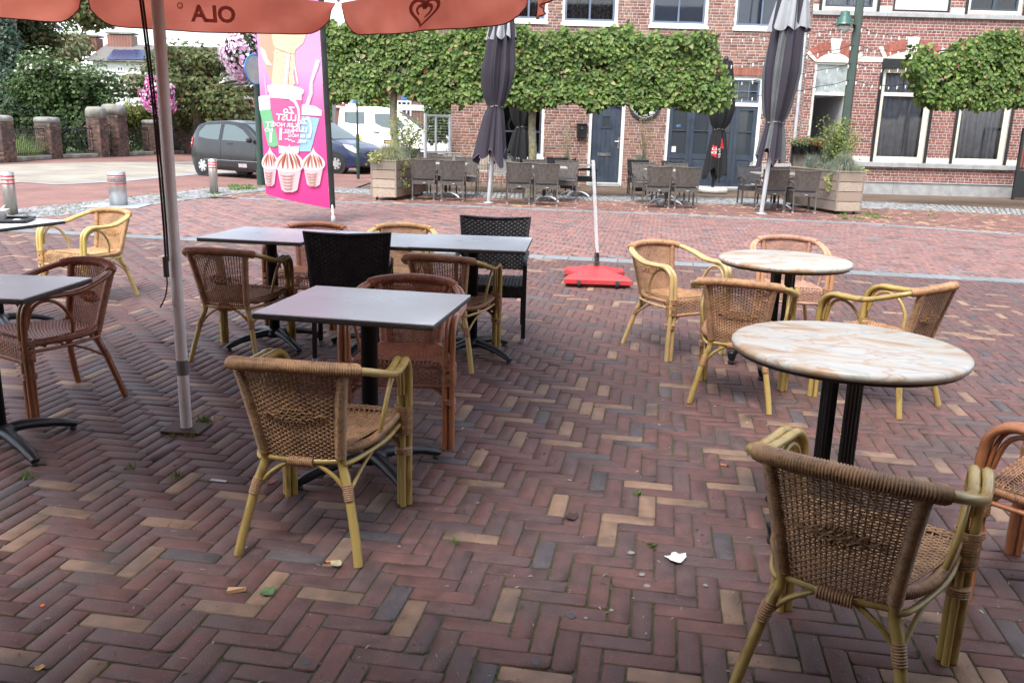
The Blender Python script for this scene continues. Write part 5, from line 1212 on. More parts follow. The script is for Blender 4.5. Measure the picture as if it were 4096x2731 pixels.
# ---------------- flag banner
YB = G(765, 512).y
def FB(x, y, lay=0): 
    p = AY(x, y, YB); p.y += .002 * math.sin((x - 600) * .035) + .003 * math.sin(y * .02 + 1) - .004 * lay - .02; return p
fl = thing('flag_banner', 'pink advertising flag showing ice cream cones, cups and sundaes on a dark pole', 'flag', (0, 0, 0))
def edgeL(y): return 590.5 + (y - 75) * .0565
def edgeR(y): return 735.5 + (y - 75) * .0555
def M_flagmat():
    m = bpy.data.materials.new('printed pink flag cloth'); m.use_nodes = True; t = m.node_tree; b = t.nodes['Principled BSDF']; b.inputs['Roughness'].default_value = .6
    tc = _nd(t, 'ShaderNodeTexCoord'); sp = _nd(t, 'ShaderNodeSeparateXYZ'); t.links.new(tc.outputs['Object'], sp.inputs[0])
    r = _nd(t, 'ShaderNodeValToRGB'); mr = _nd(t, 'ShaderNodeMapRange'); mr.inputs[1].default_value = .3; mr.inputs[2].default_value = 3.1; t.links.new(sp.outputs[2], mr.inputs[0]); t.links.new(mr.outputs[0], r.inputs[0])
    e = r.color_ramp.elements; e[0].position = 0; e[0].color = (.78, .05, .27, 1); e[1].position = 1; e[1].color = (.86, .38, .72, 1); q = e.new(.45); q.color = (.80, .11, .38, 1); q = e.new(.72); q.color = (.86, .42, .72, 1)
    t.links.new(r.outputs[0], b.inputs['Base Color']); o = [n for n in t.nodes if n.type == 'OUTPUT_MATERIAL'][0]; tr = _nd(t, 'ShaderNodeBsdfTranslucent'); t.links.new(r.outputs[0], tr.inputs[0]); ms = _nd(t, 'ShaderNodeMixShader'); ms.inputs[0].default_value = .35; t.links.new(b.outputs[0], ms.inputs[1]); t.links.new(tr.outputs[0], ms.inputs[2]); t.links.new(ms.outputs[0], o.inputs[0]); return m
def cloth(u, v):
    y = -150 + 630 * v; yy = y
    a, b_ = edgeL(y), edgeR(y)
    if v > .93: pass
    x = a + (b_ - a) * u; bot = 445 + 33 * u ** .8; y = -150 + (bot + 150) * v; x = edgeL(y) + (edgeR(y) - edgeL(y)) * u; return FB(x, y)
m = MB(); m.grid(cloth, 24, 60); fcl = m.build('flag_cloth', M_flagmat(), fl, True)
def fprint(name, poly, col, lay, sub=True):
    mt = mat('print ' + name + ' %.2f %.2f %.2f' % col, col, rough=.6, var=.03, trans=.3)
    MB().add([FB(x, y, lay) for x, y in poly], [tuple(range(len(poly)))]).build(name, mt, fcl)
cA = lambda L: [(585.7 + .12447 * x, 218.2 + .12447 * y) for x, y in L]; cB = lambda L: [(516.8 + .14648 * x, 34.45 + .14648 * y) for x, y in L]
def blob(cx_, cy_, rx, ry, n=20, tip=0, pw=1.0):
    L = []
    for k in range(n):
        a = 2 * PI * k / n; L.append((cx_ + rx * math.sin(a), cy_ - ry * math.cos(a) - (tip if k == 0 else 0)))
    return L
fprint('cone_print', cB([(515, 100), (790, 100), (790, 520), (745, 1095), (728, 1050), (640, 800), (560, 560)]), (.70, .46, .32), 1)
fprint('cone_highlight', cB([(560, 500), (640, 560), (680, 700), (740, 780), (740, 800), (660, 790), (610, 700), (570, 600)]), (.85, .78, .66), 2)
fprint('cone_print', cB([(700, 100), (1290, 100), (1275, 330), (1230, 450), (1108, 560), (1100, 800), (1075, 960), (1090, 1115), (740, 1092), (760, 800), (790, 520), (755, 430)]), (.84, .71, .48), 2)
for i in range(6):
    x0, y0 = 790 + i * 12, 560 + i * 95; fprint('waffle_line', cB([(x0 - 20, y0 + 30), (x0 + 240, y0 - 60), (x0 + 245, y0 - 38), (x0 - 20, y0 + 52)]), (.88, .77, .55), 3)
    x0 = 780 + i * 55; fprint('waffle_line', cB([(x0, 600), (x0 + 22, 600), (x0 + 110, 1085), (x0 + 85, 1085)]), (.88, .77, .55), 4)
fprint('cone_highlight', cB([(765, 455), (830, 500), (1090, 575), (1100, 610), (1000, 600), (800, 520)]), (.86, .75, .5), 5)
fprint('straw_print', cB([(612, 900), (628, 940), (672, 1290), (652, 1290)]), (.72, .62, .74), 3)
fprint('cup_lid', cA([(72, 40), (150, 8), (285, 10), (300, 270), (95, 292)]), (.76, .74, .88), 3); fprint('cup_print', cA([(98, 292), (300, 268), (330, 380), (450, 930), (360, 965), (255, 940), (150, 520)]), (.22, .62, .32), 3)
fprint('cup_lid', cB([(1190, 1410), (1260, 1400), (1420, 1430), (1528, 1500), (1520, 1590), (1180, 1570)]), (.76, .78, .90), 3); fprint('cup_print', cA([(845, 385), (950, 400), (1198, 432), (1110, 760), (1035, 1045), (815, 1045)]), (.36, .66, .86), 3)
fprint('straw_print', cB([(1435, 705), (1500, 720), (1480, 800), (1385, 1060), (1385, 1240), (1310, 1470), (1252, 1452), (1325, 1230), (1330, 1080)]), (.70, .66, .78), 4)
fprint('cup_lid', cB([(672, 1110), (760, 1092), (1000, 1100), (1200, 1150), (1246, 1180), (1240, 1240), (1212, 1255), (1210, 1340), (712, 1300), (705, 1220), (680, 1200)]), (.80, .81, .92), 5)
fprint('cup_print', cA([(285, 50), (640, 105), (875, 90), (850, 560), (825, 955), (445, 955), (420, 800)]), (.88, .16, .38), 5); fprint('cup_bottom', cA([(445, 930), (640, 960), (825, 940), (815, 1080), (455, 1080)]), (.82, .80, .88), 6)
fprint('straw_print', cB([(978, 634), (1038, 634), (1000, 1000), (992, 1165), (918, 1150), (950, 900)]), (.72, .64, .76), 6)
fprint('swoosh_print', cA([(600, 30), (700, 30), (780, 120), (835, 250), (845, 400), (820, 560), (790, 550), (805, 400), (790, 260), (735, 150), (660, 100)]), (.86, .82, .90), 6); fprint('swoosh_print', cA([(960, 405), (1000, 400), (1050, 520), (1068, 640), (1040, 780), (1008, 765), (1035, 640), (1010, 520)]), (.86, .88, .94), 6)
def ftext(txt, size, cx_, cy_, rot, lay, col=(.86, .84, .90), shear=0.0):
    V_, F_ = text_mesh(txt, size, shear=shear); mt = mat('print lettering', (.86, .84, .90), rough=.6, var=0, trans=.3); ca_, sa_ = math.cos(rot), math.sin(rot)
    vs = [FB(*cA([(cx_ - (x * ca_ - y * sa_), cy_ - (x * sa_ + y * ca_))])[0], lay) for x, y, z in V_]; MB().add(vs, F_).build('lettering', mt, fcl)
for (dx, dy, s, ly) in ((0, 0, 1.0, 8), (245, 215, .80, 7)):
    ftext('Zo', 175 * s, 640 + dx, 290 + dy * .95, .08, ly); ftext('LUST', 168 * s, 595 + dx * .95, 425 + dy, .06, ly); ftext('IK ER NOG', 105 * s, 585 + dx, 560 + dy * .93, .05, ly); ftext('WEL', 105 * s, 645 + dx * .95, 680 + dy * .85, .05, ly)
ftext('1', 310, 490, 735, .04, 8); fprint('script_squiggle', cA([(560, 800), (600, 815), (620, 790), (645, 830), (680, 815), (700, 850), (750, 850), (755, 870), (700, 870), (680, 838), (640, 850), (615, 815), (595, 832), (558, 815)]), (.86, .84, .90), 8)
ftext('T', 150, 250, 555, .05, 4); ftext('S', 150, 335, 545, .05, 4); ftext('NO', 95, 265, 650, .05, 4); ftext('1', 260, 300, 795, .04, 4)
for (cx_, tipy, w_, lay, cb) in ((290, 940, 150, 7, 1680), (1090, 960, 215, 7, 1690), (650, 905, 265, 9, 1790)):
    k = w_ / 265; top_ = tipy
    fprint('cup_print', cA([(cx_ - w_ * .82, tipy + 480 * max(.8, k)), (cx_ + w_ * .80, tipy + 490 * max(.8, k)), (cx_ + w_ * .55, cb - 40), (cx_ + w_ * .25, cb), (cx_ - w_ * .3, cb), (cx_ - w_ * .55, cb - 50)]), (.70, .60, .62), lay)
    kk = max(.84, k); ol = [(.03, 30), (.10, 80), (.26, 130), (.55, 190), (.82, 255), (.98, 330), (1.0, 400), (.90, 455), (.74, 490), (.35, 520)]
    fprint('ice_cream_print', cA([(cx_, tipy)] + [(cx_ + w_ * q, tipy + r_ * kk) for q, r_ in ol] + [(cx_ - w_ * q, tipy + r_ * kk) for q, r_ in reversed(ol)]), (.88, .84, .88), lay + 1)
    for j, a_ in enumerate((-.82, -.50, -.16, .22, .55, .84)):
        pts = []; s0 = .22 + .10 * abs(math.sin(j * 2.2)); 
        for q in range(9):
            s_ = s0 + (.97 - s0) * q / 8; pts.append((cx_ + w_ * (a_ * s_ ** .75 + .05 * math.sin(s_ * 6 + j)), tipy + (60 + 420 * s_ * (1 - .12 * a_ * a_)) * kk, w_ * (.025 + .075 * math.sin(PI * q / 8) * (1 if j % 2 else .7))))
        fprint('sauce_print', cA([(x - h_, y) for x, y, h_ in pts] + [(x + h_, y) for x, y, h_ in reversed(pts)]), (.40, .11, .07) if j % 2 else (.52, .24, .12), lay + 2)
    for j in range(5):
        y0 = tipy + (560 + 60 * j) * max(.85, k); sp_ = w_ * (.70 - .07 * j); fprint('sauce_print', cA([(cx_ - sp_, y0), (cx_ - sp_ * .2, y0 + 22), (cx_ + sp_ * .6, y0 - 6), (cx_ + sp_ * .2, y0 + 42), (cx_ - sp_ * .6, y0 + 34)]), (.52, .28, .22), lay + 2)
m = MB(); sl = [(735.5 + (y - 75) * .0555 + 7, y) for y in np.linspace(-150, 478, 30)]
m.tube([FB(x, y) + Vector((0, .0, 0)) for x, y in sl], .046, 8, flat=.5, up=(0, 1, 0)); m.build('pole_sleeve', M_black, fl)
m = MB(); gb = G(766, 516); p1_ = FB(764, 470); m.tube([gb, Vector((p1_.x, p1_.y, p1_.z))], [.022, .018], 10); m.build('pole', M_galv, fl, True)
m = MB(); m.lathe([(.034, .0), (.034, .13), (.022, .14)], (gb.x, gb.y, .002), 12); m.build('ground_socket', M_galv, fl, True)
m = MB(); k = FB(766, 491); m.tube([k + Vector((-.04, -.02, .0)), k + Vector((0, -.03, .012)), k + Vector((.045, -.02, -.02))], .010, 5); m.build('red_ribbon', M_redp, fl)
# ================================================================== TREES AND PLANTS
M_bark = mat('grey green bark', (.20, .185, .14), rough=.95, var=.25, scale=12, bump=.6, bscale=30, col2=(.27, .25, .09), mixscale=5, mixlo=.5, mixhi=.65); M_bark2 = mat('dark bark', (.07, .06, .045), rough=.95, var=.25, scale=10, bump=.5, bscale=24)
def leafmat(name): return mat(name, (1, 1, 1), rough=.5, var=0, attr=True, trans=.38, spec=.35)
M_leaf = leafmat('leaves')
def leaf_mesh(name, P, N, size, cols, matl=M_leaf, asp=.85, fold=.25, seed=0):
    """heart shaped folded leaves: P (n,3) positions, N (n,3) facing; 6 verts, 2 quads each"""
    r = np.random.default_rng(seed); n = len(P); N = N / np.linalg.norm(N, axis=1, keepdims=True)
    a = r.normal(size=(n, 3)); a[:, 2] -= 1.1; T = a - N * (a * N).sum(1, keepdims=True); T /= np.linalg.norm(T, axis=1, keepdims=True); B = np.cross(N, T)
    s = (size * r.uniform(.65, 1.3, n))[:, None]
    v = [P, P + T * s * .18 + B * s * .42 * asp + N * s * fold * .5, P + T * s * .62 + B * s * .33 * asp + N * s * fold * .35, P + T * s, P + T * s * .62 - B * s * .33 * asp + N * s * fold * .35, P + T * s * .18 - B * s * .42 * asp + N * s * fold * .5]
    V = np.stack(v, 1).reshape(-1, 3); k = (np.arange(n) * 6)[:, None]
    F = np.concatenate([k + np.array([[0, 1, 2, 3]]), k + np.array([[0, 3, 4, 5]])], 1).reshape(-1, 4)
    return npmesh(name, V, F, matl, np.repeat(cols, 2, axis=0))
def pal(n, cs, r, lo=.75, hi=1.25): return np.array(cs)[r.integers(0, len(cs), n)] * r.uniform(lo, hi, (n, 1))
LIME = [(.118, .202, .040), (.095, .168, .034), (.155, .235, .053), (.205, .272, .072), (.07, .132, .028)]
def n3(x, y, z, s): return mnoise.noise((x * s, y * s, z * s))
def pleached(label, trunk, x0, x1, zb, zt, Y, dep, nleaf, sd, top_slope=(0, 0), group='clipped flat crowned trees in a row', trunk_r=.115, show_trunk=True, raggedR=False, raggedL=False):
    r = np.random.default_rng(sd); t = thing('pleached_tree', label, 'tree', (trunk[0], trunk[1], 0), 0, group); o = Vector((trunk[0], trunk[1], 0))
    if show_trunk:
        m = MB(); P = smoothpath([(0, 0, -.05), (.015, 0, .35), (.03, .01, 1.0), (-.01, 0, 1.7), (.02, 0, zb + .4), (0, 0, zt - .3)], 6)
        m.tube(P, [trunk_r * (1.45 - .45 * min(1, i / 5)) * (1 - .45 * i / len(P)) * (1 + .05 * math.sin(i * 2.1)) for i in range(len(P))], 12); m.build('trunk', M_bark, t, True)
    nb = 4
    for k in range(nb):
        z = zb + .25 + (zt - zb - .5) * k / (nb - 1); m = MB(); pts = [(x - trunk[0], (Y - trunk[1]) + .05 * math.sin(x * 2 + k), z + .06 * math.sin(x * 3 + k)) for x in np.linspace(x0 + .25, x1 - .25, 10)]; m.tube(pts, .022, 6); m.build('branch', M_bark2, t, True)
    P = []; N = []
    while len(P) < nleaf:
        x = r.uniform(x0 - .2, x1 + .2); z = r.uniform(zb - .15, zt + .2); q = r.random()
        y = -dep / 2 + dep * (r.beta(.55, .8))
        f = (x - x0) / (x1 - x0); ztop = zt + top_slope[0] * (1 - f) + top_slope[1] * f
        lo = zb + .18 * n3(x, 1.3, sd, 1.6) + .10 * n3(x, 9, sd, 4.5); hi = ztop + .30 * n3(x, 5.1, sd, 1.3) + .24 * n3(x, 2, sd, 4.5) + (.25 * max(0, n3(x, 4, sd, 9)))
        xl = x0 + .3 * n3(z, 3.3, sd, 1.1) * (1.6 if raggedL else .6); xr = x1 + .3 * n3(z, 7.7, sd, 1.4) * (2.2 if raggedR else .6)
        rag = (raggedR and x > x1 - .9 and r.random() < ((x - x1 + .9) / .9) * .75) or (raggedL and x < x0 + .6 and r.random() < .4)
        if not (xl < x < xr and lo < z < hi) or rag: continue
        bulge = .10 * n3(x, z, sd, 2.2); hole = n3(x * 1.0, z * 1.0, sd + 3, 2.6)
        if hole > .30 and r.random() < .80: continue
        if y < 0: y += bulge
        P.append((x - trunk[0], Y + y - trunk[1], z)); nn = np.array([r.normal(0, .35), -1 if y < dep * .2 else 1, r.normal(.45, .35)]); N.append(nn)
    P = np.array(P); N = np.array(N); cols = pal(len(P), LIME, r, .6, 1.35)
    tips = r.random(len(P)) < .035; cols[tips] = np.array([.33, .30, .12]) * r.uniform(.8, 1.2, (tips.sum(), 1)); rd = r.random(len(P)) < .006; cols[rd] = (.25, .10, .05)
    obj('crown', leaf_mesh('crown', P, N, .106, cols, seed=sd), t); return t
X_ = lambda x, y, Y: AY(x, y, Y).x
Z_ = lambda x, y, Y: AY(x, y, Y).z
tr1 = (AY(905, 330, 20.3).x, 20.3)
pleached('clipped lime tree with flat crown whose trunk stands behind the left wooden planter', tr1, X_(745, 150, 20.3), X_(1062, 150, 20.3), Z_(900, 228, 20.3), Z_(900, 62, 20.3), 20.3, .75, 12500, 21)
tr2 = (.33, 20.05)
pleached('clipped lime tree with flat crown and mossy trunk before the house window and front door', tr2, X_(1050, 150, 20.05), X_(1665, 170, 20.05), Z_(1330, 243, 20.05), Z_(1330, 52, 20.05), 20.05, .75, 23000, 22, top_slope=(.05, -.35), raggedR=True)
pleached('clipped lime tree crown reaching in from the right edge before the house windows', (X_(2470, 300, 20.3), 20.3), X_(2095, 160, 20.3), X_(2560, 160, 20.3), Z_(2230, 246, 20.3), Z_(2230, 92, 20.3), 20.3, .8, 15000, 23, top_slope=(-.20, .45), raggedL=True)
# loose shrubs in planters, pot shrubs
def shrub(label, c, r0, h, n, cs, size, stems=5, sd=1, group='shrubs', name='shrub', cat='shrub'):
    r = np.random.default_rng(sd); t = thing(name, label, cat, c, 0, group); P = []; N = []
    for k in range(stems):
        a = r.uniform(0, 6.28); top = np.array([math.cos(a) * r0 * r.uniform(.3, 1), math.sin(a) * r0 * r.uniform(.3, 1), h * r.uniform(.7, 1.05)]); mid = top * np.array([.4, .4, .5]); m = MB(); pts = smoothpath([(0, 0, 0), tuple(mid), tuple(top)], 5); m.tube(pts, [.011 * (1 - .7 * i / len(pts)) for i in range(len(pts))], 5); m.build('stem', M_bark, t)
        for i in range(n // stems):
            s = r.uniform(.3, 1.02); b = mid * (s / .5) if s < .5 else mid + (top - mid) * ((s - .5) / .5); P.append(b + r.normal(0, r0 * .20, 3)); N.append(np.array([r.normal(), r.normal() - .5, abs(r.normal()) + .5]))
    P = np.array(P); obj('foliage', leaf_mesh('foliage', P, np.array(N), size, pal(len(P), cs, r), seed=sd), t); return t
YG = [(.22, .28, .07), (.16, .22, .05), (.28, .30, .10), (.12, .18, .04)]
shrub('loose yellow green shrub in the left wooden planter', pl_pt(pl_c, pl_rz, .0, .3, .78), .50, .95, 800, YG, .055, 7, 31, 'shrubs in planters'); shrub('feathery yellow green shrub at the left in the right wooden planter', pl_pt(pr_c, pr_rz, .0, -.1, .80), .38, 1.15, 900, YG, .05, 7, 32, 'shrubs in planters'); shrub('feathery yellow green shrub leaning right in the right wooden planter', pl_pt(pr_c, pr_rz, .18, -.25, .80), .42, 1.0, 800, YG, .05, 6, 33, 'shrubs in planters')
LG = [(.33, .38, .12), (.26, .32, .09), (.40, .42, .18)]
shrub('pale trailing ivy on the near left corner of the left wooden planter', pl_pt(pl_c, pl_rz, -.17, -.85, .80), .30, .10, 260, LG, .06, 5, 34, 'trailing ivy'); shrub('pale trailing ivy on the right corner of the right wooden planter', pl_pt(pr_c, pr_rz, .22, -.75, .84), .25, .08, 160, LG, .06, 5, 35, 'trailing ivy')
def trailing(label, c, L, sd):
    r = np.random.default_rng(sd); t = thing('trailing_ivy', label, 'ivy', c, 0, 'hanging ivy strands'); m = MB(); pts = [(.05 * math.sin(k * .9 + sd), .02 * math.cos(k), -L * k / 8) for k in range(9)]; m.tube(pts, .005, 4); m.build('stem', M_bark2, t)
    P = []; N = []
    for k in range(70): s = r.random(); P.append(np.array([.05 * math.sin(s * 7.2 + sd) + r.normal(0, .03), r.normal(-.02, .02), -L * s])); N.append(np.array([r.normal(0, .4), -1, .4]))
    obj('foliage', leaf_mesh('foliage', np.array(P), np.array(N), .05, pal(70, LG, r), seed=sd), t)
trailing('ivy strand hanging down the side of the left wooden planter', pl_pt(pl_c, pl_rz, .31, -.62, .80), .55, 1); trailing('short ivy strand hanging down the side of the right wooden planter', pl_pt(pr_c, pr_rz, -.32, -.70, .82), .35, 2); trailing('ivy hanging over the pot right of the front door', (AY(1452, 400, 22.9).x, 22.9, .66), .6, 3)
shrub('bare brown shrub on a thin stem in the pot right of the front door', (AY(1476, 400, 23.2).x, 23.2, .66), .30, 1.35, 240, [(.26, .17, .08), (.33, .24, .10), (.2, .2, .08)], .035, 9, 36, 'pot shrubs'); shrub('bare brown shrub in the pot left of the front door', (AY(1301, 400, 23.4).x, 23.4, .52), .28, 1.2, 150, [(.26, .17, .08), (.33, .24, .10), (.2, .2, .08)], .035, 8, 37, 'pot shrubs')
# weeds and grass tufts on the paving
WEED = [(.13, .20, .05), (.17, .24, .07), (.10, .16, .04)]
wd = [(1000 + 0, 0)]
VV = []; FF = []; CC = []
def weed(x, y, s, n):
    for q in range(n):
        a = random.uniform(0, 6.28); l = s * random.uniform(.4, 1.1); b0 = len(VV); px, py = x + random.gauss(0, s * .5), y + random.gauss(0, s * .5); w_ = l * .10 + .002; c = random.choice(WEED); k = random.uniform(.7, 1.3); lf = random.uniform(.3, .9)
        VV.extend([(px - w_ * math.sin(a), py + w_ * math.cos(a), 0), (px + w_ * math.sin(a), py - w_ * math.cos(a), 0), (px + math.cos(a) * l * (1 - lf * .5), py + math.sin(a) * l * (1 - lf * .5), l * lf)]); FF.append((b0, b0 + 1, b0 + 2)); CC.append(tuple(v * k for v in c))
for i in range(26): p = G(random.uniform(1930, 2040), random.uniform(492, 504)); weed(p.x, p.y, .07, 28)
for i in range(70): p = G(random.uniform(1985, 2352), 482 + 8 * random.gauss(0, 1) + random.uniform(0, 14)); weed(p.x, p.y, .05, 10)
for i in range(40): p = G(random.uniform(530, 600), random.uniform(425, 437)); weed(p.x, p.y, .08, 30)
for i in range(60): q = random.random(); p = G(60 + 440 * q, 496 - 62 * q + random.uniform(-14, 10)); weed(p.x, p.y, .05, 14)
for (x, y) in ((492, 444), (492, 446), (485, 443), (405, 455), (1075, 465), (1000, 455), (1195, 470), (1160, 455)):
    for q in range(4): p = G(x + random.uniform(-12, 12), y + random.uniform(-2, 2)); weed(p.x, p.y, .06, 16)
for i in range(30): p = G(random.uniform(1100, 1300), random.uniform(425, 452)); weed(p.x, p.y, .04, 10)
obj('paving_weeds', npmesh('paving_weeds', VV, FF, M_moss, CC), kind='stuff', label='tufts of grass and weeds growing along the cobbles and planters', cat='weeds')
def weed_plant(label, x, y, s, n):
    global VV, FF, CC
    VV = []; FF = []; CC = []; p = G(x, y); weed(0, 0, s, n); o = obj('weed', npmesh('weed', VV, FF, M_moss, CC), loc=(p.x, p.y, .001)); tag(o, label, 'weed', 'small weeds on the terrace')
for (x, y, s, n, lab) in ((468, 968, .045, 60, 'grassy weed right behind the white parasol pole foot'), (440, 1000, .03, 40, 'low weed in front of the parasol base plate'), (395, 1003, .025, 30, 'small weed left of the parasol base plate'), (405, 1095, .03, 30, 'small weed in the joints below the parasol pole'), (1465, 1135, .025, 26, 'little weed in a joint left of the cigarette end'), (1500, 1255, .025, 26, 'little weed in a joint above the white paper scrap'), (300, 1075, .028, 26, 'small weed in the joints by the table foot at left'), (1045, 1245, .02, 20, 'tiny weed in a joint right of the front chair leg'), (60, 1095, .035, 30, 'small weed near the left table foot')): weed_plant(lab, x, y, s, n)
# ================================================================== VEHICLES
M_tyre = mat('tyre rubber', (.018, .018, .018), rough=.85, var=.1); M_rim = mat('silver wheel trim', (.58, .59, .6), rough=.35, metal=.6, var=.05); M_cgl = glassmat('car glass', (.10, .135, .14), .02); M_lamp = mat('red lamp glass', (.5, .015, .012), rough=.15, var=0); M_clr = mat('clear lamp glass', (.7, .72, .74), rough=.1, var=0); M_trim = mat('dark plastic trim', (.02, .02, .022), rough=.6)
def carpaint(name, c): return mat(name, c, rough=.28, var=.04, scale=2, spec=.5, coat=.35)
def make_car(label, loc, rz, L, W2, paint, top, bottom, belt, roofw, wheels, wr, side_windows, screen=None, rear=None, name='parked_car', group='parked vehicles', cat='car', extra=None):
    """x runs from the tail (0) to the nose (L); top/bottom/belt are lists of (x,z)"""
    t = thing(name, label, cat, loc, rz, group)
    tx, tz = zip(*top); bx, bz = zip(*bottom)
    Zt = lambda x: float(np.interp(x, tx, tz)); Zb = lambda x: float(np.interp(x, bx, bz)); ex, ez = zip(*belt); Ze = lambda x: float(np.interp(x, ex, ez))
    def hw(x, z):
        e = min(x, L - x); pl = 1 - .22 * max(0, 1 - e / (.16 * L)) ** 2.2; zb_ = Ze(x)
        if z <= zb_: k = (z - Zb(x)) / max(.05, zb_ - Zb(x)); return W2 * pl * (.95 + .05 * math.sin(PI * min(1, max(0, k * .9 + .1))))
        k = (z - zb_) / max(.05, 1.0 * (max(tz) - max(ez))); return W2 * pl * (.955 - (1 - roofw) * min(1, k) ** 1.15)
    st = np.linspace(0, L, 61); rows = []
    for x in st:
        zt, zb_ = Zt(x), Zb(x); zs = list(np.linspace(zb_, zt - .03, 12)); half = [(hw(x, z), z) for z in zs]; ht = half[-1][0]
        half += [(ht * .95, zt - .012), (ht * .80, zt), (ht * .4, zt + .012), (0, zt + .015)]
        rows.append([(x, -y, z) for y, z in half] + [(x, y, z) for y, z in reversed(half[:-1])])
    m = MB(); n = len(rows[0]); vs = [p for rw in rows for p in rw]
    fs = [(i * n + k, i * n + k + 1, (i + 1) * n + k + 1, (i + 1) * n + k) for i in range(len(rows) - 1) for k in range(n - 1)] + [((i + 1) * n, (i + 1) * n + n - 1, i * n + n - 1, i * n) for i in range(len(rows) - 1)] + [tuple(reversed(range(n))), tuple((len(rows) - 1) * n + k for k in range(n))]
    m.add(vs, [f[::-1] for f in fs]); body = m.build('body', paint, t, True)
    def panel(poly, nm, mt, off=.006, sides=(-1, 1), dens=6):
        for s in sides:
            P = []; k = len(poly)
            for i in range(k):
                a, b_ = poly[i], poly[(i + 1) % k]
                for q in range(dens): P.append((a[0] + (b_[0] - a[0]) * q / dens, a[1] + (b_[1] - a[1]) * q / dens))
            cx_ = sum(p[0] for p in P) / len(P); cz_ = sum(p[1] for p in P) / len(P); vs = [(x, s * (hw(x, z) + off), z) for x, z in P] + [(x * .5 + cx_ * .5, s * (hw(x * .5 + cx_ * .5, z * .5 + cz_ * .5) + off), z * .5 + cz_ * .5) for x, z in P] + [(cx_, s * (hw(cx_, cz_) + off), cz_)]
            nn = len(P); fs = [(i, (i + 1) % nn, nn + (i + 1) % nn, nn + i) for i in range(nn)] + [(nn + i, nn + (i + 1) % nn, 2 * nn) for i in range(nn)]
            MB().add(vs, fs).build(nm, mt, t, True)
    for poly in side_windows: panel(poly, 'side_window', M_cgl)
    for (x0, x1) in ([screen] if screen else []) + ([rear] if rear else []):
        m = MB(); xs_ = np.linspace(x0, x1, 8); vs = []
        for x in xs_: w_ = hw(x, Zt(x) - .03) * .86; vs += [(x, q * w_, Zt(x) + .016 - .012 * abs(q) ** 3 + .006) for q in (-1, -.5, 0, .5, 1)]
        m.add(vs, [(i * 5 + k, i * 5 + k + 1, (i + 1) * 5 + k + 1, (i + 1) * 5 + k) for i in range(7) for k in range(4)]); m.build('windscreen', M_cgl, t, True)
    for wx in wheels:
        for s in (-1, 1):
            y = s * (hw(wx, wr) - .09)
            m = MB(); m.tube([(wx, s * (hw(wx, wr * 1.3) - .22), wr), (wx, s * (hw(wx, wr * 1.3) + .004), wr)], wr * 1.16, 28); m.build('wheel_arch', M_trim, t)
            wh = MB(); prof = [(.0, .62), (.0, .9), (.02, .98), (.05, 1.0), (.16, 1.0), (.19, .96), (.2, .6)]; vs = []; nn = 28
            for (d, r_) in prof:
                for k in range(nn): a = 2 * PI * k / nn; vs.append((wx + wr * r_ * math.cos(a), y + s * (.105 - d), wr + wr * r_ * math.sin(a)))
            wh.add(vs, [(i * nn + k, i * nn + (k + 1) % nn, (i + 1) * nn + (k + 1) % nn, (i + 1) * nn + k) for i in range(len(prof) - 1) for k in range(nn)]); w_ = wh.build('wheel', M_tyre, t, True)
            m = MB(); m.lathe([(.0, .0)] + [(wr * .64, .0)], n=28); 
            m = MB(); vs = []; 
            nsp = 7
            for k in range(56):
                a = 2 * PI * k / 56; vs.append((wx + wr * .66 * math.cos(a), y + s * .100, wr + wr * .66 * math.sin(a)))
            vs.append((wx, y + s * .118, wr)); m.add(vs, [(k, (k + 1) % 56, 56) for k in range(56)]); rm = m.build('rim', M_rim, w_, True)
            for q in range(nsp):
                a = 2 * PI * (q + .5) / nsp; c = (wx + wr * .47 * math.cos(a), y + s * .111, wr + wr * .47 * math.sin(a)); m = MB(); vs = []
                for k in range(10): b_ = 2 * PI * k / 10; vs.append((c[0] + wr * (.13 * math.cos(b_) * math.cos(a) - .08 * math.sin(b_) * math.sin(a)), c[1], c[2] + wr * (.13 * math.cos(b_) * math.sin(a) + .08 * math.sin(b_) * math.cos(a)))); 
                m.add(vs, [tuple(range(10))]); m.build('rim_opening', M_trim, w_)
    if extra: extra(t, panel, hw, Zt)
    return t
# grey three door hatchback
def ex_h(t, panel, hw, Zt):
    panel([(.02, .90), (.10, 1.04), (.20, 1.06), (.22, .95), (.14, .78), (.05, .74)], 'tail_light', M_lamp, .012)
    panel([(.05, .865), (.16, .875), (.15, .92), (.05, .91)], 'tail_light_white', M_clr, .015)
    panel([(1.66, .895), (1.86, .905), (1.86, .94), (1.66, .93)], 'door_handle', M_trim, .012); panel([(.75, .46), (3.0, .46), (3.0, .475), (.75, .475)], 'side_moulding', mat('light trim', (.25, .26, .28), rough=.4), .010)
    panel([(1.40, .30), (1.408, .30), (1.408, 1.44), (1.40, 1.44)], 'door_seam', M_trim, .004); panel([(2.75, .30), (2.758, .30), (2.758, .95), (2.75, .95)], 'door_seam', M_trim, .004)
    panel([(2.1, .30), (2.42, .30), (2.42, .40), (2.1, .40)], 'silver_tape', M_rim, .010, (-1,))
    for s in (-1, 1): m = MB(); m.box((2.62, s * .90, 1.03), (.13, .17, .13), bev=.04); m.build('mirror', M_trim, t)
wc = G(467, 404)
rzc = -.52
ca_, sa_ = math.cos(rzc), math.sin(rzc); lx, ly = .66, -.82
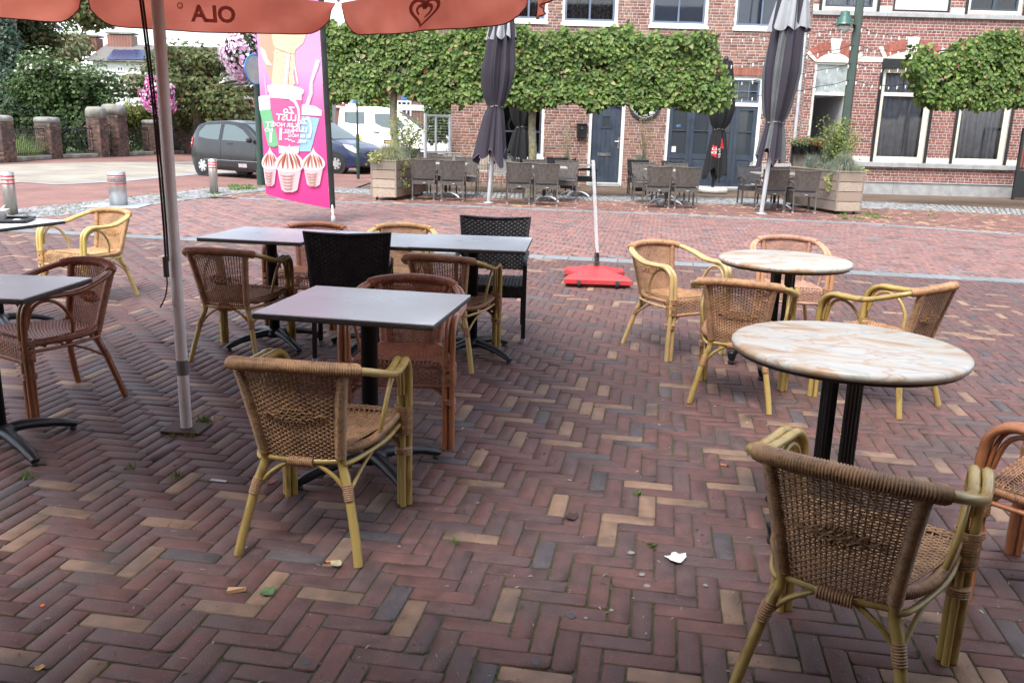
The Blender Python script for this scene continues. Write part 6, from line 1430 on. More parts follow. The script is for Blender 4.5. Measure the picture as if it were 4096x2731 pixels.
make_car('dark grey three door hatchback parked behind the bollards, partly hidden by the pink flag', (wc.x - (lx * ca_ - ly * sa_), wc.y - (lx * sa_ + ly * ca_), .0), rzc, 3.82, .83, carpaint('dark grey car paint', (.014, .015, .019)),
    [(0, .62), (.02, .95), (.16, 1.15), (.42, 1.42), (.75, 1.50), (1.5, 1.535), (2.1, 1.49), (2.45, 1.32), (2.85, 1.03), (3.1, .98), (3.55, .88), (3.78, .72), (3.82, .6)], [(0, .40), (.12, .28), (.5, .20), (3.3, .18), (3.7, .24), (3.82, .38)], [(0, .92), (.5, .98), (1.4, .97), (2.7, .92), (3.82, .75)], .80, (.66, 3.1), .295,
    [[(.52, 1.08), (.50, 1.20), (.72, 1.40), (1.33, 1.435), (1.33, 1.01), (.85, 1.03)], [(1.47, 1.01), (1.47, 1.435), (1.85, 1.41), (2.2, 1.29), (2.58, 1.03), (2.55, .985)]], (2.22, 2.82), (.10, .40), extra=ex_h)
# dark blue family car
def ex_b(t, panel, hw, Zt):
    panel([(3.55, .80), (3.95, .62), (3.98, .72), (3.75, .88), (3.45, .92)], 'headlight', M_clr, .012); m = MB(); m.box((4.045, 0, .42), (.03, .52, .11)); p = m.build('number_plate', mat('yellow plate', (.75, .40, .03), rough=.5), t)
    m = MB(); m.box((4.03, 0, .66), (.05, .7, .13), bev=.03); m.build('grille', M_trim, t); m = MB(); m.box((4.045, 0, .67), (.05, .62, .03), bev=.01); m.build('grille_bar', M_rim, t); m = MB(); m.box((4.0, 0, .28), (.08, 1.1, .14), bev=.03); m.build('lower_grille', M_trim, t)
    V_, F_ = text_mesh('91-DJ-XT', .085); MB().add([(4.062, x, .42 + y) for x, y, z in V_], F_).build('lettering', M_trim, t)
    panel([(2.3, .3), (2.308, .3), (2.308, 1.0), (2.3, 1.0)], 'door_seam', M_trim, .004)
wb = G(775, 399); rzb = -.42; ca_, sa_ = math.cos(rzb), math.sin(rzb); lx, ly = 3.2, -.80
make_car('dark blue family car with yellow plate, its nose showing right of the pink flag', (wb.x - (lx * ca_ - ly * sa_), wb.y - (lx * sa_ + ly * ca_), 0), rzb, 4.05, .86, carpaint('dark blue car paint', (.022, .032, .075)),
    [(0, .7), (.03, 1.05), (.25, 1.50), (.6, 1.60), (1.6, 1.62), (2.1, 1.54), (2.6, 1.28), (3.05, 1.02), (3.5, .92), (3.85, .78), (4.03, .60), (4.05, .5)], [(0, .35), (.4, .2), (3.6, .18), (4.05, .26)], [(0, .95), (2.9, .93), (4.05, .7)], .82, (.75, 3.2), .31,
    [[(.35, 1.05), (.42, 1.42), (1.2, 1.5), (1.2, 1.02)], [(1.3, 1.02), (1.3, 1.5), (2.0, 1.44), (2.75, 1.05), (2.7, 1.0)]], (2.2, 3.0), extra=ex_b)
# white crew cab van with open load bed
vanY = 37.5
def ex_v(t, panel, hw, Zt):
    panel([(.0, .40), (4.6, .40), (4.6, .62), (.0, .62)], 'sill_cladding', M_trim, .008)
    for (a, b_) in ((.18, .42), (1.55, 1.80)): panel([(a, 1.22), (b_, 1.20), (b_, 1.25), (a, 1.27)], 'door_handle', M_trim, .012)
    panel([(1.33, .5), (1.342, .5), (1.342, 2.15), (1.33, 2.15)], 'door_seam', mat('grey seam', (.3, .3, .31)), .004); panel([(2.6, .6), (2.612, .6), (2.612, 1.3), (2.6, 1.3)], 'door_seam', MATS['grey seam'], .004)
    panel([(2.0, .80), (2.55, .78), (2.55, .92), (2.0, .94)], 'black_label', M_trim, .010, (-1,)); panel([(2.05, .84), (2.48, .825), (2.48, .87), (2.05, .885)], 'yellow_label', mat('yellow label', (.75, .5, .02), rough=.5), .016, (-1,))
    panel([(.25, .92), (.70, .90), (.70, 1.04), (.25, 1.06)], 'black_label', M_trim, .010, (-1,))
    V_, F_ = text_mesh('SB', .16); MB().add([(.48 + x, -(hw(.48, .98) + .018), .98 + y) for x, y, z in V_], F_).build('lettering', MATS['white lettering'], t)
    panel([(.92 + .17 * math.cos(a), .93 + .17 * math.sin(a)) for a in np.linspace(0, 2 * PI, 13)[:-1]], 'round_badge', MATS['yellow label'], .012, (-1,), 1); panel([(.92 + .07 * math.cos(a), .93 + .07 * math.sin(a)) for a in np.linspace(0, 2 * PI, 11)[:-1]], 'badge_centre', M_trim, .02, (-1,), 1)
    m = MB(); m.box((-.12, -.78, 1.45), (.14, .10, 1.9)); m.box((-.12, .78, 1.45), (.14, .10, 1.9)); m.build('bed_headboard', mat('grey steel board', (.12, .125, .13), rough=.5), t); m = MB(); m.box((-.12, 0, 2.33), (.12, 1.6, .12)); m.build('headboard_rail', mat('faded red rail', (.5, .12, .1), rough=.6), t)
    m = MB(); m.box((-1.6, 0, .95), (2.9, 1.9, .12)); m.box((-1.6, -.95, 1.15), (2.9, .04, .36)); m.build('load_bed', MATS['grey steel board'], t)
vx = AY(787, 330, vanY).x
make_car('white crew cab van with dark load bed frame standing behind the left clipped tree', (vx, vanY, 0), -.06, 4.75, .98, carpaint('white van paint', (.78, .79, .80)),
    [(0, 1.6), (.02, 2.10), (.2, 2.24), (1.6, 2.27), (2.3, 2.20), (2.75, 1.98), (3.55, 1.42), (3.8, 1.32), (4.4, 1.18), (4.65, .95), (4.75, .7)], [(0, .42), (.3, .38), (4.3, .38), (4.75, .45)], [(0, 1.35), (2.6, 1.32), (3.4, 1.25), (4.75, .9)], .84, (3.85,), .35,
    [[(.32, 1.62), (.32, 2.02), (1.15, 2.04), (1.18, 1.56), (.62, 1.56)], [(1.62, 1.60), (1.58, 1.98), (2.15, 2.0), (2.55, 1.85), (2.9, 1.52), (2.6, 1.38), (1.95, 1.44)]], (2.55, 3.50), name='white_van', cat='van', extra=ex_v)
# ================================================================== STREET FURNITURE AND THE LEFT BACKGROUND
M_steel = mat('stainless steel', (.52, .51, .49), rough=.33, metal=.85, var=.1, scale=6, stretch=(1, 1, .15)); M_band = mat('red reflective band', (.65, .035, .03), rough=.4, var=.05); M_green = mat('dark green enamel', (.022, .055, .042), rough=.4, var=.12, scale=3)
for (x, y, r0, h, n, lab) in ((27, 493, .092, .66, 3, 'slim stainless bollard with red bands at the far left edge'), (273, 473, .150, .60, 2, 'thick stainless bollard with red bands in the middle of the cobble strip'), (492, 444, .090, .72, 3, 'slim stainless bollard with red bands in front of the grey hatchback')):
    p = G(x, y); t = thing('bollard', lab, 'bollard', (p.x, p.y, .004), 0, 'stainless bollards'); m = MB(); m.lathe([(r0, 0), (r0, h - .012), (r0 - .012, h), (.01, h + .004)], n=28); m.build('post', M_steel, t, True)
    for k in range(n):
        z = h - .07 - k * (.055 if n == 3 else .14); m = MB(); m.lathe([(r0 + .001, z - .012), (r0 + .004, z - .008), (r0 + .004, z + .008), (r0 + .001, z + .012)], n=28, cap0=False, cap1=False); m.build('red_band', M_band, t, True)
    if n == 2:
        m = MB(); m.lathe([(r0 + .001, h - .19), (r0 + .003, h - .185), (r0 + .003, h - .095), (r0 + .001, h - .09)], n=28, cap0=False, cap1=False); m.build('grey_band', mat('grey band sleeve', (.22, .2, .2), rough=.6), t, True)
        for a in (-1.75, -1.45): m = MB(); m.lathe([(.014, -.004), (.01, .006)], (0, 0, 0), 8); m = MB(); m.box(((r0 + .004) * math.cos(a), (r0 + .004) * math.sin(a), h - .135), (.02, .012, .02), a + PI / 2, bev=.004); m.build('reflector', M_band, t)
        m = MB(); m.box((0, -.02, .005), (.95, .85, .012), .1, bev=.003); m.build('ground_plate', mat('grey steel plate', (.36, .40, .45), rough=.5, metal=.2, var=.1), t)
# lamp post at the right
LY = 20.5; lb = AY(1938, 366, LY); lb = Vector((AY(1946, 250, LY).x, LY, 0)); t = thing('lamp_post', 'dark green lamp post with hanging enamel lamp before the right house entrance', 'lamp post', lb)
m = MB(); m.tube([(0, 0, 0), (.0, 0, 1.2), (.02, 0, 7)], [.115, .105, .085], 8); m.build('post', mat('grey green enamel', (.05, .075, .062), rough=.45, var=.12, scale=3), t); m = MB(); m.tube([(.02, 0, 6.4), (-.12, 0, 6.2), (-.27, -.02, 5.6), (-.30, -.02, 4.78)], .022, 8); m.build('lamp_arm', M_galv, t)
zl = AY(1940, 52, LY).z; m = MB(); m.lathe([(.05, .24), (.10, .22), (.11, .12), (.15, .10), (.16, .0), (.25, -.05), (.25, -.065), (.15, -.05)], (-.30, -.02, zl), 20); m.build('lamp_shade', mat('green enamel shade', (.02, .085, .065), rough=.3, coat=.4), t, True); m = MB(); m.lathe([(.14, -.06), (.145, -.12), (.11, -.20), (.03, -.245)], (-.30, -.02, zl), 18); m.build('lamp_glass', mat('lamp glass', (.55, .55, .52), rough=.1), t, True)
# string lights
M_cord = mat('dark cable', (.03, .025, .022), rough=.7); M_bulb = mat('pale bulb', (.75, .75, .72), rough=.3)
def strings(label, A, B, sag, n):
    t = thing('string_lights', label, 'string lights', (0, 0, 0), 0, 'strings of lights'); A = Vector(A); B = Vector(B); P = [A.lerp(B, s) + Vector((0, .02 * math.sin(s * 40), -sag * 4 * s * (1 - s) + .012 * math.sin(s * n * 2.3))) for s in np.linspace(0, 1, 60)]; m = MB(); m.tube(P, .009, 4); m.build('cable', M_cord, t)
    for k in range(n):
        s = (k + .5) / n; p = A.lerp(B, s) + Vector((0, 0, -sag * 4 * s * (1 - s))); m = MB(); m.tube([(0, 0, -.01), (0, 0, -.035), (0, 0, -.085)], [.012, .014, .010], 5); m.build('bulb', M_bulb, t, loc=p)
for i, (ya, yb, yc, nm) in enumerate(((88, 62, 80, 'topmost'), (150, 104, 110, 'second'), (190, 146, 150, 'third'), (228, 184, 190, 'lowest'))):
    A = AY(1668, ya, 20.2); B = Vector((lb.x, LY - .08, AY(1945, yb, LY).z)); C = AY(2110, yc, 20.4); strings(nm + ' string of lights between the clipped tree and the green lamp post', A, B, .06, 12); strings(nm + ' string of lights between the green lamp post and the right tree crown', B, C, .10, 8)
# mesh screen beside the left house
a0, a1 = AY(977, 350, 23.7), AY(1033, 350, 24.35); t = thing('mesh_screen', 'galvanised mesh screen with grey frame at the corner of the left brick house', 'screen', (a0.x, a0.y, 0), math.atan2(a1.y - a0.y, a1.x - a0.x)); Ls = math.hypot(a1.x - a0.x, a1.y - a0.y); zt = AY(977, 262, 23.7).z; zb0 = AY(977, 352, 23.7).z
for x in (0, Ls): m = MB(); m.box((x, 0, zt / 2 + .01), (.06, .06, zt)); m.build('post', M_galv, t)
for z in (zt - .03, zb0 + .03): m = MB(); m.box((Ls / 2, 0, z), (Ls - .06, .05, .055)); m.build('rail', M_galv, t)
m = MB(); m.box((Ls * .42, 0, (zt + zb0) / 2), (.05, .04, zt - zb0 - .11)); m.build('mid_post', M_galv, t)
for k in range(12): m = MB(); z = zb0 + .12 + (zt - zb0 - .2) * k / 11; m.tube([(.03, 0, z), (Ls - .03, 0, z)], .006, 4); m.build('mesh_wire', M_galv, t)
for k in range(5):
    m = MB(); m.box((.06 + (Ls - .12) * (k + .5) / 5, 0, zb0 / 2), ((Ls - .12) / 5 - .01, .03, zb0 - .04), bev=.003); m.build('base_board', M_plank2, t)
# screen with hanging flower pots at the right house door
s0 = AY(1820, 350, 22.6); s1 = AY(1884, 350, 22.6); t = thing('terrace_screen', 'brown panel screen with black flower pots hanging on it by the right house entrance', 'screen', (s0.x, s0.y, 0)); wS = s1.x - s0.x; hS = AY(1850, 332, 22.6).z
m = MB(); m.box((wS / 2, 0, hS / 2 + .03), (wS, .04, hS - .06), bev=.004); m.build('panel', mat('brown corten panel', (.125, .098, .085), rough=.7, var=.2, scale=4), t)
for x in (0, wS): m = MB(); m.box((x, .0, hS / 2), (.06, .06, hS)); m.build('post', M_black, t)
for k in range(4):
    x = s0.x + .08 + (wS - .1) * k / 3.2; t = thing('hanging_pot', ['leftmost', 'second', 'third', 'rightmost'][k] + ' black flower pot hooked over the brown terrace screen', 'pot', (x, s0.y - .11, hS - .15), 0, 'black flower pots on the screen'); m = MB(); m.lathe([(.062, -.10), (.085, .11), (.09, .11), (.09, .14), (.08, .14)], n=16); m.build('pot_body', M_pot, t, True)
    r = np.random.default_rng(60 + k); P = r.normal(0, .10, (150, 3)) * np.array([1.1, .7, .55]) + np.array([0, 0, .21]); N = np.stack([r.normal(size=150), -abs(r.normal(size=150)), abs(r.normal(size=150)) + .3], 1); c = pal(150, [(.14, .20, .07), (.20, .24, .10), (.10, .15, .05)], r); fl_ = r.random(150) < (.02 if k < 2 else .12); c[fl_] = (.70, .06, .03); obj('plant', leaf_mesh('plant', P, N, .06, c, seed=60 + k), t)
# green pole with round sign and big flower basket behind the flag
gp_ = G(600, 425); t = thing('green_post', 'thick dark green post standing behind the pink flag', 'post', gp_); m = MB(); m.tube([(0, 0, 0), (0, 0, .35), (0, 0, .36), (0, 0, 5.5)], [.10, .10, .075, .065], 12); m.build('post_shaft', M_green, t)
c = AY(585, 160, 20.6); t = thing('round_sign', 'round road sign with blue rim seen from behind at the left edge of the flag', 'sign', c, 1.15)
m = MB(); m.slab([(.32 * math.cos(2 * PI * k / 32), .32 * math.sin(2 * PI * k / 32)) for k in range(32)], -.008, .008); m.build('sign_disc', mat('grey sign back', (.42, .44, .45), rough=.5), t); m = MB(); m.tube([(.325 * math.cos(2 * PI * k / 32), 0, .325 * math.sin(2 * PI * k / 32)) for k in range(32)], .018, 6, closed=True); m.build('sign_rim', mat('blue sign rim', (.03, .20, .55), rough=.4), t); m = MB(); m.bb((-.02, .008, -.34), (.02, .05, .34)); m.build('sign_bracket', M_galv, t)
M_flow = mat('flower petals', (1, 1, 1), rough=.6, var=0, attr=True, trans=.3)
def basket(label, c, rx, rz_, n, cs, sd, pole=None):
    r = np.random.default_rng(sd); t = thing('flower_basket', label, 'flower basket', c, 0, 'hanging flower baskets'); u = r.normal(size=(n, 3)); u /= np.linalg.norm(u, axis=1, keepdims=True); k = (1 + .15 * np.sin(u[:, 0] * 5 + u[:, 2] * 4))[:, None]; P = u * np.array([rx, rx, rz_]) * k * r.uniform(.85, 1.05, (n, 1)); P[:, 2] -= np.abs(P[:, 0]) * .2
    obj('blossoms', leaf_mesh('blossoms', P, u + r.normal(0, .3, (n, 3)), .085, pal(n, cs, r, .85, 1.1), M_flow, asp=1.1, seed=sd), t)
    P2 = u * np.array([rx, rx, rz_]) * .86; obj('leaves', leaf_mesh('leaves', P2, u, .13, pal(n, [(.05, .09, .02), (.03, .06, .015)], r), seed=sd + 1), t)
    m = MB(); m.lathe([(rx * .5, -.1), (rx * .62, .2)], n=14); m.build('basket_bowl', M_black, t)
PW = [(.80, .68, .78), (.82, .76, .82), (.72, .40, .62), (.80, .55, .72)]
bc = AY(556, 118, 21.3); basket('big hanging basket of white and pink petunias left of the flag', bc, .42, .58, 1500, PW, 71)
bc2 = AY(365, 214, 30.0); basket('smaller hanging basket of pink petunias half hidden by the parasol pole', bc2, .52, .60, 1300, [(.80, .70, .78), (.72, .16, .46), (.76, .40, .64), (.62, .06, .36)], 72)
m = MB(); m.tube([(bc2.x + .05, 30.6, 0), (bc2.x + .05, 30.6, bc2.z + .9)], .05, 8); tag(m.build('slim_post', M_green, smooth=True), 'slim dark green post carrying the smaller flower basket', 'post')
# slim signpost right of the flag
sp = G(823, 411); t = thing('signpost', 'slim dark green signpost with small blue plate before the white van', 'signpost', sp); m = MB(); m.tube([(0, 0, 0), (0, 0, 1.25), (0, 0, 1.26), (0, 0, 2.75)], [.045, .045, .028, .026], 10); m.build('post_shaft', M_green, t); zz = AY(815, 229, sp.y).z; m = MB(); m.box((-.06, -.02, zz), (.30, .05, .22), .6); m.build('blue_plate', mat('blue plate', (.10, .28, .55), rough=.5, col2=(.6, .6, .6), mixscale=8), t)

# ---------------- churchyard wall with brick piers and iron railings
M_pier = mat('dark pier brick', (1, 1, 1), rough=.9, var=.3, scale=5, attr=True, col2=(.05, .04, .04), mixscale=2.2, mixlo=.55, mixhi=.75); M_capst = mat('grey cap stone', (.27, .27, .26), rough=.85, var=.15, scale=3, col2=(.19, .175, .14), mixscale=2); M_pm = mat('pier mortar', (.13, .11, .10), rough=.95, var=.2)
pier_px = [(-96, 378, .62, 1.50, 0), (6, 373, .62, 1.52, 0), (116, 364.5, .62, 1.50, 0), (229, 361, .55, 1.72, 1), (270, 359, .68, 1.86, 1), (352, 355, .58, 1.50, 0), (423, 352.5, .58, 1.48, 0), (487, 350.5, .58, 1.48, 0), (560, 349, .58, 1.48, 0)]
names = ['brick pier cut off beyond the left edge', 'brick pier with grey cap at the left edge of the railings', 'brick pier with grey cap between iris leaves and shrub', 'tall brick gate pier left of the iron gate', 'tall brick gate pier with domed grey cap right of the iron gate', 'brick pier with grey cap right behind the white parasol pole', 'brick pier with grey cap left of the hatchback tail', 'brick pier with grey cap behind the hatchback', 'brick pier hidden behind the flag and hatchback']
piers = []
for (px, py, w_, h, tall), nm in zip(pier_px, names):
    p = G(px, py); p = Vector((p.x, p.y, 0)); piers.append((p, w_, h)); 
dirv = (piers[6][0] - piers[1][0]).normalized(); prz = math.atan2(dirv.y, dirv.x)
for (p, w_, h), nm, q in zip(piers, names, pier_px):
    t = thing('brick_pier', nm, 'pier', p, prz + PI / 2, 'brick piers of the churchyard wall'); m = MB(); m.box((0, 0, (h - .2) / 2), (w_ - .02, w_ - .02, h - .2)); m.build('core', M_pm, t)
    m = MB(); nr = int((h - .22) / .068)
    for rr_ in range(nr):
        z = .034 + rr_ * .068
        for side in range(4):
            nb = 4; 
            for k in range(nb):
                a = -w_ / 2 + w_ * (k + .5) / nb + (.06 if rr_ % 2 else 0) * (1 if k < nb - 1 else 0); v = random.uniform(.5, 1.15); c = random.choice([(.17, .095, .075), (.13, .08, .07), (.21, .12, .09), (.10, .075, .07)]); ln = w_ / nb - .012; ang = side * PI / 2
                x_, y_ = a, -w_ / 2 + .003; m.box((x_ * math.cos(ang) - y_ * math.sin(ang), x_ * math.sin(ang) + y_ * math.cos(ang), z), (ln, .018, .055), ang, tuple(e * v for e in c))
    m.build('brickwork', M_pier, t, kind='stuff')
    m = MB(); cw = w_ / 2 + .008; ch_ = .42 if q[4] else .20; vs = []; Lr = [(1, 0), (1.0, ch_ * .55), (.93, ch_ * .82), (.75, ch_ * .96), (.4, ch_)] 
    for (s_, z) in Lr: vs += [(-cw * s_, -cw * s_, h - .2 + z), (cw * s_, -cw * s_, h - .2 + z), (cw * s_, cw * s_, h - .2 + z), (-cw * s_, cw * s_, h - .2 + z)]
    m.add(vs, [(i * 4 + k, i * 4 + (k + 1) % 4, (i + 1) * 4 + (k + 1) % 4, (i + 1) * 4 + k) for i in range(4) for k in range(4)] + [(3, 2, 1, 0), (16, 17, 18, 19)]); m.build('cap_stone', M_capst, t, True)
M_rail = mat('black iron railing', (.012, .013, .014), rough=.5, var=.1)
for i in range(len(piers) - 1):
    A, wA, hA = piers[i]; B, wB, hB = piers[i + 1]; d = B - A; L_ = d.length; rz_ = math.atan2(d.y, d.x); gate = (i == 3)
    lab = ['iron railing panel beyond the left edge', 'iron railing panel before the iris leaves', 'iron railing panel before the flowering shrub', 'x', 'iron railing panel right of the gate before green grass', 'iron railing panel right behind the parasol pole', 'iron railing panel left of the hatchback', 'iron railing panel behind the hatchback'][i]
    t = thing('iron_gate' if gate else 'iron_railing', 'black iron gate between the two tall brick gate piers' if gate else lab, 'gate' if gate else 'railing', A, rz_, None if gate else 'iron railing panels')
    x0, x1 = wA / 2 + .03, L_ - wB / 2 - .03; zt = 1.25 if gate else 1.08
    if not gate: m = MB(); m.box((L_ / 2, 0, .07), (L_ - wA / 2 - wB / 2 - .02, .45, .14), bev=.02); m.build('plinth', M_capst, t)
    for z in ((.24, zt) if not gate else (.12, zt)): m = MB(); m.box(((x0 + x1) / 2, 0, z), (x1 - x0, .02, .035)); m.build('rail', M_rail, t)
    nb = max(4, int((x1 - x0) / .13))
    for k in range(nb + 1):
        x = x0 + (x1 - x0) * k / nb; m = MB(); m.tube([(x, 0, .16), (x, 0, zt + (.0 if gate else .0))], .010, 5); m.build('bar', M_rail, t)
    if gate: m = MB(); m.tube([(x0, 0, zt), (x1, 0, .15)], .015, 5); m.build('diagonal_bar', M_rail, t)
    else:
        for k in range(0, nb - 1, 3):
            x = x0 + (x1 - x0) * (k + 1) / nb; m = MB(); m.tube([(x + .07 * math.cos(a), 0, zt + .02 + .07 * math.sin(a)) for a in np.linspace(0, PI, 8)], .008, 4); m.build('hoop', M_rail, t)
sheet('churchyard_lawn', [(-60, 22), (-18.2, 22), (-17.6, 33), (-15.9, 42.5), (-10, 60), (-60, 60)], .004, mat('lawn', (.06, .10, .025), rough=.95, var=.3, scale=2), kind='structure')
# ---------------- trees and shrubs behind
def tree(label, base, th, tr, cl, n, size, cs, sd, group='trees behind the churchyard wall', name='tree', cat='tree', trunk_m=None, flowers=None, up=.5):
    r = np.random.default_rng(sd); t = thing(name, label, cat, base, 0, group); 
    if th > 0:
        m = MB(); P = smoothpath([(0, 0, -.1), (.05, 0, th * .4), (-.03, .02, th * .8), (0, 0, th * 1.25)], 5); m.tube(P, [tr * (1.2 - .7 * i / len(P)) for i in range(len(P))], 10); m.build('trunk', trunk_m or M_bark2, t, True)
    V_ = [c[3] ** 2 for c in cl]; tot = sum(V_); PP = []; NN = []
    for (x, y, z, R_) in cl:
        if th > 0: m = MB(); m.tube([(0, 0, th * .9), (x * .5, y * .5, (th + z) / 2), (x, y, z)], [tr * .4, tr * .25, tr * .1], 6); m.build('limb', trunk_m or M_bark2, t)
        k = int(n * R_ ** 2 / tot); u = r.normal(size=(k, 3)); u /= np.linalg.norm(u, axis=1, keepdims=True); rad_ = R_ * (r.random((k, 1)) ** .35) * (1 + .22 * np.sin(u[:, :1] * 7 + sd) + .18 * np.sin(u[:, 2:] * 9 + x * 3))
        q = u * rad_; q[:, 2] *= .82; q = np.round(q / (R_ * .28)) * (R_ * .28) * .55 + q * .45; PP.append(q + np.array([x, y, z])); NN.append(u + r.normal(0, .55, (k, 3)) + np.array([0, -.3, up]))
    P = np.concatenate(PP); N = np.concatenate(NN); c = pal(len(P), cs, r, .7, 1.3)
    if flowers: f_ = (r.random(len(P)) < flowers[0]) & (P[:, 2] > flowers[2]) ; c[f_] = np.array(flowers[1]) * r.uniform(.85, 1.1, (f_.sum(), 1))
    obj('crown', leaf_mesh('crown', P, N, size, c, seed=sd), t); return t
def clus(x0, x1, y0, y1_, Y, base, n, rmin, rmax, sd, dep=2.0, ell=True):
    """clusters filling an ellipse of the picture at depth Y, returned relative to base"""
    r = random.Random(sd); out = []
    while len(out) < n:
        u, v = r.uniform(-1, 1), r.uniform(-1, 1)
        if ell and u * u + v * v > 1: continue
        p = AY((x0 + x1) / 2 + u * (x1 - x0) / 2, (y0 + y1_) / 2 + v * (y1_ - y0) / 2, Y); out.append((p.x - base[0], r.uniform(-dep, dep), p.z, r.uniform(rmin, rmax)))
    return out
def at(x, y, Y): p = AY(x, y, Y); return (p.x, Y, 0)
DG = [(.065, .115, .034), (.085, .145, .045), (.045, .085, .024), (.11, .17, .06)]; MG = [(.085, .125, .035), (.11, .14, .045), (.06, .095, .025), (.15, .155, .06), (.13, .10, .04)]; YGT = [(.13, .16, .06), (.18, .19, .07), (.22, .20, .08), (.10, .13, .05)]
b_ = at(140, 330, 37.0); tree('big round dark green shrub with white flower clusters behind the railings', b_, 1.2, .14, clus(30, 248, 145, 285, 37, b_, 34, .40, .85, 1, 1.4), 12000, .14, DG, 81, flowers=(.14, (.62, .64, .52), 3.1), name='flowering_shrub', cat='shrub')
b_ = at(42, 330, 40); tree('slender blue green spruce behind the flowering shrub', b_, 3.0, .12, [(r_ * math.cos(k * 2.4), r_ * math.sin(k * 2.4), z, .5 * (1 - (z - 1) / 7.2) + .16) for k, z in enumerate(np.linspace(1.2, 6.6, 26)) for r_ in (.75 * (1 - (z - 1) / 6.2),)], 5000, .15, [(.07, .12, .08), (.10, .15, .11), (.05, .09, .06)], 82, name='spruce_tree')
b_ = at(60, 320, 47); tree('dark broadleaf tree with rusty berries in the top left corner', b_, 4.0, .25, clus(-30, 105, 20, 140, 47, b_, 22, .7, 1.25, 3, 1.5), 7500, .2, [(.045, .07, .02), (.07, .085, .025), (.12, .075, .03), (.03, .05, .014)], 83)
b_ = at(160, 300, 62); tree('pale hazy green tree left of the brick chimneys', b_, 4.5, .22, clus(80, 195, 75, 190, 62, b_, 20, .7, 1.3, 4, 2), 5000, .26, [(.17, .20, .11), (.22, .23, .12), (.13, .16, .08), (.26, .24, .11)], 84)
b_ = at(455, 310, 40.5); tree('large maple tree with rusty green leaves right of the parasol pole', b_, 3.0, .30, clus(345, 620, 95, 275, 40.5, b_, 34, .55, 1.15, 5, 2.2), 13000, .19, MG, 85)
b_ = at(-30, 360, 30.5); tree('tree outside the frame whose leafy branch hangs into the patch of sky', (b_[0] - 5.5, 30.0, 0), 6.5, .2, [(c[0] + 5.5, c[1], c[2], c[3]) for c in clus(196, 300, -30, 70, 31, b_, 13, .28, .55, 6, .8)] , 2600, .16, MG, 86)
b_ = at(300, 335, 40); tree('yellow green shrub right of the gate pier', b_, 0, .1, clus(255, 345, 235, 325, 40, b_, 16, .35, .7, 7, 1), 4500, .14, [(.26, .29, .07), (.20, .24, .06), (.34, .34, .10), (.14, .18, .05)], 87, name='shrub', cat='shrub')
b_ = at(60, 345, 35.5); tree('dark green hedge mass behind the left railings', b_, 0, .1, clus(-60, 250, 262, 355, 36.5, b_, 26, .5, .85, 8, .7, False), 6500, .17, [(.02, .04, .012), (.03, .055, .016), (.045, .075, .02)], 88, name='hedge', cat='hedge')
b_ = at(470, 335, 46); tree('dark green hedge mass behind the hatchback', b_, 0, .1, clus(330, 620, 268, 335, 47, b_, 22, .6, 1.0, 9, .8, False), 5500, .2, [(.02, .04, .012), (.03, .055, .016), (.05, .085, .02)], 89, name='hedge', cat='hedge')
b_ = at(490, 340, 44); tree('small light green shrub above the hatchback tail', b_, 0, .1, clus(470, 505, 282, 300, 44, b_, 5, .25, .4, 10, .3), 900, .12, [(.20, .28, .06), (.15, .22, .05)], 90, name='shrub', cat='shrub')
b_ = at(840, 330, 52); tree('bright green tree with orange blossoms behind the white van', b_, 2, .15, clus(760, 880, 175, 300, 52, b_, 22, .6, 1.1, 11, 1.2), 6000, .2, [(.14, .22, .05), (.20, .28, .07), (.09, .15, .03)], 91, flowers=(.10, (.55, .20, .06), 2.6))
b_ = at(1000, 320, 27.0); tree('ivy covered bush at the corner behind the mesh screen', b_, 0, .1, clus(985, 1040, 218, 330, 26.6, b_, 14, .25, .42, 12, .3), 2600, .11, DG, 92, name='bush', cat='bush')
# grass strip right of gate and iris leaves
grass_tuft('clump of sword shaped iris leaves behind the left railings', tuple(G(40, 371) + Vector((-.9, 1.0, 0))), .9, 420, 1.05, [(.22, .30, .10), (.30, .36, .16), (.16, .24, .08)], None, .35, 'iris_clump'); grass_tuft('second clump of iris leaves by the left railings', tuple(G(70, 369) + Vector((-.8, 1.1, 0))), .9, 380, .95, [(.22, .30, .10), (.30, .36, .16), (.16, .24, .08)], None, .35, 'iris_clump'); grass_tuft('tall bright grass behind the railings right of the gate', tuple(G(318, 356) + Vector((-1.2, .6, 0))), 1.4, 700, .8, [(.10, .18, .04), (.14, .24, .06)], None, .2, 'tall_grass')
for o in bpy.data.objects:
    if o.name.startswith(('iris_clump', 'tall_grass')): o.scale = (1.9, 1.9, 1.0)
# ---------------- far buildings
M_rt = mat('grey roof tiles', (.15, .14, .135), rough=.8, var=.15, scale=2, stretch=(8, 1, 8), bump=.4, bscale=6); M_wp = mat('white rendered wall', (.72, .72, .70), rough=.8, var=.05); M_chim = brickmat('chimney brick', (.27, .12, .09), (.22, .10, .08), (.35, .30, .27), 1)
HY = 62.0; e0, e1 = AY(212, 140, HY), AY(520, 150, HY); r0_, r1_ = AY(222, 101, HY + 3), AY(520, 112, HY + 3)
t = thing('white_house', 'white house with grey tiled roof, brick chimneys and solar panels behind the trees', 'house', (0, 0, 0)); ez, rz0 = e0.z, r0_.z
m = MB(); m.add([(e0.x - .3, HY - .4, ez), (e1.x, HY - .4, ez), (e1.x, HY + 3, rz0), (e0.x - .3, HY + 3, rz0), (e1.x, HY + 6.4, ez), (e0.x - .3, HY + 6.4, ez)], [(0, 1, 2, 3), (3, 2, 4, 5), (0, 3, 5), (1, 4, 2)]); roof = m.build('roof', M_rt, t)
m = MB(); m.bb((e0.x, HY, 0), (e1.x - .2, HY + 6, ez)); m.build('wall', M_wp, t)
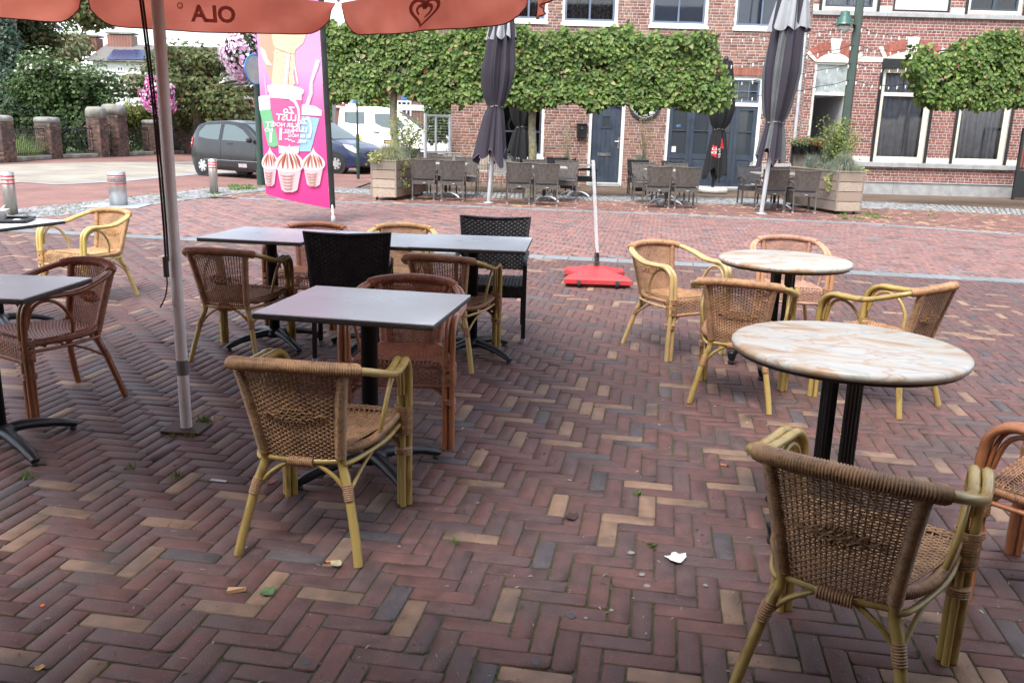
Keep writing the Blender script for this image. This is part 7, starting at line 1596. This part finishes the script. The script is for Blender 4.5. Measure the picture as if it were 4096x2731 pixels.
for (cxp, cw) in ((205, 1.55), (282, 1.75)):
    c = AY(cxp, 100, HY + 3); m = MB(); m.bb((c.x - cw / 2, HY + 2.5, rz0 - .5), (c.x + cw / 2, HY + 3.5, AY(cxp, 88 if cxp < 250 else 82, HY + 3).z)); ch2 = m.build('chimney', M_chim, roof); m = MB(); zt = AY(cxp, 86 if cxp < 250 else 80, HY + 3).z; m.bb((c.x - cw / 2 - .08, HY + 2.42, zt), (c.x + cw / 2 + .08, HY + 3.58, zt + .12)); m.build('chimney_cap', M_capst, roof)
def roofpt(x, y):
    # intersect the picture ray with the front roof plane
    d = _ray(x, y); n_ = np.array([0, -(rz0 - ez), 3.4]); n_ = n_ / np.linalg.norm(n_); o_ = np.array([0, 0, CAM_H]); p0 = np.array([0, HY - .4, ez]); tt = ((p0 - o_) @ n_) / (d @ n_); return Vector(o_ + tt * d) + Vector(n_) * .06
M_sol = mat('blue solar panel', (.025, .035, .095), rough=.25, var=.05)
for k in range(4):
    xa, xb = 244 + k * 23, 244 + (k + 1) * 23 - 1; m = MB(); m.add([roofpt(xa, 139), roofpt(xb, 140), roofpt(xb + 17, 117), roofpt(xa + 17, 116)], [(0, 1, 2, 3)]); m.build('solar_panel', M_sol, roof)
for (xa, xb, ya, yb) in ((258, 292, 178, 200), (268, 285, 152, 166)):
    a, b2_ = AY(xa, yb, HY), AY(xb, ya, HY); f = frame_bars(a.x, b2_.x, a.z, b2_.z, HY - .06, HY - .004, .12, (('v', (a.x + b2_.x) / 2, .08),)).build('window', M_wp, t); m = MB(); m.bb((a.x + .1, HY - .03, a.z + .1), (b2_.x - .1, HY - .02, b2_.z - .1)); m.build('pane', M_gl, f)
p0, p1_ = AY(255, 212, HY - 3), AY(350, 212, HY - 3); zl0, zl1 = AY(255, 213, HY - 3).z, AY(300, 190, HY).z
m = MB(); m.add([(p0.x, HY - 3, zl0), (p1_.x, HY - 3, zl0), (p1_.x, HY - .01, zl1 + .6), (p0.x, HY - .01, zl1 + .6)], [(0, 1, 2, 3)]); m.build('lean_to_roof', M_rt, t); m = MB(); m.bb((p0.x + .2, HY - 2.8, 0), (p1_.x - .2, HY - .05, zl0 - .05)); m.build('lean_to_wall', M_wp, t)
# brick house at the far left edge, low brick shed with green doors, brick house behind the van
t = thing('brick_tower', 'dark grey brick wall of a tall building at the upper left edge', 'building', (0, 0, 0)); a, b2_ = AY(-130, 100, 44), AY(27, 100, 44); m = MB(); m.bb((a.x, 44, 0), (b2_.x, 44.6, 12)); m.build('wall', brickmat('grey brown brick', (.16, .13, .115), (.13, .105, .095), (.22, .2, .18), 1), t); m = MB(); m.bb((b2_.x - .35, 43.9, 0), (b2_.x - .1, 44, 12)); m.build('corner_pilaster', M_chim, t)
t = thing('brick_shed', 'low red brick building with green doors above the hatchback roof', 'shed', (0, 0, 0)); a, b2_ = AY(480, 255, 50), AY(640, 255, 50); m = MB(); m.bb((a.x, 50, 0), (b2_.x, 55, AY(500, 225, 50).z)); m.build('wall', M_chim, t); a, b2_ = AY(508, 255, 50), AY(560, 255, 50); m = MB(); m.bb((a.x, 49.9, 0), (b2_.x, 49.99, AY(520, 250, 50).z)); m.build('green_door', mat('green painted door', (.0, .12, .085), rough=.5), t)
BY = 58; t = thing('brick_house', 'brown brick house with white barred windows far behind the white van', 'house', (0, 0, 0)); a, b2_ = AY(862, 280, BY), AY(1120, 280, BY); m = MB(); m.bb((a.x, BY, 0), (b2_.x, BY + 8, 8)); m.build('wall', brickmat('brown brick', (.17, .10, .085), (.14, .085, .075), (.30, .26, .23), 1), t)
for (xa, xb, ya, yb) in ((912, 945, 232, 268), (985, 1003, 268, 315)):
    p, q = AY(xa, yb, BY), AY(xb, ya, BY); f = frame_bars(p.x, q.x, p.z, q.z, BY - .08, BY - .005, .10, (('v', p.x + (q.x - p.x) / 3, .08), ('v', p.x + 2 * (q.x - p.x) / 3, .08), ('h', (p.z + q.z) / 2, .08))).build('window', M_wp, t); m = MB(); m.bb((p.x + .1, BY - .04, p.z + .1), (q.x - .1, BY - .03, q.z - .1)); m.build('pane', M_gl, f)
p, q = AY(870, 252, BY), AY(1000, 245, BY); m = MB(); m.bb((p.x, BY - .06, p.z), (q.x, BY - .002, p.z + .35)); m.build('white_band', M_wp, t); p, q = AY(935, 303, BY), AY(985, 295, BY); m = MB(); m.bb((p.x, BY - .06, p.z), (q.x, BY - .002, p.z + .22)); m.build('white_band', M_wp, t)
for (xa, ya) in ((888, 234), (934, 226)):
    p = AY(xa, ya, BY); m = MB(); m.bb((p.x - .35, BY - .09, p.z - .12), (p.x + .35, BY - .065, p.z + .12)); m.build('street_name_plate', mat('blue name plate', (.05, .16, .5), rough=.5), t)
t = thing('stone_gate_pier', 'ornate white stone gate pier top behind the dark load bed frame', 'pier', (0, 0, 0)); c = AY(795, 250, 46); m = MB(); m.bb((c.x - .45, 45.6, 0), (c.x + .45, 46.5, c.z)); m.build('pier_shaft', M_chim, t); m = MB(); k = .9; m.lathe([(.75 * k, 0), (.75 * k, .12), (.55 * k, .18), (.5 * k, .3), (.30 * k, .42), (.18 * k, .55), (.22 * k, .66), (.12 * k, .8), (.02, .86)], (c.x, 46.05, c.z), 16); m.build('pier_finial', M_wp, t, True)
# white rail post in the churchyard
for (xp, lab) in ((291, 'white slim post before the white house'), (297, 'grey slim post next to the white post before the white house')):
    p = at(xp, 240, 55); m = MB(); m.tube([(0, 0, 0), (0, 0, AY(xp, 195, 55).z)], .07, 8); tag(m.build('slim_post', M_wp if xp == 291 else M_galv, loc=p, smooth=True), lab, 'post')
# far blue car behind the railings
src = [o for o in bpy.data.objects if o.name.startswith('parked_car') and 'hatchback' in o.get('label', '')][0]; o = copy_tree(src); p = AY(330, 318, 47); o.location = (p.x, 47, 0); o.rotation_euler = (0, 0, .9); tag(o, 'light blue car parked far behind the railings, only its tail visible', 'car', 'parked vehicles'); recolour(o, {'dark grey car paint': carpaint('light blue car paint', (.10, .18, .42))})
# a line of houses and trees that closes the far end of the street
for i, (x0, x1, y, h, c) in enumerate(((-62, -34, 74, 4.2, (.25, .14, .11)), (-34, -15, 80, 4.5, (.30, .18, .13)), (-15, -4, 84, 8, (.22, .13, .11)))):
    t = thing('far_house', ['far brick house closing the view at the left', 'far brick house behind the white house', 'far brick house closing the side street'][i], 'house', (0, 0, 0), 0, 'far houses'); m = MB(); m.bb((x0, y, 0), (x1, y + 8, h * .62)); m.build('wall', brickmat('far brick %d' % i, c, tuple(k * .85 for k in c), (.35, .32, .3), 1), t); m = MB(); m.add([(x0 - .3, y - .4, h * .62), (x1 + .3, y - .4, h * .62), (x1 + .3, y + 4, h), (x0 - .3, y + 4, h), (x1 + .3, y + 8.4, h * .62), (x0 - .3, y + 8.4, h * .62)], [(0, 1, 2, 3), (3, 2, 4, 5), (0, 3, 5), (1, 4, 2)]); m.build('roof', M_rt, t)
# ---------------- unseen cafe front, plus an overhead cloth added to shade the near pavement
t = thing('cafe_building', 'brick cafe front behind the viewer with an unseen cloth roof added for shade', 'building', (0, 0, 0)); m = MB(); m.bb((-9, -2.6, 0), (12, -2.2, 8.5)); m.build('wall', brickmat('cafe brick', (.25, .12, .09), (.2, .1, .08), (.4, .36, .32), 1), t)
m = MB(); m.add([(-6.5, -2.2, 3.1), (7.0, -2.2, 3.1), (7.0, 1.3, 2.55), (-6.5, 1.3, 2.55)], [(0, 1, 2, 3)]); m.build('shade_awning', mat('dark awning cloth', (.05, .03, .03), rough=.9), t)
# ================================================================== LITTER ON THE PAVING
def flatleaf(name, label, cat, x, y, s, c, rz, curl=.3, n=9, poly=None):
    p = G(x, y); P = poly or [(0, -.5), (.25, -.35), (.42, -.1), (.36, .2), (.16, .42), (0, .55), (-.16, .42), (-.36, .2), (-.42, -.1), (-.25, -.35)]
    vs = [(0, 0, .004 + s * .02)] + [(a * s, b_ * s, .004 + s * curl * (a * a + .5 * b_ * b_) * (1 + .4 * math.sin(5 * a + 3 * b_))) for a, b_ in P]; k = len(P); m = MB(); m.add(vs, [(0, 1 + i, 1 + (i + 1) % k) for i in range(k)])
    o = m.build(name, mat('litter ' + label[:24], c, rough=.8, var=.2, scale=60), loc=(p.x, p.y, .0015), rz=rz); tag(o, label, cat)
jag = [(.5 * math.cos(a) * (1 + .3 * math.sin(5.3 * a)), .42 * math.sin(a) * (1 + .25 * math.cos(4 * a + 1))) for a in np.linspace(0, 2 * PI, 17)[:-1]]
flatleaf('paper_scrap', 'crumpled scrap of white paper on the paving right of centre', 'paper', 1553, 1285, .075, (.80, .80, .84), .3, .5, poly=jag)
flatleaf('dry_leaf', 'curled pale dry leaf at the front chair leg', 'leaf', 772, 1299, .045, (.42, .37, .24), 1.1, .9)
flatleaf('green_leaf', 'fallen green leaf on the paving left of centre', 'leaf', 615, 1362, .055, (.10, .17, .07), .9, .5, poly=jag); flatleaf('dry_leaf', 'dark brown dead leaf on the paving in the middle', 'leaf', 1312, 1190, .06, (.06, .035, .03), .4, .7, poly=jag)
flatleaf('dry_leaf', 'reddish dead leaf between chair and table feet', 'leaf', 622, 1109, .05, (.28, .12, .08), .2, .6, poly=jag); flatleaf('dry_leaf', 'small tan leaf near the bottom left corner', 'leaf', 92, 1537, .028, (.45, .27, .08), .2, .6, poly=jag); flatleaf('petal', 'tiny orange scrap on the paving at the left', 'scrap', 98, 1393, .016, (.85, .16, .03), .2, .4)
t = thing('cigarette_end', 'cigarette end at the front chair leg', 'cigarette end', G(754, 1293) + Vector((0, 0, .006)), .25, 'cigarette ends'); m = MB(); m.tube([(-.008, 0, 0), (.020, 0, 0)], .0042, 8); m.build('filter', mat('filter paper', (.62, .27, .09), rough=.8, var=.1), t); m = MB(); m.tube([(-.017, 0, 0), (-.008, 0, 0)], .0040, 8); m.build('burnt_tip', mat('ash', (.05, .045, .04), rough=.9), t)
c2 = copy_tree(t); c2.location = G(1665, 1071) + Vector((0, 0, .006)); c2.rotation_euler = (0, 0, 2.7); tag(c2, 'cigarette end left of the bottom right armchair', 'cigarette end')
m = MB(); m.box((0, 0, .004), (.075, .016, .002), bev=.0006); m.box((0, .006, .0055), (.07, .004, .002)); tag(m.build('straw_wrapper', mat('wrapper paper', (.62, .58, .62), rough=.7), loc=G(502, 1105), rz=-.22), 'white paper straw wrapper lying left of the front table', 'wrapper')
m = MB(); m.add([(-.03, -.012, .0), (.028, -.006, .002), (.033, .006, .010), (-.026, .014, .012), (-.03, -.012, .012), (.02, -.006, .014)], [(0, 1, 2, 3), (0, 1, 5, 4), (4, 5, 2, 3)]); tag(m.build('wooden_chip', mat('tan chip', (.58, .36, .20), rough=.7), loc=G(543, 1358), rz=.25), 'tan chip of wafer lying on the paving left of centre', 'scrap')
M_gum = mat('old chewing gum', (.27, .26, .25), rough=.9, var=.1); M_gumd = mat('dark chewing gum', (.09, .085, .09), rough=.9, var=.1)
for i, (x, y, r_, d) in enumerate(((1486, 1346, .014, 0), (1404, 1402, .009, 0), (1345, 1420, .007, 0), (1310, 1415, .020, 1), (1230, 1520, .018, 1), (1475, 1320, .014, 0), (1450, 1270, .016, 0), (700, 1520, .022, 1), (1620, 1345, .010, 0), (1170, 880, .012, 0), (2140, 705, .02, 1))):
    m = MB(); q = [(r_ * (1 + .2 * math.sin(k * 2.3 + i)) * math.cos(2 * PI * k / 12), r_ * (1 + .2 * math.cos(k * 1.7 + i)) * math.sin(2 * PI * k / 12)) for k in range(12)]; m.prism([(a * .8, b_ * .8) for a, b_ in q], .0, .0025); o = m.build('gum_spot', M_gumd if d else M_gum, loc=G(x, y) + Vector((0, 0, .0012)))
    tag(o, ['pale round gum spot just below the white paper scrap', 'small pale gum spot below and left of the white paper scrap', 'tiny pale gum spot left of the bottom row of pale spots', 'dark gum spot below the middle of the picture', 'dark gum spot close to the bottom edge in the middle', 'pale gum spot left of and below the white paper scrap', 'pale gum spot left of the white paper scrap', 'dark gum spot near the bottom edge left of centre', 'pale gum spot near the leg of the bottom right armchair', 'pale gum spot on the paving right of the orange armchair', 'dark gum spot near the right edge by the kerb'][i], 'gum', 'chewing gum spots')
# twigs, crumbs and grit
VV = []; FF = []; CC = []
for i in range(1500):
    y = 1.9 + 6 * random.random() ** 1.5; x = random.uniform(-.62, .62) * (y + .4); s = random.uniform(.0012, .004); b0 = len(VV); v = random.choice([(.35, .30, .22), (.5, .48, .45), (.12, .1, .08), (.30, .18, .10)]); a = random.uniform(0, 6.3); L_ = s * random.uniform(1, 5)
    VV += [(x - L_ * math.cos(a), y - L_ * math.sin(a), .003), (x + s * .5 * math.sin(a), y - s * .5 * math.cos(a), .003), (x + L_ * math.cos(a), y + L_ * math.sin(a), .003), (x - s * .5 * math.sin(a), y + s * .5 * math.cos(a), .004 + s)]; FF += [(b0, b0 + 1, b0 + 2), (b0, b0 + 2, b0 + 3)]; CC += [v, v]
obj('grit', npmesh('grit', VV, FF, M_moss, CC), kind='stuff', label='crumbs, grit and bits of twig scattered over the paving', cat='grit')
